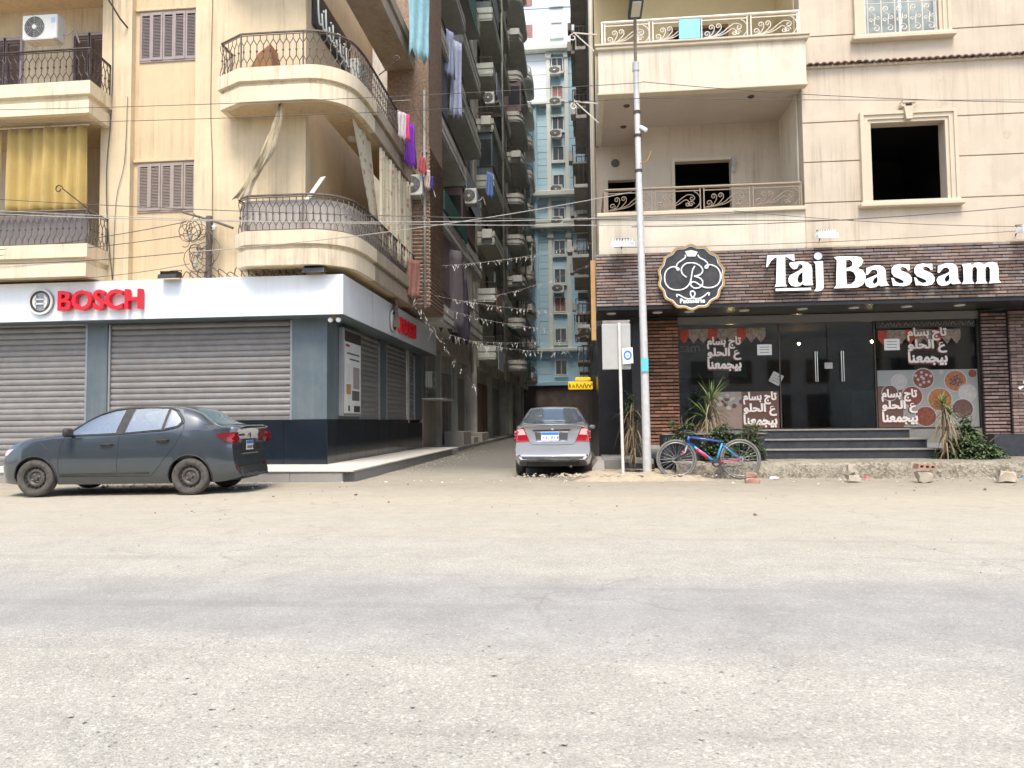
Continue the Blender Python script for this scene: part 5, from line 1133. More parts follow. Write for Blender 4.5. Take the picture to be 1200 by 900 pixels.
# ------------------------------------------------------------------ shop signs
TAJ=[
('T',[(4.008,4.668),(4.565,4.669),(4.568,4.52),(4.537,4.524),(4.475,4.567),(4.413,4.613),(4.376,4.619),(4.367,4.058),(4.395,3.989),(4.142,3.987),(4.172,4.052),(4.202,4.613),(4.147,4.602),(4.075,4.531),(4.013,4.423),(3.975,4.407)],[]),
('a',[(4.454,4.482),(4.49,4.501),(4.555,4.496),(4.649,4.513),(4.731,4.515),(4.835,4.488),(4.903,4.432),(4.924,4.334),(4.92,4.055),(4.932,3.999),(4.751,3.999),(4.717,4.029),(4.657,3.989),(4.575,3.975),(4.482,4.002),(4.433,4.069),(4.428,4.154),(4.465,4.226),(4.548,4.267),(4.643,4.318),(4.727,4.376),(4.728,4.425),(4.694,4.458),(4.647,4.452),(4.634,4.404),(4.61,4.363),(4.551,4.345),(4.493,4.384),(4.46,4.446)],[[(4.724,4.291),(4.653,4.233),(4.615,4.149),(4.625,4.075),(4.671,4.05),(4.718,4.085)]]),
('j',[(4.952,4.503),(5.15,4.509),(5.147,4.036),(5.144,3.927),(5.096,3.88),(5.026,3.865),(4.945,3.872),(4.986,3.919),(4.996,4.016),(4.992,4.441)],[]),
('jdot',[(5.139,4.614),(5.135,4.59),(5.122,4.568),(5.102,4.55),(5.078,4.54),(5.051,4.537),(5.025,4.542),(5.001,4.554),(4.982,4.572),(4.971,4.595),(4.967,4.62),(4.972,4.644),(4.985,4.666),(5.005,4.684),(5.029,4.694),(5.056,4.697),(5.082,4.692),(5.106,4.68),(5.125,4.662),(5.136,4.639)],[]),
('bar',[(4.16,3.947),(4.889,3.946),(4.887,3.893),(4.158,3.894)],[]),
('B',[(5.373,4.582),(5.443,4.597),(5.835,4.589),(5.927,4.557),(5.97,4.484),(5.933,4.4),(5.85,4.335),(5.952,4.291),(6.006,4.193),(6.003,4.084),(5.942,3.977),(5.836,3.925),(5.352,3.917),(5.4,3.981),(5.429,4.513)],[[(5.621,4.511),(5.695,4.516),(5.746,4.466),(5.737,4.394),(5.678,4.355),(5.615,4.342)],[(5.613,4.277),(5.687,4.287),(5.767,4.248),(5.805,4.162),(5.784,4.066),(5.701,3.996),(5.62,3.994)]]),
('s',[(6.893,4.388),(6.895,4.256),(6.854,4.257),(6.822,4.306),(6.754,4.333),(6.701,4.31),(6.718,4.262),(6.874,4.185),(6.932,4.099),(6.925,4.015),(6.865,3.945),(6.751,3.924),(6.649,3.939),(6.547,3.942),(6.519,4.111),(6.564,4.098),(6.607,4.025),(6.685,3.986),(6.754,3.996),(6.766,4.032),(6.711,4.07),(6.576,4.134),(6.529,4.207),(6.53,4.303),(6.585,4.374),(6.7,4.399),(6.79,4.387)],[]),
('a',[(7.447,4.192),(7.457,4.335),(7.491,4.341),(7.532,4.357),(7.628,4.389),(7.741,4.381),(7.818,4.336),(7.848,4.263),(7.851,4.048),(7.903,3.952),(7.734,3.937),(7.702,3.969),(7.633,3.923),(7.52,3.91),(7.443,3.953),(7.419,4.037),(7.46,4.108),(7.551,4.141),(7.677,4.197),(7.679,4.256),(7.636,4.294),(7.579,4.291),(7.533,4.249),(7.49,4.19)],[[(7.675,4.149),(7.606,4.103),(7.577,4.044),(7.601,3.984),(7.659,4.018),(7.678,4.053)]]),
('m',[(7.93,4.351),(8.11,4.37),(8.12,4.326),(8.2,4.376),(8.29,4.381),(8.366,4.338),(8.446,4.376),(8.546,4.385),(8.623,4.347),(8.648,4.263),(8.642,4.014),(8.684,3.946),(8.443,3.936),(8.475,4.002),(8.48,4.232),(8.46,4.285),(8.415,4.286),(8.389,4.242),(8.384,4.004),(8.423,3.937),(8.178,3.939),(8.218,3.995),(8.228,4.24),(8.208,4.288),(8.168,4.289),(8.135,4.25),(8.125,4.005),(8.167,3.939),(7.914,3.937),(7.955,4.01),(7.957,4.284)],[]),
]
LOGO=[
[(2.493,4.488),(2.443,4.403),(2.416,4.268),(2.389,4.146),(2.327,4.049),(2.23,3.99),(2.109,3.976),(1.965,4.009),(1.871,4.111),(1.845,4.235),(1.864,4.359),(1.926,4.443),(2.024,4.483),(2.108,4.463),(2.155,4.436),(2.143,4.405),(2.107,4.426),(2.101,4.488),(2.134,4.561),(2.22,4.62),(2.293,4.68),(2.294,4.737)],
[(2.312,4.246),(2.225,4.323),(2.203,4.423),(2.253,4.508),(2.338,4.554),(2.482,4.55),(2.589,4.497),(2.647,4.421),(2.646,4.348),(2.584,4.288),(2.476,4.266),(2.583,4.226),(2.641,4.163),(2.639,4.077),(2.578,4.017),(2.47,4.008),(2.4,4.071),(2.413,4.133),(2.473,4.143),(2.544,4.104),(2.615,4.053),(2.71,4.013),(2.853,4.014),(2.974,4.08),(3.024,4.201),(3.016,4.336),(2.958,4.437),(2.852,4.497),(2.769,4.504),(2.721,4.481),(2.708,4.444),(2.743,4.431),(2.768,4.467),(2.758,4.541),(2.7,4.605),(2.593,4.67),(2.559,4.728)],
[(2.106,3.821),(2.095,3.87),(2.143,3.869),(2.25,3.804),(2.345,3.777),(2.429,3.8),(2.479,3.872),(2.456,3.934),(2.397,3.936),(2.388,3.875),(2.429,3.8),(2.537,3.772),(2.657,3.818),(2.742,3.89),(2.783,3.888),(2.765,3.835)],
[(2.291,4.816),(2.429,4.836),(2.555,4.795),(2.51,4.697),(2.342,4.703)],
]
def letters(parent, items, y, d, face, side, name='letter'):
    for nm, out, holes in items:
        MB().prism(out, y, y + d, holes, mi=0, miside=1).build(name, [face, side], parent)
def shifted(p, dx, dz): return [(a + dx, b + dz) for a, b in p]
TS = thing('shop_sign', 'large white raised serif letters of the shop name on the brick fascia', 'sign', (6.3, 15.85, 3.9))
its = {}
for nm, out, holes in TAJ: its.setdefault(nm, []).append((nm, out, holes))
a4 = its['a'][1]; s1 = its['s'][0]
full = [its['T'][0], its['a'][0], its['j'][0], its['jdot'][0], its['bar'][0], its['B'][0], a4, s1, its['m'][0],
        ('a', shifted(a4[1], -1.435, -.002), [shifted(h, -1.435, -.002) for h in a4[2]]), ('s', shifted(s1[1], .455, -.004), [])]
def soft(p, k=2):
    return p
letters(TS, full, 15.76, .075, 'signwhite', 'signside')
for x, z in ((4.45, 4.2), (5.3, 4.2), (5.9, 4.2), (6.6, 4.1), (7.0, 4.1), (7.4, 4.1), (7.8, 4.1), (8.2, 4.1), (8.5, 4.1)): MB().box(x, x + .02, 15.83, 15.92, z, z + .02).build('standoff', 'metal_dk', TS)
# round patisserie sign: scalloped disc
PS = thing('round_sign', 'round black scalloped patisserie sign with gold rim and white script', 'sign', (2.412, 15.8, 4.24))
cx, cz = 2.412, 4.247
def scallop(r, k=.03, n=112): return [(cx + (r + k * math.cos(14 * 2 * math.pi * i / n)) * math.cos(2 * math.pi * i / n + .22), cz + (r + k * math.cos(14 * 2 * math.pi * i / n)) * math.sin(2 * math.pi * i / n + .22)) for i in range(n)]
MB().prism(scallop(.70, .022), 15.80, 15.9).build('disc', 'signblack', PS)
MB().prism(scallop(.705, .022), 15.77, 15.88, [scallop(.665, .021)]).build('gold_rim', 'gold', PS)
MB().prism(scallop(.664, .02), 15.785, 15.82, [scallop(.648, .019)]).build('white_line', 'signwhite', PS)
for q in LOGO[:3]: MB().tube(smooth_pts([(x, 15.79, z) for x, z in q], 4), .0165, 6).build('script_stroke', 'signwhite', PS, True)
MB().prism(LOGO[3], 15.785, 15.81).build('shell_mark', 'signwhite', PS)
tm = MB(); print_text(tm, 'Patisserie', 2.16, 3.685, 15.79, width=.53, size=.1, thin=1., extrude=.006, offset=.003); tm.build('lettering', 'signwhite', PS)
# red letters and ring emblem on the white fascia
def ring_emblem(T, c, r, k):
    """grey ring with an armature; built in local axes then mapped by k(u, v, depth)"""
    ring = lambda rad, n=40: [(rad * math.cos(2 * math.pi * i / n), rad * math.sin(2 * math.pi * i / n)) for i in range(n)]
    MB().prism(ring(r), 0, .05, f=k).build('emblem_disc', 'grey_metal', T)
    MB().prism(ring(r), -.03, .04, [ring(r * .84)], f=k).build('emblem_ring', 'ac', T)
    MB().prism(ring(r * .84), -.012, .03, [ring(r * .70)], f=k).build('emblem_groove', 'metal_dk', T)
    for s in (-1, 1):
        a = [(s * r * .62 * math.cos(R(q)) + 0 * s, r * .62 * math.sin(R(q))) for q in range(-52, 53, 13)]; b = [(s * r * .33, r * .52), (s * r * .33, -r * .52)]
        MB().prism(a + b, -.035, .0, f=k).build('armature', 'ac', T)
    for zz in (-.17, .17): MB().prism([(-r * .4, r * (zz - .055)), (r * .4, r * (zz - .055)), (r * .4, r * (zz + .055)), (-r * .4, r * (zz + .055))], -.035, .0, f=k).build('armature_bar', 'ac', T)
BS = thing('shop_sign', 'red raised letters with grey ring emblem on the street front of the white fascia', 'sign', (-12, 15.85, 4.1))
ring_emblem(BS, None, .31, lambda a, b, d: (-12.63 + a, 15.85 + d, 4.115 + b))
gl = text_layout('BOSCH', 1., extrude=.06, offset=.022); hi = max(tmin(g)[1] + a for g, a in gl); lo = tmin(gl[0][0])[0]; sx = 2.06 / (hi - lo)
for gme, a in gl:
    M = Matrix.Translation((-12.13, 15.80, 3.89)) @ XZ @ Matrix.Diagonal((sx, .46 / .72, .06 / .06, 1)) @ Matrix.Translation((a - lo, 0, 0))
    mb = MB(); mesh_into(mb, gme, M)
    mb.mi = [0] * len(mb.f); o = mb.build('letter', 'red', BS)
BS2 = thing('shop_sign', 'foreshortened red letters and ring emblem on the alley side of the white fascia', 'sign', (-5.3, 23, 4.1))
ring_emblem(BS2, None, .32, lambda a, b, d: (-5.28 - d, 20.15 + a, 4.08 + b))
M2 = Matrix(((0, 0, 1, 0), (1, 0, 0, 0), (0, 1, 0, 0), (0, 0, 0, 1)))
for gme, a in gl:
    M = Matrix.Translation((-5.27, 20.8, 3.86)) @ M2 @ Matrix.Diagonal((1.95 / (hi - lo), .44 / .72, 1, 1)) @ Matrix.Translation((a - lo, 0, 0))
    mb = MB(); mesh_into(mb, gme, M); mb.build('letter', 'red', BS2)
cl = MB(); cl.sheet([[(-5.2 + .03 * math.sin(i + j), 20.0 + .16 * i + .02 * math.sin(j * 2), 4.75 - .14 * j - .03 * abs(i - 1)) for j in range(7)] for i in range(4)])
tag(cl.build('rag', mat('brown_rag', (.28, .2, .16), .95, .2, 6), None, True), 'brown rag snagged over the ring emblem on the side fascia', 'rag')
# lightbox poster on the alley side
LP = thing('poster_box', 'tall white poster light box with kitchen picture beside the corner pillar', 'poster', (-5.8, 17.8, 1.4))
MB().bbox(-5.87, -5.74, 17.15, 18.6, 1.36, 3.53, .012).build('case', 'grey_metal', LP)
MB().box(-5.745, -5.732, 17.23, 18.52, 1.43, 3.46).build('print', 'ac', LP)
for y0, y1, z0, z1, m in ((17.23, 18.52, 3.2, 3.46, 'metal_dk'), (17.3, 17.6, 3.08, 3.14, 'red_dk'), (17.4, 18.4, 2.9, 2.94, 'cord'), (17.6, 18.4, 2.76, 2.8, 'cord'), (17.35, 17.8, 2.2, 2.65, 'parapet_a'), (17.9, 18.4, 2.05, 2.6, 'shutter_w'), (17.35, 17.7, 1.9, 2.15, 'orange_wood'), (17.8, 18.4, 1.75, 2.0, 'cord'), (17.95, 18.45, 1.46, 1.62, 'metal_dk'), (17.5, 17.62, 1.48, 1.62, 'ink')):
    MB().box(-5.733, -5.729, y0, y1, z0, z1).build('printed_block', m, LP)
# black Arabic sign high on the corner balcony wall
AS = thing('name_board', 'black board with white Arabic writing on the upper corner balcony wall', 'sign', (-6.4, 18, 11))
MB().bbox(-6.42, -6.36, 16.75, 19.6, 10.95, 11.95, .01).build('board', 'signblack', AS)
st = MB()
for i in range(9):
    y = 17.0 + i * .27; h = (.5, .3, .55, .25, .45, .2, .5, .3, .4)[i]
    st.tube(smooth_pts([(-6.35, y, 11.2 + h), (-6.35, y + .02, 11.2 + h * .4), (-6.35, y + .1, 11.15), (-6.35, y + .24, 11.2)], 3), .028, 5)
    if i % 2: st.ball((-6.35, y + .12, 11.2 + .42), .03, 5)
st.build('arabic_writing', 'signwhite', AS)

# ------------------------------------------------------------------ stickers and posters on the shop glass
AR = ['\ufee1\ufe8e\ufeb4\ufe91 \ufe9d\ufe8e\ufe97', '\ufeee\ufee0\ufea4\ufedf\ufe8d \ufec9', '\ufe8e\ufee8\ufecc\ufee4\ufea0\ufef4\ufe91']
MT['sticker'] = mat('cream_sticker', (.72, .66, .6), .6, .05, 4); MT['sticker_bk'] = mat('maroon_sticker', (.15, .045, .03), .6, .1, 4)
_gc = {}
def arabic_block(T, x, z, w, h, y):
    lh = h / 3.0
    for m, bev, dy in (('sticker_bk', .10, .004), ('sticker', .045, 0)):
        mb = MB()
        for i, line in enumerate(AR):
            key = (i, bev)
            if key not in _gc: _gc[key] = text_layout(line, 1., bevel=bev, res=2)
            gls = _gc[key]; lo = min(tmin(g)[0] + a for g, a in gls); hi = max(tmin(g)[1] + a for g, a in gls); zs = [v.co.y for g, a in gls for v in g.vertices]; zl, zh = min(zs), max(zs)
            for g, a in gls:
                e = (bev - .045)
                M = Matrix.Translation((x - e * .2, y + dy, z + h - (i + 1) * lh - e * .3)) @ XZ @ Matrix.Diagonal((w / (hi - lo), lh * 1.12 / (zh - zl), .02, 1)) @ Matrix.Translation((a - lo, -zl, 0))
                mesh_into(mb, g, M)
        mb.build('lettering' if m == 'sticker' else 'lettering_outline', m, T)
for lab, x, z, w, h in (('cream Arabic slogan sticker high on the left shop pane', 2.96, 2.3, .78, .78), ('cream Arabic slogan sticker on the poster low in the left shop pane', 3.75, .98, .76, .80),
                        ('cream Arabic slogan sticker high on the right shop pane', 7.44, 2.36, .86, .84), ('cream Arabic slogan sticker on the cake poster low in the right shop pane', 6.83, 1.02, .78, .78)):
    T = thing('window_sticker', lab, 'sticker', (x, 17.26, z)); arabic_block(T, x, z, w, h, 17.262)
def disc(T, x, z, r, m, y, n=22, name='printed_cake'): MB().prism([(x + r * math.cos(2 * math.pi * i / n), z + r * math.sin(2 * math.pi * i / n)) for i in range(n)], y, y + .0002).build(name, m, T)
MT['po_bg'] = mat('poster_ground', (0.238, 0.245, 0.224), .6, .1, 2); MT['po_br'] = mat('poster_brown', (0.112, 0.061, 0.044), .6, .2, 3); MT['po_rd'] = mat('poster_red_cake', (0.168, 0.044, 0.027), .6, .5, 18)
MT['po_or'] = mat('poster_orange_cake', (0.266, 0.102, 0.034), .6, .5, 16); MT['po_wh'] = mat('poster_cream_cake', (0.350, 0.326, 0.306), .6, .2, 16); MT['po_dk'] = mat('poster_chocolate', (.1, .05, .04), .6, .4, 16); MT['po_bl'] = mat('poster_berries', (.05, .04, .07), .6, .3, 20)
P1 = thing('window_poster', 'large cake picture poster filling the lower right shop pane', 'poster', (7.8, 17.28, .95))
MB().box(6.76, 8.93, 17.274, 17.278, .96, 2.26).build('sheet', 'po_bg', P1); MB().box(6.76, 7.3, 17.2725, 17.2735, .96, 1.9).build('printed_corner', 'po_br', P1)
for i, (x, z, r, m) in enumerate(((7.23, 2.0, .18, 'po_wh'), (7.76, 2.06, .22, 'po_rd'), (8.45, 2.0, .23, 'po_or'), (8.82, 2.16, .09, 'po_rd'), (8.7, 1.72, .2, 'po_wh'), (8.58, 1.36, .22, 'po_dk'), (8.1, 1.58, .25, 'po_or'), (7.5, 1.66, .22, 'po_rd'), (7.02, 1.74, .17, 'po_dk'), (7.78, 1.2, .22, 'po_rd'), (8.15, 2.2, .05, 'po_wh'), (8.3, 1.1, .12, 'po_wh'))):
    disc(P1, x, z, r * 1.1, 'po_wh' if m != 'po_wh' else 'po_bg', 17.2715 - .0004 * i); disc(P1, x, z, r, m, 17.2713 - .0004 * i)
for i in range(14):
    a = i * 2.4; r = .035 * math.sqrt(i); disc(P1, 8.45 + r * math.cos(a), 2.0 + r * math.sin(a), .024, 'po_bl', 17.2655 - .00005 * i, 8, 'printed_berry')
for i in range(10):
    a = i * 2.4; r = .06 * math.sqrt(i); disc(P1, 7.76 + r * math.cos(a), 2.06 + r * math.sin(a), .035, 'po_wh', 17.2655 - .00005 * i, 6, 'printed_berry')
P2 = thing('window_poster', 'brown cake picture poster low in the left shop pane behind the bicycle', 'poster', (3.7, 17.28, .95))
MB().box(2.95, 4.56, 17.274, 17.278, .96, 1.82).build('sheet', 'po_br', P2); MB().box(2.95, 3.72, 17.2725, 17.2735, .96, 1.82).build('printed_field', mat('poster_taupe', (.26, .19, .15), .6), P2)
for i in range(16):
    a = i * 2.4; r = .075 * math.sqrt(i); disc(P2, 3.45 + r * math.cos(a), 1.62 + r * .6 * math.sin(a), .055, ('po_wh', 'po_dk', 'po_bg')[i % 3], 17.2705 - .0001 * i, 10)
for lab, x, z, w, h, rt in (('small white paper notice high on the left shop pane', 4.1, 2.66, .33, .25, 0), ('tilted grey paper stuck at the edge of the left shop pane', 4.38, 1.98, .26, .26, .5), ('small white paper notice on the right shop pane', 6.93, 2.72, .34, .26, 0)):
    c = Vector((x + w / 2, 17.262, z + h / 2)); T = thing('paper_notice', lab, 'notice', c)
    mb = MB().box(-w / 2, w / 2, 0, .002, -h / 2, h / 2); o = mb.build('sheet', 'paper' if not rt else 'cord_lt', T, False, True); o.rotation_euler = (0, rt, 0)
    for q in (-.25, 0, .25):
        o2 = MB().box(-w * .32, w * .32, -.001, .0005, q * h - .006, q * h + .006).build('print_line', 'cord', o, False, True)
# scalloped fabric garland inside the panes and the glass name
GARL = [mat('garland_red', (.36, .06, .035), .8, .4, 12), mat('garland_pattern', (.24, .19, .15), .8, .6, 16)]
for lab, x0, x1, zt in (('patterned red pennant valance inside the left shop pane', 2.33, 4.3, 3.3), ('patterned red pennant valance inside the right shop pane', 6.8, 8.6, 3.18)):
    T = thing('pennant_valance', lab, 'garland', ((x0 + x1) / 2, 17.33, zt)); n = 9; w = (x1 - x0) / n
    for i in range(n):
        a = x0 + i * w; MB().prism([(a, zt - .2), (a + w / 2, zt - .34), (a + w, zt - .2), (a + w, zt), (a, zt)], 17.266, 17.269).build('pennant', GARL[1 if i % 3 else 0], T)
GF = thing('festoon', 'curly gold and white lettered festoon above the right shop pane', 'garland', (7.8, 17.2, 3.33)); mb = MB(); mb.box(6.76, 8.9, 17.235, 17.24, 3.22, 3.39)
mb.build('band', 'blackpanel', GF)
mb = MB()
for i in range(12): mb.tube(smooth_pts([(6.85 + i * .17, 17.232, 3.26), (6.9 + i * .17, 17.232, 3.35), (6.95 + i * .17, 17.232, 3.27), (7.0 + i * .17, 17.232, 3.34)], 3), .009, 4)
mb.build('curls', 'rail_bronze', GF)
GN = thing('glass_lettering', 'faint pale lowercase letters at the top left of the shop glass', 'lettering', (2.33, 17.27, 2.85)); tm = MB(); print_text(tm, 'sam', 2.33, 2.76, 17.272, width=.46, size=.3, thin=.02, extrude=.01); tm.build('letters', 'cord', GN)

# ------------------------------------------------------------------ bicycle leaning at the kerb
BK = thing('bicycle', 'blue and red mountain bicycle leaning against the kerb in front of the shop', 'bicycle', (2.5, 14.72, 0))
def bpt(x, z): return (x, (z - .37) * .10, z)        # lean back towards the kerb
BK.scale = (1.07, 1.07, 1.07); FW, RW, wr = -.585, .575, .372
def bt(name, pts, r, m, par=BK, n=8): return MB().tube(pts, r, n).build(name, m, par, True, True)
for nm, x in (('front_wheel', FW), ('rear_wheel', RW)):
    e = bpy.data.objects.new(nm, None); sc.collection.objects.link(e); e.parent = BK; e.location = (x, 0, wr); e.rotation_euler = (-.10, 0, 0)
    ring = lambda r, n=44: [(r * math.cos(2 * math.pi * i / n), 0, r * math.sin(2 * math.pi * i / n)) for i in range(n)]
    MB().tube(ring(wr - .025), .026, 8, True).build('tyre', 'rubber', e, True, True)
    MB().tube(ring(wr - .062), .013, 6, True).build('rim', 'alu', e, True, True)
    sp = MB()
    for i in range(28):
        a = 2 * math.pi * i / 28; b = a + (.9 if i % 2 else -.9); sp.tube([(.022 * math.cos(b), .02 * (1 if i % 2 else -1), .022 * math.sin(b)), ((wr - .065) * math.cos(a), 0, (wr - .065) * math.sin(a))], .0016, 3)
    sp.build('spokes', 'grey_metal', e, False, True)['kind'] = 'stuff'
    MB().lathe([(.001, -.05), (.018, -.05), (.02, -.03), (.034, -.028), (.034, .028), (.02, .03), (.018, .05), (.001, .05)], (0, 0, 0), 'y', 14).build('hub', 'metal_dk', e, True, True)
    MB().lathe([(.08, -.032), (.085, -.032), (.085, -.030), (.08, -.030)], (0, 0, 0), 'y', 24).build('brake_disc', 'chrome', e, False, True)
hd_t, hd_b, bb, st_t = bpt(-.34, .80), bpt(-.37, .68), bpt(.13, .31), bpt(.27, .69)
bt('top_tube', [bpt(-.335, .775), bpt(-.05, .74), st_t], .021, 'bikeblue'); bt('down_tube', [hd_b, bb], .03, 'bikecyan'); bt('down_tube_decal', [bpt(-.22, .565), bpt(.0, .40)], .0315, 'bikered'); bt('down_tube_nose', [bpt(-.375, .69), bpt(-.255, .60)], .0315, 'bikeblue'); bt('down_tube_foot', [bpt(.03, .386), bb], .0295, 'bikeblue')
bt('head_tube', [hd_t, hd_b], .027, 'bikeblue'); bt('seat_tube', [bb, bpt(.21, .53), st_t], .02, 'bikecyan')
for s in (-.05, .05):
    v = lambda x, z: (x, bpt(x, z)[1] + s, z)
    bt('seat_stay', [bpt(.25, .64), v(.35, .56), v(RW, wr)], .011, 'bikecyan' if s < 0 else 'bikeblue'); bt('chain_stay', [bb, v(.25, .33), v(RW, wr)], .012, 'bikered' if s < 0 else 'bikecyan')
    bt('fork_leg', [v(-.385, .63), v(-.43, .5), v(-.5, .46)], .019, 'grey_metal'); bt('fork_lower', [v(-.43, .56), v(-.505, .45), v(FW, wr)], .016, 'plastic'); bt('fork_stripe', [v(-.455, .52), v(-.475, .49)], .0205, 'bikered')
bt('seat_clamp', [bpt(.262, .67), bpt(.276, .71)], .025, 'metal_dk')
bt('stem', [hd_t, bpt(-.33, .85), bpt(-.40, .87)], .015, 'metal_dk')
y0 = bpt(-.4, .87)[1]; hb = bt('handlebar', [(-.36, y0 - .32, .90), (-.40, y0 - .12, .90), (-.41, y0, .875), (-.40, y0 + .12, .90), (-.36, y0 + .32, .90)], .013, 'bikeblue')
for s in (-1, 1):
    bt('grip', [(-.385, y0 + s * .2, .9), (-.355, y0 + s * .33, .9)], .019, 'plastic', hb); bt('brake_lever', [(-.40, y0 + s * .16, .89), (-.46, y0 + s * .2, .86), (-.44, y0 + s * .3, .85)], .007, 'metal_dk', hb)
cr_ = MB(); cr_.lathe([(.05, -.052), (.085, -.052), (.085, -.048), (.05, -.048)], bb, 'y', 26); cr_.build('chainring', 'metal_dk', BK, False, True)
bt('crank', [(bb[0], bb[1] - .06, bb[2]), (bb[0] - .165, bb[1] - .07, bb[2] + .02)], .01, 'metal_dk'); bt('crank', [(bb[0], bb[1] + .06, bb[2]), (bb[0] + .165, bb[1] + .07, bb[2] - .02)], .01, 'metal_dk')
MB().bbox(bb[0] - .215, bb[0] - .125, bb[1] - .17, bb[1] - .08, bb[2] + .01, bb[2] + .03, .006).build('pedal', 'plastic', BK, False, True); MB().bbox(bb[0] + .125, bb[0] + .215, bb[1] + .08, bb[1] + .17, bb[2] - .03, bb[2] - .01, .006).build('pedal', 'plastic', BK, False, True)
bt('chain', [(bb[0], bb[1] - .05, bb[2] + .085), (RW, bpt(RW, wr)[1] - .04, wr + .05)], .005, 'metal_dk', n=4); bt('chain', [(bb[0], bb[1] - .05, bb[2] - .085), (RW + .02, bpt(RW, wr)[1] - .04, wr - .12), (RW, bpt(RW, wr)[1] - .04, wr - .05)], .005, 'metal_dk', n=4)
MB().lathe([(.02, -.045), (.055, -.045), (.04, -.02), (.02, -.02)], (RW, 0, wr), 'y', 18).build('cassette', 'grey_metal', BK, False, True)
fd = MB(); fd.sheet([[(FW + (wr + .03) * math.cos(R(a)), q, wr + (wr + .03) * math.sin(R(a))) for q in (-.03, 0, .03)] for a in range(20, 72, 6)]); fd.build('mudguard', 'plastic', BK, True, True)

# ------------------------------------------------------------------ street lamp and traffic sign
SL = thing('street_lamp', 'tall pale grey steel street lamp pole in front of the patisserie', 'street lamp', (1.42, 15.1, 0))
MB().tube([(1.335, 15.1, .0), (1.335, 15.1, .12)], .17, 14).build('base_plate', 'concrete', SL)
MB().tube([(1.335, 15.1, .1), (1.315, 15.1, 2.6), (1.26, 15.1, 8.65)], [.09, .08, .056], 14).build('pole', 'galv', SL, 60)
MB().tube([(1.26, 15.1, 8.6), (1.255, 15.09, 9.1), (1.25, 15.0, 9.42), (1.245, 14.85, 9.57)], .033, 10).build('arm', 'rail_bronze', SL, 60)
MB().tube([(1.26, 15.1, 8.52), (1.26, 15.1, 8.7)], .072, 12).build('collar', 'galv', SL, 60)
MB().bbox(1.10, 1.38, 14.2, 14.95, 9.53, 9.68, .03).build('lamp_head', mat('charcoal_lamp_case', (.035, .045, .055), .5), SL)
MB().bbox(1.15, 1.33, 14.24, 14.78, 9.505, 9.54, .008).build('lamp_lens', mat('lamp_diffuser', (.55, .53, .45), .4, .05), SL)
for z in (6.35, 7.1, 7.6): MB().tube([(1.336 - .009 * z, 15.1, z), (1.336 - .009 * z, 15.1, z + .06)], .075, 12).build('pole_band', 'metal_dk', SL)
MB().tube([(1.33, 15.05, 7.3), (1.45, 15.0, 7.2)], .04, 8).build('insulator', 'signwhite', SL); MB().tube([(1.3, 15.0, 6.5), (1.45, 14.98, 6.55), (1.53, 14.98, 6.75)], .012, 5).build('hook', 'orange_wood', SL)
MB().prism([(1.245, 2.18), (1.39, 2.18), (1.39, 2.45), (1.245, 2.45)], 14.995, 14.998).build('sticker', mat('cyan_paper', (.12, .5, .62), .6, .1, 8), SL)
TS2 = thing('road_sign', 'grey back of a rectangular road sign on a white post beside the lamp pole', 'sign', (.8, 14.85, 0))
MB().tube([(.83, 14.85, .0), (.80, 14.85, 3.17)], .031, 10).build('post', mat('white_post_paint', (.7, .68, .64), .6, .1, 4, dust=.5, obj=False), TS2, 60)
MB().bbox(.45, 1.03, 14.885, 14.905, 2.22, 3.16, .012).build('panel', mat('sign_back_grey', (.42, .42, .40), .55, .1, 3, metal=.2, dust=.3), TS2)
MB().prism([(.86, 2.32), (1.07, 2.34), (1.06, 2.66), (.85, 2.64)], 14.80, 14.803).build('sticker', 'paper', TS2)
MB().prism([(.96 + .085 * math.cos(R(a)), 2.5 + .1 * math.sin(R(a))) for a in range(0, 360, 20)], 14.797, 14.799, [[(.96 + .05 * math.cos(R(a)), 2.5 + .06 * math.sin(R(a))) for a in range(0, 360, 30)]]).build('sticker_ring', 'plate_blue', TS2)
MB().prism([(.94, 2.5), (.985, 2.5), (.962, 2.46)], 14.797, 14.799).build('sticker_mark', 'plate_blue', TS2)
# lit yellow sign in the lane
YS = thing('lit_sign', 'glowing yellow shop sign hanging over the lane beside the silver car', 'sign', (-.1, 21.5, 2.4))
MB().bbox(-.36, .36, 21.4, 21.55, 2.1, 2.33, .02).build('case', 'yellowsign', YS); tt = MB()
for i in range(7): tt.tube(smooth_pts([(-.33 + i * .1, 21.39, 2.14), (-.32 + i * .11, 21.39, 2.28 - .03 * (i % 2)), (-.28 + i * .11, 21.39, 2.15)], 2), .012, 4)
tt.build('writing', mat('brown_sign_ink', (.2, .1, .01), .6), YS); MB().bbox(-.15, .3, 21.42, 21.53, 2.36, 2.46, .02).build('crest', 'yellowsign', YS)
MB().tube([(.1, 21.48, 2.46), (.1, 21.48, 3.4)], .015, 5).build('hanger', 'metal_dk', YS); MB().tube([(.45, 21.48, 3.4), (.05, 21.48, 3.4)], .02, 5).build('bracket', 'metal_dk', YS)

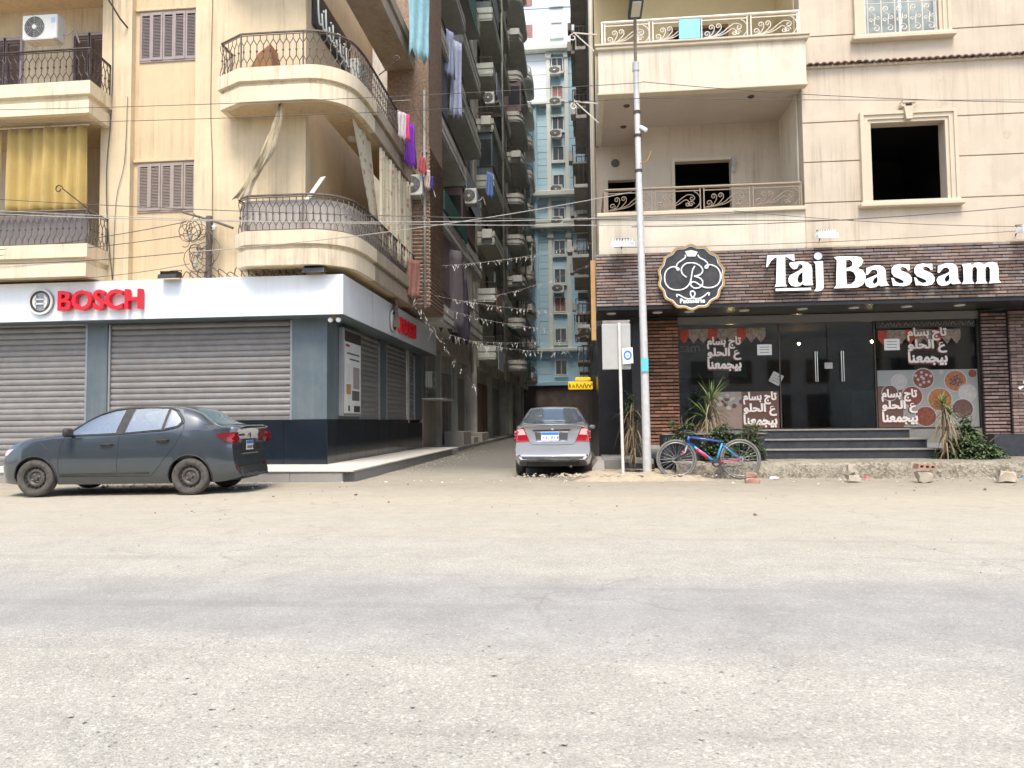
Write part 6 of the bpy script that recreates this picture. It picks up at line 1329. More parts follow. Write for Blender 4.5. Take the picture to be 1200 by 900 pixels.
# ------------------------------------------------------------------ plants
def leaf_blade(mb, base, d, L, w, droop, fold=.3, n=5):
    d = Vector(d).normalized(); sidev = d.cross(Vector((0, 0, 1))); sidev = sidev.normalized() if sidev.length > .01 else Vector((1, 0, 0)); g = []
    for i in range(n + 1):
        t = i / n; p = Vector(base) + d * L * t + Vector((0, 0, -droop * t * t * L)); ww = w * (math.sin(math.pi * min(1, .15 + t * .85)) ** .7) * (1 - t * .55)
        g.append([p - sidev * ww + Vector((0, 0, fold * ww)), p, p + sidev * ww + Vector((0, 0, fold * ww))])
    mb.sheet(g)
def shrub(label, c, r, n, m, cat='shrub', lw=.05):
    T = thing('shrub', label, cat, c); mb = MB(); tw = MB()
    for i in range(max(8, n // 40)):
        a = random.uniform(0, 6.28); q = random.random(); tw.tube([c, (c[0] + r[0] * .4 * math.cos(a) * q, c[1] + r[1] * .4 * math.sin(a) * q, c[2] + r[2] * .5), (c[0] + r[0] * .8 * math.cos(a) * q, c[1] + r[1] * .8 * math.sin(a) * q, c[2] + r[2] * random.uniform(.6, 1.2))], [.012, .008, .004], 4)
    tw.build('stems', 'bark', T)
    k = 0
    while k < n:
        p = Vector((random.uniform(-1, 1), random.uniform(-1, 1), random.uniform(0, 1))); rr = math.sqrt(p.x ** 2 + p.y ** 2 + p.z ** 2)
        lump = .72 + .38 * mnoise.noise(Vector((p.x * 2.2 + c[0], p.y * 2.2, p.z * 2.2)))
        if rr > lump or rr < .25: continue
        k += 1; b = Vector(c) + Vector((p.x * r[0], p.y * r[1], p.z * r[2] * 1.15))
        for s in range(5):
            a = s * 1.257 + random.random(); leaf_blade(mb, b, (math.cos(a), math.sin(a), random.uniform(-.3, .5)), random.uniform(.6, 1) * lw * 2.1, lw * .42, .3, .2, 2)
    mb.build('foliage', m, T); return T
random.seed(21)
PL = thing('planter', 'long dark planter box behind the bicycle', 'planter', (2.7, 16.2, .31)); pb = MB()
MB().prism([(1.75, 15.75), (3.85, 15.75), (3.85, 16.6), (1.75, 16.6)], .3, .86, [[(1.8, 15.8), (3.8, 15.8), (3.8, 16.55), (1.8, 16.55)]], f=lambda a, b, d: (a, b, d)).build('box', 'granite', PL)
MB().bbox(1.72, 3.88, 15.72, 15.8, .86, .89, .006).build('coping', 'granite_edge', PL); MB().box(1.8, 3.8, 15.8, 16.55, .7, .78).build('soil_fill', 'soil', PL)
shrub('variegated bushy shrub at the lamp end of the dark planter', (2.15, 15.75, .72), (.45, .3, .5), 260, 'leaf')
shrub('green bushy shrub behind the bicycle frame in the planter', (2.85, 15.6, .32), (.55, .32, .85), 520, 'leaf'); shrub('low green shrub above the bicycle rear wheel in the planter', (3.45, 15.6, .32), (.42, .32, .8), 420, 'leaf')
shrub('sprawling dark green shrub at the foot of the right brick pier', (8.1, 16.1, .3), (.85, .5, .55), 700, 'leaf', lw=.07); shrub('upright leafy bush against the cake poster pane', (8.25, 16.45, .5), (.38, .3, .78), 260, 'leaf', lw=.065)
def strap_plant(label, c, h, heads, L, m, dry, trunk=True, cat='plant'):
    T = thing('strap_plant', label, cat, c)
    tr = MB(); fol = MB(); dr = MB()
    for (dx, dy, hz) in heads:
        top = Vector(c) + Vector((dx, dy, hz)); tr.tube(smooth_pts([c, Vector(c) + Vector((dx * .5, dy * .5, hz * .5)), top], 3), .03, 6)
        for i in range(38):
            a = random.uniform(0, 6.28); el = random.uniform(.1, 1.4); leaf_blade(fol, top + Vector((0, 0, random.uniform(-.08, .05))), (math.cos(a) * math.cos(el), math.sin(a) * math.cos(el), math.sin(el)), L * random.uniform(.7, 1.1), .018, random.uniform(.15, .8))
        for i in range(dry):
            a = random.uniform(0, 6.28); zz = random.uniform(.15, 1) * hz; leaf_blade(dr, Vector(c) + Vector((dx, dy, 0)) * zz / hz + Vector((0, 0, zz)), (math.cos(a) * .5, math.sin(a) * .5, .25), L * random.uniform(.5, .95), .016, random.uniform(1.6, 2.4), n=5)
    tr.build('trunk', 'bark', T, True); fol.build('leaves', m, T)
    if dry: dr.build('dry_leaves', 'leafdry', T)
    return T
strap_plant('dark strap-leaved yucca with shaggy dry trunks beside the lamp pole', (1.12, 16.0, .25), 1., [(-.12, 0, 1.05), (.1, .05, .95), (0, -.05, 1.3)], .46, 'leafdk', 26)
strap_plant('young palm with upright wispy fronds in the planter by the brick pier', (2.72, 16.1, .78), 1., [(0, 0, .45), (.1, .03, .8)], .85, 'leaf2', 20)
strap_plant('small spiky plant at the end of the planter over the rear wheel', (3.7, 15.85, .8), 1., [(0, 0, .12)], .36, 'leaf2', 0)
strap_plant('green dracaena with hanging dry roots in front of the cake poster', (7.55, 16.0, .3), 1., [(0, 0, 1.15), (.12, 0, .95)], .42, 'leaf2', 34)
# right edge white scrawl on bricks
sc_ = MB()
for i in range(26):
    a = random.uniform(0, 6.28); q = random.uniform(.05, .32); x, z = 9.98 + q * math.cos(a), 1.75 + q * 1.2 * math.sin(a); sc_.prism([(x + random.uniform(.02, .07) * math.cos(R(k)), z + random.uniform(.02, .07) * math.sin(R(k))) for k in range(0, 360, 40)], 16.985 - i * .0006, 16.9995)
tag(sc_.build('paint_splash', 'paper'), 'white splash of paint on the brick wall at the far right edge', 'paint mark')

# ------------------------------------------------------------------ air conditioners
def ac_unit(label, loc, rz, w=.84, h=.58, d=.3, cage=False):
    T = thing('air_conditioner', label, 'air conditioner', loc, rz, 'outdoor air conditioner units')
    MB().bbox(-w / 2, w / 2, -d, 0, 0, h, .018).build('casing', 'ac', T, False, True)
    c = (-w * .14, -d - .004, h * .5); fr = h * .42
    MB().lathe([(.001, 0), (fr, 0), (fr, .004)], c, 'y', 28).build('fan_opening', 'ac_dark', T, False, True)
    g = MB()
    for k in range(1, 7): g.tube([(c[0] + fr * k / 6 * math.cos(2 * math.pi * i / 24), c[1] - .01, c[2] + fr * k / 6 * math.sin(2 * math.pi * i / 24)) for i in range(24)], .0035, 3, True)
    for k in range(8):
        a = k * math.pi / 4; g.tube([(c[0], c[1] - .012, c[2]), (c[0] + fr * math.cos(a), c[1] - .012, c[2] + fr * math.sin(a))], .003, 3)
    g.build('fan_grille', 'parapet_a', T, False, True); MB().lathe([(.001, -.02), (.055, -.018), (.06, 0)], c, 'y', 14).build('hub_cap', 'ac', T, False, True)
    MB().box(w * .33, w * .45, -d - .004, -d, h * .64, h * .84).build('label_plate', mat('blue_label', (.35, .5, .66), .5), T, False, True)
    b = MB()
    for s in (-1, 1): b.tube([(s * w * .36, .0, -.22), (s * w * .36, 0, -.02), (s * w * .36, -d - .02, -.02), (s * w * .36, 0, -.2)], .016, 5)
    b.box(-w * .42, w * .42, -d - .03, .0, -.03, -.008); b.build('bracket', 'parapet_a', T, False, True)
    MB().tube(smooth_pts([(w / 2, -.1, h * .3), (w / 2 + .12, -.05, h * .35), (w / 2 + .2, .05, h * .6), (w / 2 + .3, .1, h * .1)], 4), .02, 6).build('hose', 'cord_lt', T, False, True)
    return T
ac_unit('white air conditioner unit under the upper left balcony ceiling', (-13.15, 16.55, 10.72), 0, .92, .62)
A0 = ac_unit('white air conditioner unit on the brown pier beside hanging laundry', (-4.98, 21.95, 8.15), 0, .5, .62, .45)
ac_unit('air conditioner unit on the wall behind the upper corner balcony railing', (-6.36, 19.9, 10.9), R(90), .8, .58)
ac_unit('caged air conditioner unit on the alley side past the white fascia', (-5.85, 27.3, 2.5), R(90), .85, .6)
for lab, z in (('uppermost air conditioner unit on the blue tower window bay', 35.0), ('second air conditioner unit from the top of the blue tower bay', 31.9), ('third air conditioner unit from the top of the blue tower bay', 28.7), ('fourth air conditioner unit down the blue tower bay', 23.2), ('air conditioner unit under the cornice window of the blue tower', 20.1), ('lowest air conditioner unit on the blue tower bay', 13.5)):
    copy_tree(A0, (-1.95, 69.85, z), 0, lab).scale = (2.0, 1.2, 1.3)
copy_tree(A0, (-4.62, 38.2, 18.2), 0, 'grey air conditioner unit beside the pale boxy parapets in the lane')
copy_tree(A0, (-4.45, 30.0, 10.3), 0, 'dim air conditioner unit at the end of the angled lane balconies')
cg = thing('wire_cage', 'grey wire cage around the air conditioner past the white fascia', 'cage', (-5.5, 27.5, 2.1)); mb = MB()
for i in range(17): mb.tube([(-5.15, 26.6, 2.12 + i * .09), (-5.15, 29.1, 2.12 + i * .09)], .008, 4)
for y in (26.6, 27.4, 28.3, 29.1): mb.tube([(-5.14, y, 2.05), (-5.14, y, 3.6)], .016, 4)
for i in range(9): mb.tube([(-5.85 + i * .0875, 26.6, 2.1), (-5.85 + i * .0875, 26.6, 3.6)], .008, 4)
mb.build('mesh_panels', 'grey_metal', cg)['kind'] = 'stuff'; MB().bbox(-5.88, -5.12, 26.55, 29.15, 2.02, 2.08, .01).build('tray', 'parapet_a', cg)
# ------------------------------------------------------------------ satellite dish, floodlights, bracket lamps
SD = thing('satellite_dish', 'white satellite dish with arm on the cream pilaster at the top', 'satellite dish', (-11.3, 16.3, 11.5))
MB().lathe([(.001, .1), (.18, .085), (.34, .03), (.44, -.06)], (-11.75, 15.8, 12.15), 'y', 26).build('dish', 'ac', SD, True)
MB().tube([(-10.95, 16.4, 10.95), (-11.0, 16.2, 11.05), (-11.3, 15.95, 11.65), (-11.55, 15.88, 12.0)], .022, 6).build('mount_arm', 'metal_dk', SD, True); MB().tube([(-11.75, 15.9, 11.75), (-12.0, 15.5, 11.6), (-12.4, 15.25, 11.95)], .016, 5).build('feed_arm', 'metal_dk', SD, True)
MB().tube([(-12.4, 15.25, 11.95), (-12.38, 15.35, 12.02)], .035, 8).build('receiver', 'ac', SD)
def flood(label, loc, m='grey_metal', w=.42):
    T = thing('floodlight', label, 'floodlight', loc, 0, 'floodlights over the shop fronts')
    MB().add([(-w / 2, -.3, -.04), (w / 2, -.3, -.04), (w / 2, -.02, .02), (-w / 2, -.02, .02), (-w / 2, -.28, .06), (w / 2, -.28, .06), (w / 2 - .03, 0, .14), (-w / 2 + .03, 0, .14)], [(0, 3, 2, 1), (4, 5, 6, 7), (0, 1, 5, 4), (1, 2, 6, 5), (2, 3, 7, 6), (3, 0, 4, 7)]).build('housing', m, T, False, True)
    f = MB()
    for i in range(8): f.box(-w / 2 + .03 + i * (w - .08) / 7, -.01 - w / 2 + .05 + i * (w - .08) / 7, -.24, -.02, .07, .15)
    f.build('fins', m, T, False, True); MB().box(-w / 2 + .02, w / 2 - .02, -.298, -.285, -.035, .05).build('glass_front', 'dkglass' if m != 'signwhite' else 'ac', T, False, True)
    MB().tube([(-w * .3, .0, .1), (-w * .3, .1, .22), (w * .3, .1, .22), (w * .3, 0, .1)], .012, 4).build('yoke', 'metal_dk', T, False, True); MB().tube([(0, .1, .22), (0, .3, .05)], .014, 4).build('stay', 'metal_dk', T, False, True); return T
flood('grey floodlight on the white fascia nearest its corner', (-5.95, 15.95, 4.62), 'metal_rail', .5); flood('dark floodlight on the white fascia beside the tangled bracket', (-9.4, 15.95, 4.58), 'metal_dk', .45)
flood('white floodlight at the lamp pole end of the brick fascia', (.95, 15.75, 4.93), 'signwhite', .5); flood('white floodlight above the raised letters on the brick fascia', (5.2, 15.8, 4.98), 'signwhite', .4); flood('white floodlight at the far right end of the brick fascia', (9.2, 15.8, 4.95), 'signwhite', .35)
TB = thing('twin_spotlight', 'pair of white spot bulbs under the corner of the white fascia', 'spotlight', (-5.6, 16.1, 3.64)); MB().box(-5.72, -5.45, 16.08, 16.13, 3.6, 3.638).build('mount', 'orange_wood', TB)
for x in (-5.68, -5.49): MB().ball((x, 16.05, 3.55), .06, 8).build('bulb_globe', 'signwhite', TB, True)
# utility bracket with insulators and coiled wire
UB = thing('utility_bracket', 'rusty iron utility bracket tangled with coiled wires above the white fascia', 'utility bracket', (-8.6, 16.2, 4.6))
MB().bbox(-8.72, -8.60, 16.1, 16.2, 4.6, 6.1, .01).build('upright', 'metal_rail', UB); MB().tube([(-8.75, 16.15, 6.05), (-8.0, 16.0, 5.75)], .03, 6).build('strut', 'metal_rail', UB); MB().tube([(-9.3, 16.1, 6.2), (-8.62, 16.15, 6.0)], .025, 6).build('strut', 'metal_rail', UB)
for i, (x, z) in enumerate(((-9.1, 5.6), (-8.9, 5.2), (-8.95, 4.95), (-8.5, 5.8))): MB().lathe([(.02, -.08), (.06, -.05), (.035, -.02), (.065, .02), (.03, .06), (.001, .07)], (x, 16.08, z), 'z', 10).build('insulator', 'parapet_a', UB, True)
mb = MB(); random.seed(5)
for k in range(20):
    c = Vector((-8.95 + random.uniform(-.25, .3), 16.0 + random.uniform(-.05, .12), 5.3 + random.uniform(-.35, .5))); r = random.uniform(.12, .3); ph = random.uniform(0, 6)
    mb.tube([(c.x + r * math.cos(ph + i * .5), c.y + .03 * math.sin(i), c.z + r * 1.1 * math.sin(ph + i * .5) + .01 * i) for i in range(12)], .009, 4)
mb.build('wire_coils', 'metal_rail', UB)['kind'] = 'stuff'
mb = MB()
for k in range(16):
    x = -9.3 + k * .18; mb.tube(smooth_pts([(x, 16.15, 4.65), (x + .12, 16.0 + random.uniform(-.1, .1), 4.72 + random.uniform(0, .12)), (x + .3, 16.1, 4.62)], 3), .012, 4)
mb.build('wire_tangle', 'metal_rail', UB)['kind'] = 'stuff'
# ------------------------------------------------------------------ curtains, cloths, laundry
def curtain(label, pts_top, z0, z1, m, folds, amp, name='curtain', seed=0, gather=0.):
    """pleated cloth hung along a plan path"""
    P = [Vector((x, y, 0)) for x, y in pts_top]; n = folds * 6; g = []; rs = random.Random(seed)
    ph = [rs.uniform(-.5, .5) for _ in range(folds + 2)]
    for i in range(n + 1):
        t = i / n * (len(P) - 1); j = min(int(t), len(P) - 2); p = P[j].lerp(P[j + 1], t - j); d = (P[j + 1] - P[j]).normalized(); nn = Vector((d.y, -d.x, 0)); col = []
        for k in range(9):
            u = k / 8; a = amp * (.55 + .6 * u) * math.sin(i / 6 * 2 * math.pi + ph[i // 6] * (1 + u)) + amp * .4 * math.sin(i * .37 + u * 2)
            col.append(tuple(p + nn * a + d * (gather * u * math.sin(i * .21)) + Vector((0, 0, z1 + (z0 - z1) * u + .02 * math.sin(i * .5) * u))))
        g.append(col)
    o = MB().sheet(g).build(name, m, None, True); md = o.modifiers.new('s', 'SOLIDIFY'); md.thickness = .006
    tag(o, label, 'curtain'); return o
def floral_mat():
    m, n, l, b = _new('floral_print_cloth'); v = _vec(n, l); c = (.62, .55, .40)
    for sc__, col, lo, hi in ((3.6, (.42, .12, .1), .2, .3), (4.6, (.2, .27, .1), .2, .3), (9, (.5, .34, .2), .25, .32)):
        vo = n.new('ShaderNodeTexVoronoi'); vo.inputs['Scale'].default_value = sc__; l.new(v, vo.inputs['Vector'])
        sp = n.new('ShaderNodeSeparateColor'); l.new(vo.outputs['Color'], sp.inputs[0])
        mm = n.new('ShaderNodeMath'); mm.operation = 'MULTIPLY'; l.new(_ramp(n, l, vo.outputs['Distance'], hi, lo), mm.inputs[0]); l.new(_ramp(n, l, sp.outputs[0], .55, .6, 0, .75), mm.inputs[1])
        c = _mix(n, l, mm.outputs[0], c, col)
    l.new(c, b.inputs['Base Color']); b.inputs['Roughness'].default_value = .9; return m
MT['gold_cloth'] = mat('golden_curtain', (.44, .31, .095), .75, .12, 2, sheen=.3, streak=.25, streakcol=(.3, .2, .08)); MT['floral'] = mat('floral_curtain', (.70, .64, .48), .85, .25, 9, streak=.3, streakcol=(.3, .14, .1)); MT['floral'] = floral_mat(); MT['khaki'] = mat('khaki_cloth', (.46, .39, .27), .85, .25, 5, streak=.5, streakcol=(.2, .15, .08))
curtain('golden yellow pleated curtain across the lower left balcony', [(-13.75, 16.05), (-12.6, 16.0), (-11.68, 16.05)], 6.25, 8.36, 'gold_cloth', 7, .085, seed=3); curtain('narrow golden curtain strip at the left picture edge of the lower balcony', [(-14.6, 16.05), (-13.88, 16.05)], 6.25, 8.36, 'gold_cloth', 3, .05, seed=5)
MB_ = MB().tube([(-18, 16.02, 8.4), (-11.62, 16.02, 8.4)], .018, 6).build('curtain_rod', 'rail_white'); tag(MB_, 'thin white curtain rod above the golden curtains', 'curtain rod')
curtain('cream floral curtain closing the alley side of the lower corner balcony', [(-5.16, 18.3), (-5.1, 21.7)], 5.75, 8.42, 'floral', 11, .05, seed=8)
g = []
for i in range(13):
    u = i / 12; g.append([(-5.28 - .02 * math.sin(k * 1.5), 17.15 + u * 1.35 + (k - 3) * .17 * (.6 + .9 * (1 - u)) , 8.4 - u * 2.35 + .05 * math.sin(k * 2.1)) for k in range(7)])
tag(MB().sheet(g).build('curtain', 'floral', None, True), 'gathered floral curtain end sweeping diagonally over the curved railing', 'curtain')
g = []
for i in range(17):
    u = i / 16; cx_ = -6.75 - .95 * u ** 1.5; w = .035 + .085 * math.sin(math.pi * min(1, u * 1.1)) + .14 * sstep(.8, 1, u)
    g.append([(cx_ + w * (a - 4) * .3, 15.72 + .07 * math.sin(a * 2.4 + i * .15), 8.5 - 2.16 * u + .04 * math.sin(a * 2 + i)) for a in range(9)])
tag(MB().sheet(g).build('tied_cloth', 'khaki', None, True), 'bunched khaki cloth hanging slantwise from the upper slab to the lower railing', 'cloth')
tag(MB().add([(-6.55, 15.95, 5.95), (-6.42, 15.95, 5.95), (-6.42, 16.02, 5.95), (-6.55, 16.02, 5.95), (-6.0, 16.25, 6.95), (-5.87, 16.25, 6.97), (-5.87, 16.32, 6.97), (-6.0, 16.32, 6.95)], [(0, 3, 2, 1), (4, 5, 6, 7), (0, 1, 5, 4), (1, 2, 6, 5), (2, 3, 7, 6), (3, 0, 4, 7)]).build('plank', 'pave_top'), 'pale plank leaning inside the lower corner balcony', 'plank')
tag(MB().add([(-7.5, 15.7, 9.35), (-6.95, 15.7, 9.35), (-6.95, 16.2, 9.35), (-7.5, 16.2, 9.35), (-7.3, 15.75, 9.75), (-7.0, 15.72, 9.95), (-6.98, 16.1, 9.9), (-7.4, 16.1, 9.7)], [(0, 3, 2, 1), (4, 5, 6, 7), (0, 1, 5, 4), (1, 2, 6, 5), (2, 3, 7, 6), (3, 0, 4, 7)]).build('cardboard_box', mat('brown_card', (.32, .16, .07), .9)), 'crumpled brown box behind the upper corner railing', 'box')
def garment(label, x, y, z, w, h, col, seed, cat='laundry', sleeves=False, yd=0.):
    rs = random.Random(seed); g = []
    for i in range(9):
        u = i / 8; row = []
        for k in range(11):
            v = k / 10 - .5; ww = w * (1 + .25 * u + .1 * math.sin(u * 5 + seed)); row.append((x + v * ww * .55 + yd * v, y + v * ww * .85 + .05 * math.sin(v * 16 + u * 3 + seed) * (.4 + u), z - h * u * (1 + .06 * math.sin(k * 1.9 + seed)) - .04 * (1 - abs(v))))
        g.append(row)
    if isinstance(col, str): m = col
    else: m = mat('laundry_cloth_%d' % seed, col, .9, .2, 7)
    o = MB().sheet(g).build('laundry', m, None, True); md = o.modifiers.new('s', 'SOLIDIFY'); md.thickness = .006
    return tag(o, label, cat, 'laundry hung from balconies')
# clothes on the upper corner balcony line
garment('grey vest hung first on the upper corner balcony line', -4.78, 19.2, 9.75, .28, .75, (.5, .46, .47), 1); garment('bright pink shirt hung on the upper corner balcony line', -4.78, 19.65, 9.9, .26, .75, (.72, .06, .22), 2); garment('purple trousers hung on the upper corner balcony line', -4.78, 20.2, 9.85, .34, 1.25, (.16, .035, .36), 3)
garment('small red print cloth hung below the purple trousers', -4.7, 21.4, 9.3, .25, .5, (.42, .09, .1), 4); garment('cream and red print cloth hung by the pier unit', -4.6, 21.7, 9.0, .22, .6, (.55, .42, .38), 5); garment('dark blue cloth hung by the pier unit', -4.52, 21.85, 8.85, .2, .42, (.04, .04, .16), 6)
garment('large pale turquoise sheet hanging at the top beside the brown pier', -4.6, 20.6, 14.6, .75, 2.6, (.26, .46, .52), 7); garment('pale blue robe hanging over the lane below the top edge', -4.5, 26.4, 15.6, .62, 2.9, (.38, .42, .56), 8); garment('blue-grey shirt hanging beside the pale robe', -4.6, 25.7, 15.6, .4, 1.7, (.28, .32, .45), 9)
garment('blue towel hanging mid lane before the grey-green flats', -4.55, 37.0, 14.2, .5, 1.3, (.14, .24, .52), 10); garment('dark cloth hung on the angled lane balcony', -4.6, 27.5, 6.9, .9, 2.6, (.07, .06, .09), 11); garment('grey pleated sheet hung under the first lane balcony', -4.7, 26.2, 7.6, 1.2, 3.0, (.13, .12, .13), 12)
garment('reddish brown rug over the lower corner railing', -4.95, 21.2, 6.1, .5, 1.15, (.27, .13, .10), 13); tag(MB().bbox(2.28, 2.74, 15.86, 15.885, 9.56, 10.0, .008).build('board', mat('turquoise_board', (.22, .56, .66), .5)), 'turquoise board tied to the upper right balcony railing', 'board')
tag(MB().box(-4.62, -4.56, 24.3, 29.3, 8.5, 9.2).build('balcony_cloth', mat('green_awning_cloth', (.03, .1, .075), .9, .3, 4)), 'dark green cloth tied along the angled lane balcony', 'awning')
tag(MB().tube([(-5.0, 19.0, 9.95), (-4.55, 19.1, 10.0), (-4.5, 21.9, 9.9)], .008, 4).build('clothes_line', 'cord_lt'), 'clothes line on brackets outside the upper corner balcony', 'clothes line')
for k, (x0, y0, z0) in enumerate(((-5.03, 17.8, 10.1), (-11.2, 15.5, 6.15))):
    pts = [(x0, y0, z0), (x0 + (.55 if k == 0 else -.4), y0 - (.0 if k == 0 else .35), z0 + .4)] ; e = Vector(pts[1]); pts += [tuple(e + Vector((.1 * math.cos(a) * (1 - i * .07) - .1, 0, .1 * math.sin(a) * (1 - i * .07)))) for i, a in enumerate([0, .8, 1.6, 2.4, 3.2, 4, 4.8, 5.6, 6.4])]
    tag(MB().tube(pts, .014, 5).build('scroll_bracket', 'metal_dk'), ('curled iron clothes bracket on the upper corner railing', 'curled iron clothes bracket on the lower left railing')[k], 'bracket')
for k, z in enumerate((9.95, 8.35)):
    mb = MB(); mb.tube([(.5, 16.2, z), (-.05, 16.2, z + .08)], .018, 5); mb.tube([(.5, 16.2, z - .45), (.0, 16.2, z + .05)], .014, 5); mb.tube([(-.05 + .09 * math.cos(a) * (1 - i * .08), 16.2, z - .03 + .09 * math.sin(a) * (1 - i * .08)) for i, a in enumerate([1.6, 2.4, 3.2, 4, 4.8, 5.6, 6.4, 7.2, 8.0])], .013, 5)
    tag(mb.build('scroll_bracket', 'rail_white'), ('upper white curled bracket on the lane edge of the right balconies', 'lower white curled bracket on the lane edge of the right balconies')[k], 'bracket')

# ------------------------------------------------------------------ overhead cables (each one hangs in its own sag)
def cable(label, a, b, sag, r=.009, m='cord', n=24):
    a, b = Vector(a), Vector(b); o = MB().tube([a.lerp(b, i / n) - Vector((0, 0, sag * 4 * (i / n) * (1 - i / n))) for i in range(n + 1)], r * .78, 5).build('overhead_cable', m, None, True)
    return tag(o, label, 'cable', 'overhead cables across the street')
cable('thin cable across the left facade to the lamp pole, upper of two', (-16.47, 15.0, 8.52), (1.37, 15.0, 8.22), 0.12, 0.009, 'cord')
cable('thin cable across the left facade to the lamp pole, lower of two', (-16.35, 14.9, 8.15), (1.36, 15.0, 7.89), 0.12, 0.009, 'cord')
cable('thin cable from the lamp pole along the right facade, upper of two', (1.37, 15.0, 8.24), (10.63, 15.3, 7.44), 0.12, 0.009, 'cord')
cable('thin cable from the lamp pole along the right facade, lower of two', (1.36, 15.0, 7.89), (10.63, 15.3, 7.51), 0.03, 0.008, 'cord')
cable('uppermost of the cable bundle crossing the lane at mid height', (-15.74, 15.2, 6.64), (5.63, 15.3, 5.24), 0.2, 0.011, 'cord')
cable('second of the cable bundle crossing the lane at mid height', (-15.63, 15.1, 6.33), (3.92, 15.3, 5.23), 0.2, 0.011, 'cord_lt')
cable('third of the cable bundle crossing the lane at mid height', (-15.52, 15.0, 6.21), (3.24, 15.3, 5.47), 0.25, 0.012, 'cord_lt')
cable('cable rising from the bracket past the lower corner balcony to the right facade', (-8.54, 15.2, 5.02), (1.16, 15.6, 6.1), 0.15, 0.012, 'cord_lt')
cable('cable from the left edge to the iron bracket, topmost', (-15.9, 15.4, 5.21), (-8.92, 15.6, 5.82), 0.15, 0.012, 'cord')
cable('cable from the left edge to the iron bracket, middle', (-15.89, 15.4, 5.11), (-9.08, 15.6, 5.49), 0.1, 0.012, 'cord')
cable('cable from the left edge to the iron bracket, lowest', (-15.89, 15.4, 5.05), (-8.97, 15.6, 5.11), 0.12, 0.012, 'cord')
cable('cable draped low across the white fascia front', (-14.77, 15.6, 4.71), (-8.88, 15.7, 4.87), 0.2, 0.009, 'cord')
cable('cable rising over the right facade above the brick fascia', (1.12, 15.3, 5.26), (10.67, 15.5, 5.56), 0.12, 0.011, 'cord')
cable('slack cable dipping below the first-floor window on the right', (3.3, 15.6, 5.61), (10.72, 15.6, 5.01), 0.12, 0.008, 'cord')
cable('thin cable just above the brick fascia', (0.78, 15.8, 4.95), (10.86, 15.8, 5.11), 0.1, 0.008, 'cord')
for k, (lab, pts) in enumerate((('black cable running down the cream pilaster', [(-11.35, 16.37, 12.5), (-11.3, 16.37, 10), (-11.33, 16.37, 8.6), (-11.4, 16.36, 7.4), (-11.35, 16.36, 6.0), (-11.2, 16.36, 4.7)]), ('thin cable hanging loose beside the shuttered bay', [(-10.9, 16.37, 9.2), (-10.95, 16.37, 7.6), (-11.15, 16.37, 6.6), (-11.2, 16.37, 4.7)]), ('thin crooked wire down the blank cream wall', [(-8.75, 16.38, 12.5), (-8.78, 16.38, 9), (-8.72, 16.38, 7.4), (-8.7, 16.38, 5.5)]))):
    tag(MB().tube(smooth_pts(pts, 5), .012 if k == 0 else .007, 5).build('wall_cable', 'cord', None, True), lab, 'cable')
# ------------------------------------------------------------------ streamers strung across the lane
random.seed(11)
def streamer(label, a, b, sag, n, L):
    a, b = Vector(a), Vector(b); T = thing('streamer_string', label, 'streamers', a.lerp(b, .5), 0, 'paper streamer strings over the lane')
    P = [a.lerp(b, i / 20) - Vector((0, 0, sag * 4 * (i / 20) * (1 - i / 20))) for i in range(21)]; MB().tube(P, .004, 3).build('string', 'cord_lt', T)
    mb = MB()
    for i in range(n):
        t = random.random(); p = a.lerp(b, t) - Vector((0, 0, sag * 4 * t * (1 - t))); l_ = L * random.uniform(.4, 1.2); w = .013; dx = random.uniform(-.6, .6); dy = random.uniform(-.3, .3)
        g = [[p + Vector((dx * l_ * u + w * s * math.cos(u * 4 + i), dy * l_ * u + w * s * math.sin(u * 4 + i), -l_ * u * (.9 if i % 3 else .35))) for s in (-1, 1)] for u in (0, .33, .66, 1)]
        mb.sheet(g)
    mb.build('paper_strips', 'paper', T)['kind'] = 'stuff'
streamer('highest string of white paper strips from the brown pier across the lane', (-4.55, 23.6, 6.38), (.4, 24.5, 7.2), .12, 34, .2)
streamer('second string of white paper strips slanting across the lane', (-4.4, 25.5, 5.45), (.4, 27, 7.0), .2, 36, .2)
streamer('third string of white paper strips across the lane', (-4.6, 22.5, 5.2), (.4, 25.5, 5.0), .15, 40, .2)
streamer('fourth string of white paper strips drooping in the lane', (-4.5, 24, 5.0), (.4, 27, 4.6), .25, 40, .22)
streamer('lowest string of white paper strips drooping in the lane', (-4.7, 25, 4.3), (.35, 28, 4.0), .35, 44, .28)
streamer('string of white paper strips high over the lane before the grey-green flats', (-4.8, 29, 7.6), (.4, 30, 8.6), .15, 30, .2)
streamer('string of white paper strips low over the lane beyond the silver car', (-4.9, 30, 4.6), (.4, 31, 4.8), .2, 40, .26)
streamer('tangled paper strips hanging off the end of the white fascia', (-5.1, 21.5, 4.95), (-3.7, 26.5, 2.3), .1, 18, .4)
streamer('paper strips dangling in front of the side letters', (-4.9, 20, 5.3), (-4.7, 24.5, 4.1), .2, 9, .3)
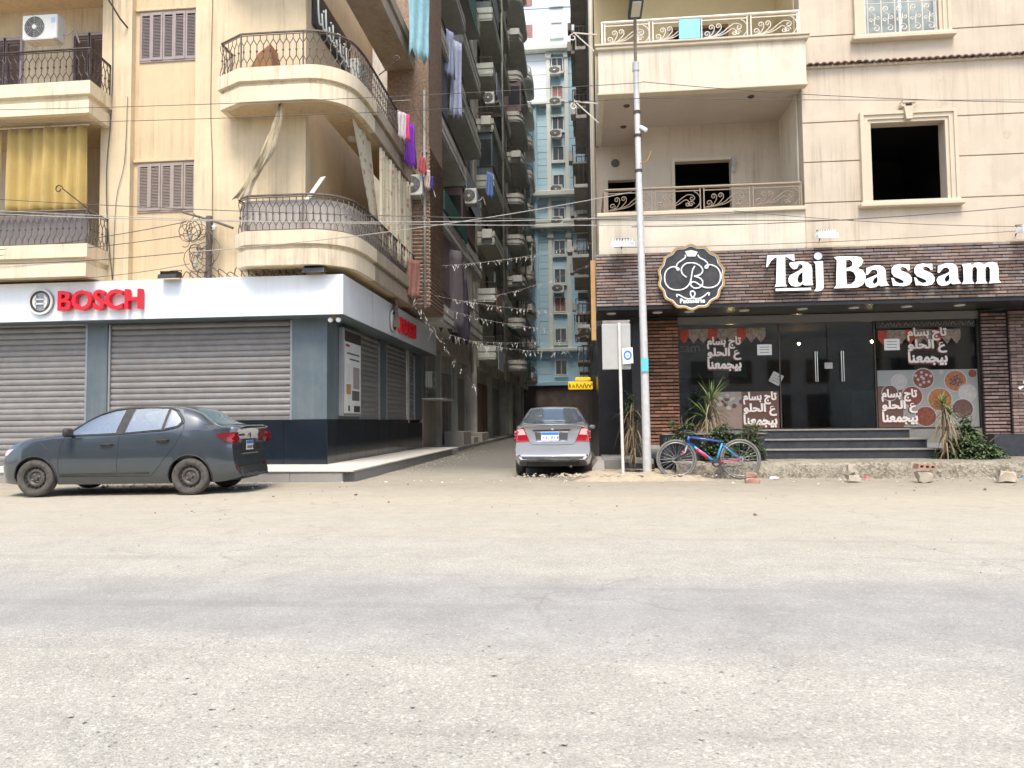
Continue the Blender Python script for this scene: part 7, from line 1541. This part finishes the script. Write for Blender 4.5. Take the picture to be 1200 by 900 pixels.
# ------------------------------------------------------------------ rubble, bricks, dirt, litter
def rock(c, r, seed, sq=(1, 1, .8), rg=.55):
    bm = bmesh.new(); bmesh.ops.create_icosphere(bm, subdivisions=2, radius=1)
    for v in bm.verts:
        n_ = v.co.normalized(); k = .82 + rg * mnoise.noise(n_ * 1.4 + Vector((seed * 3.1, 0, 0))) + .12 * mnoise.noise(n_ * 4 + Vector((seed, 2, 0))); p = Vector([max(-.62, min(.62, x)) for x in n_]) * 1.35 * k; v.co = Vector((p.x * r * sq[0], p.y * r * sq[1], p.z * r * sq[2]))
    zm = min(v.co.z for v in bm.verts); mb = MB(); mb.add([(v.co + Vector(c) - Vector((0, 0, zm)))[:] for v in bm.verts], [[v.index for v in f.verts] for f in bm.faces]); bm.free(); return mb
tag(rock((5.02, 14.1, -.005), .115, 1, (1.25, 1, .75)).build('rubble_stone', 'stone', None, 30), 'lower grey stone of the small two-stone stack before the steps', 'stone'); tag(rock((5.0, 14.1, .15), .095, 2, (1.1, .9, 1.1)).build('rubble_stone', 'stone', None, 30), 'pointed upper stone of the small stack before the steps', 'stone')
tag(rock((7.65, 14.0, -.005), .175, 3, (1.25, .9, .75)).build('rubble_stone', 'stone', None, 30), 'single large yellowish stone on the road at the far right', 'stone')
def hollow_brick(label, c, sx, sy, sz_, rz, m, tilt=0.):
    T = thing('broken_brick', label, 'brick', c, rz); mb = MB(); hs = [[(-sx * .3 + i * sx * .3 - .028, sz_ * .3), (-sx * .3 + i * sx * .3 + .028, sz_ * .3), (-sx * .3 + i * sx * .3 + .028, sz_ * .7), (-sx * .3 + i * sx * .3 - .028, sz_ * .7)] for i in range(3)]
    mb.prism([(-sx / 2, 0), (sx / 2, .0), (sx / 2 - .01, sz_ * .9), (sx * .2, sz_), (-sx / 2 + .012, sz_ * .95)], -sy / 2, sy / 2, hs); o = mb.build('block', m, T, False, True); o.rotation_euler = (0, tilt, 0)
    MB().box(-sx * .45, sx * .45, .0, .01, sz_ * .15, sz_ * .75).build('core', 'soil', o, False, True)
tag(rock((6.23, 14.0, -.01), .15, 7, (1.15, .8, .95), .22).build('broken_brick', 'stone', None, 30), 'lower chipped block of the stack right of the steps', 'brick'); hollow_brick('upper red hollow brick of the stack right of the steps', (6.25, 14.0, .235), .33, .2, .1, .05, 'redbrick', .06)
tag(rock((3.14, 13.85, -.01), .15, 11, (1.2, .7, .5), .2).build('broken_brick', 'redbrick', None, 30), 'lower red brick of the stack by the bicycle rear wheel', 'brick'); tag(rock((3.12, 13.85, .115), .13, 12, (1.15, .7, .42), .22).build('broken_brick', 'redbrick', None, 30), 'upper red brick of the stack by the bicycle rear wheel', 'brick')
# dirt heap by the lamp
mb = MB(); g = []
for i in range(50):
    row = []
    for j in range(30):
        x = -.35 + i * .065; y = 14.25 + j * .07; e = sstep(-.35, .3, x) * sstep(2.85, 2.0, x) * sstep(14.25, 14.75, y)
        row.append((x, y, -.02 + e * (.13 + .05 * mnoise.noise(Vector((x * 2.4, y * 2.4, 0))) + .03 * mnoise.noise(Vector((x * 8, y * 8, 0))))))
    g.append(row)
o = mb.sheet(g).build('dirt_heap', 'dirt', None, True); tag(o, 'sandy dirt heap around the lamp and sign posts', 'dirt', kind='stuff')
def scatter(name, label, cat, n, fx, m, r0, r1, seed):
    rs = random.Random(seed); mb = MB()
    base = [(1, 0, 0), (-1, 0, 0), (0, 1, 0), (0, -1, 0), (0, 0, .8), (0, 0, -.5)]; fs = [(0, 2, 4), (2, 1, 4), (1, 3, 4), (3, 0, 4), (2, 0, 5), (1, 2, 5), (3, 1, 5), (0, 3, 5)]
    for i in range(n):
        x, y, z = fx(rs); r = rs.uniform(r0, r1) * (1 if rs.random() < .9 else 1.8); a = rs.uniform(0, 6.28); s = [rs.uniform(.6, 1.3) for _ in range(6)]
        mb.add([(x + r * s[k] * (b[0] * math.cos(a) - b[1] * math.sin(a)), y + r * s[k] * (b[0] * math.sin(a) + b[1] * math.cos(a)), z + r * s[k] * b[2] * .8) for k, b in enumerate(base)], fs)
    tag(mb.build(name, m), label, cat, kind='stuff')
scatter('gravel', 'loose grit and pebbles scattered over the road', 'gravel', 2600, lambda r: (lambda y: (r.uniform(-.75, .75) * y, y, .0))(2.4 + 12 * r.random() ** 1.3), 'concrete', .003, .009, 3)
scatter('gravel', 'pale chippings along the foot of the right kerb', 'gravel', 900, lambda r: (r.uniform(1.2, 10), 14.93 - abs(r.gauss(0, .35)), .004), 'stone', .006, .022, 4)
scatter('rubble', 'small rubble on the dirt heap and lane mouth', 'rubble', 700, lambda r: (r.gauss(.8, 1.0), 14.55 + abs(r.gauss(0, .4)), .05 + .05 * r.random()), 'stone', .008, .035, 5)
scatter('gravel', 'grit along the left kerb and lane edge', 'gravel', 900, lambda r: ((r.uniform(-13, -4), 14.25 - abs(r.gauss(0, .3)), .003) if r.random() < .5 else (-4.5 + abs(r.gauss(0, .5)), r.uniform(14.3, 30), .003)), 'stone', .005, .02, 6)
scatter('litter', 'scraps of pale litter under the dark sedan', 'litter', 60, lambda r: (r.uniform(-9.5, -6), 13.3 + r.uniform(-.5, .6), .02), 'paper', .015, .05, 8)
scatter('litter', 'tiny dark twigs and leaf bits strewn over the far road', 'litter', 70, lambda r: (r.uniform(-11, 9), 9 + 5 * r.random(), .006), 'soil', .008, .02, 18)
scatter('litter', 'tiny pale paper bits strewn along the kerbs', 'litter', 36, lambda r: (r.uniform(-4, 9.5), 14.75 - abs(r.gauss(0, .5)), .01), 'paper', .008, .022, 19)
def scrap(label, x, y, w, h, m, rz): tag(MB().add([(x - w, y - h, .012), (x + w * math.cos(rz), y - h * .6, .03), (x + w, y + h, .014), (x - w * .7, y + h, .05), (x, y, .06)], [(0, 1, 4), (1, 2, 4), (2, 3, 4), (3, 0, 4)]).build('litter_scrap', m), label, 'litter')
scrap('crumpled white scrap at the bicycle front wheel', 2.0, 14.55, .1, .05, 'paper', .3); scrap('red and purple wrapper scrap on the road before the steps', 5.45, 14.6, .06, .03, 'bikered', .2); scrap('turquoise scrap on the road at the far right', 8.2, 14.4, .05, .03, 'bikecyan', .4); scrap('flat pale scrap on the road right of the rear wheel', 3.75, 14.7, .1, .04, 'paper', .1)
tag(MB().add([(.9, 15.2, .2), (1.5, 15.25, .17), (1.55, 15.7, .22), (.85, 15.65, .26), (.9, 15.2, .23), (1.5, 15.25, .2), (1.55, 15.7, .25), (.85, 15.65, .29)], [(0, 3, 2, 1), (4, 5, 6, 7), (0, 1, 5, 4), (1, 2, 6, 5), (2, 3, 7, 6), (3, 0, 4, 7)]).build('slab_piece', 'navy'), 'dark broken slab lying on the dirt by the lamp pole', 'slab')
for o in list(bpy.data.meshes):
    if o.users == 0: bpy.data.meshes.remove(o)
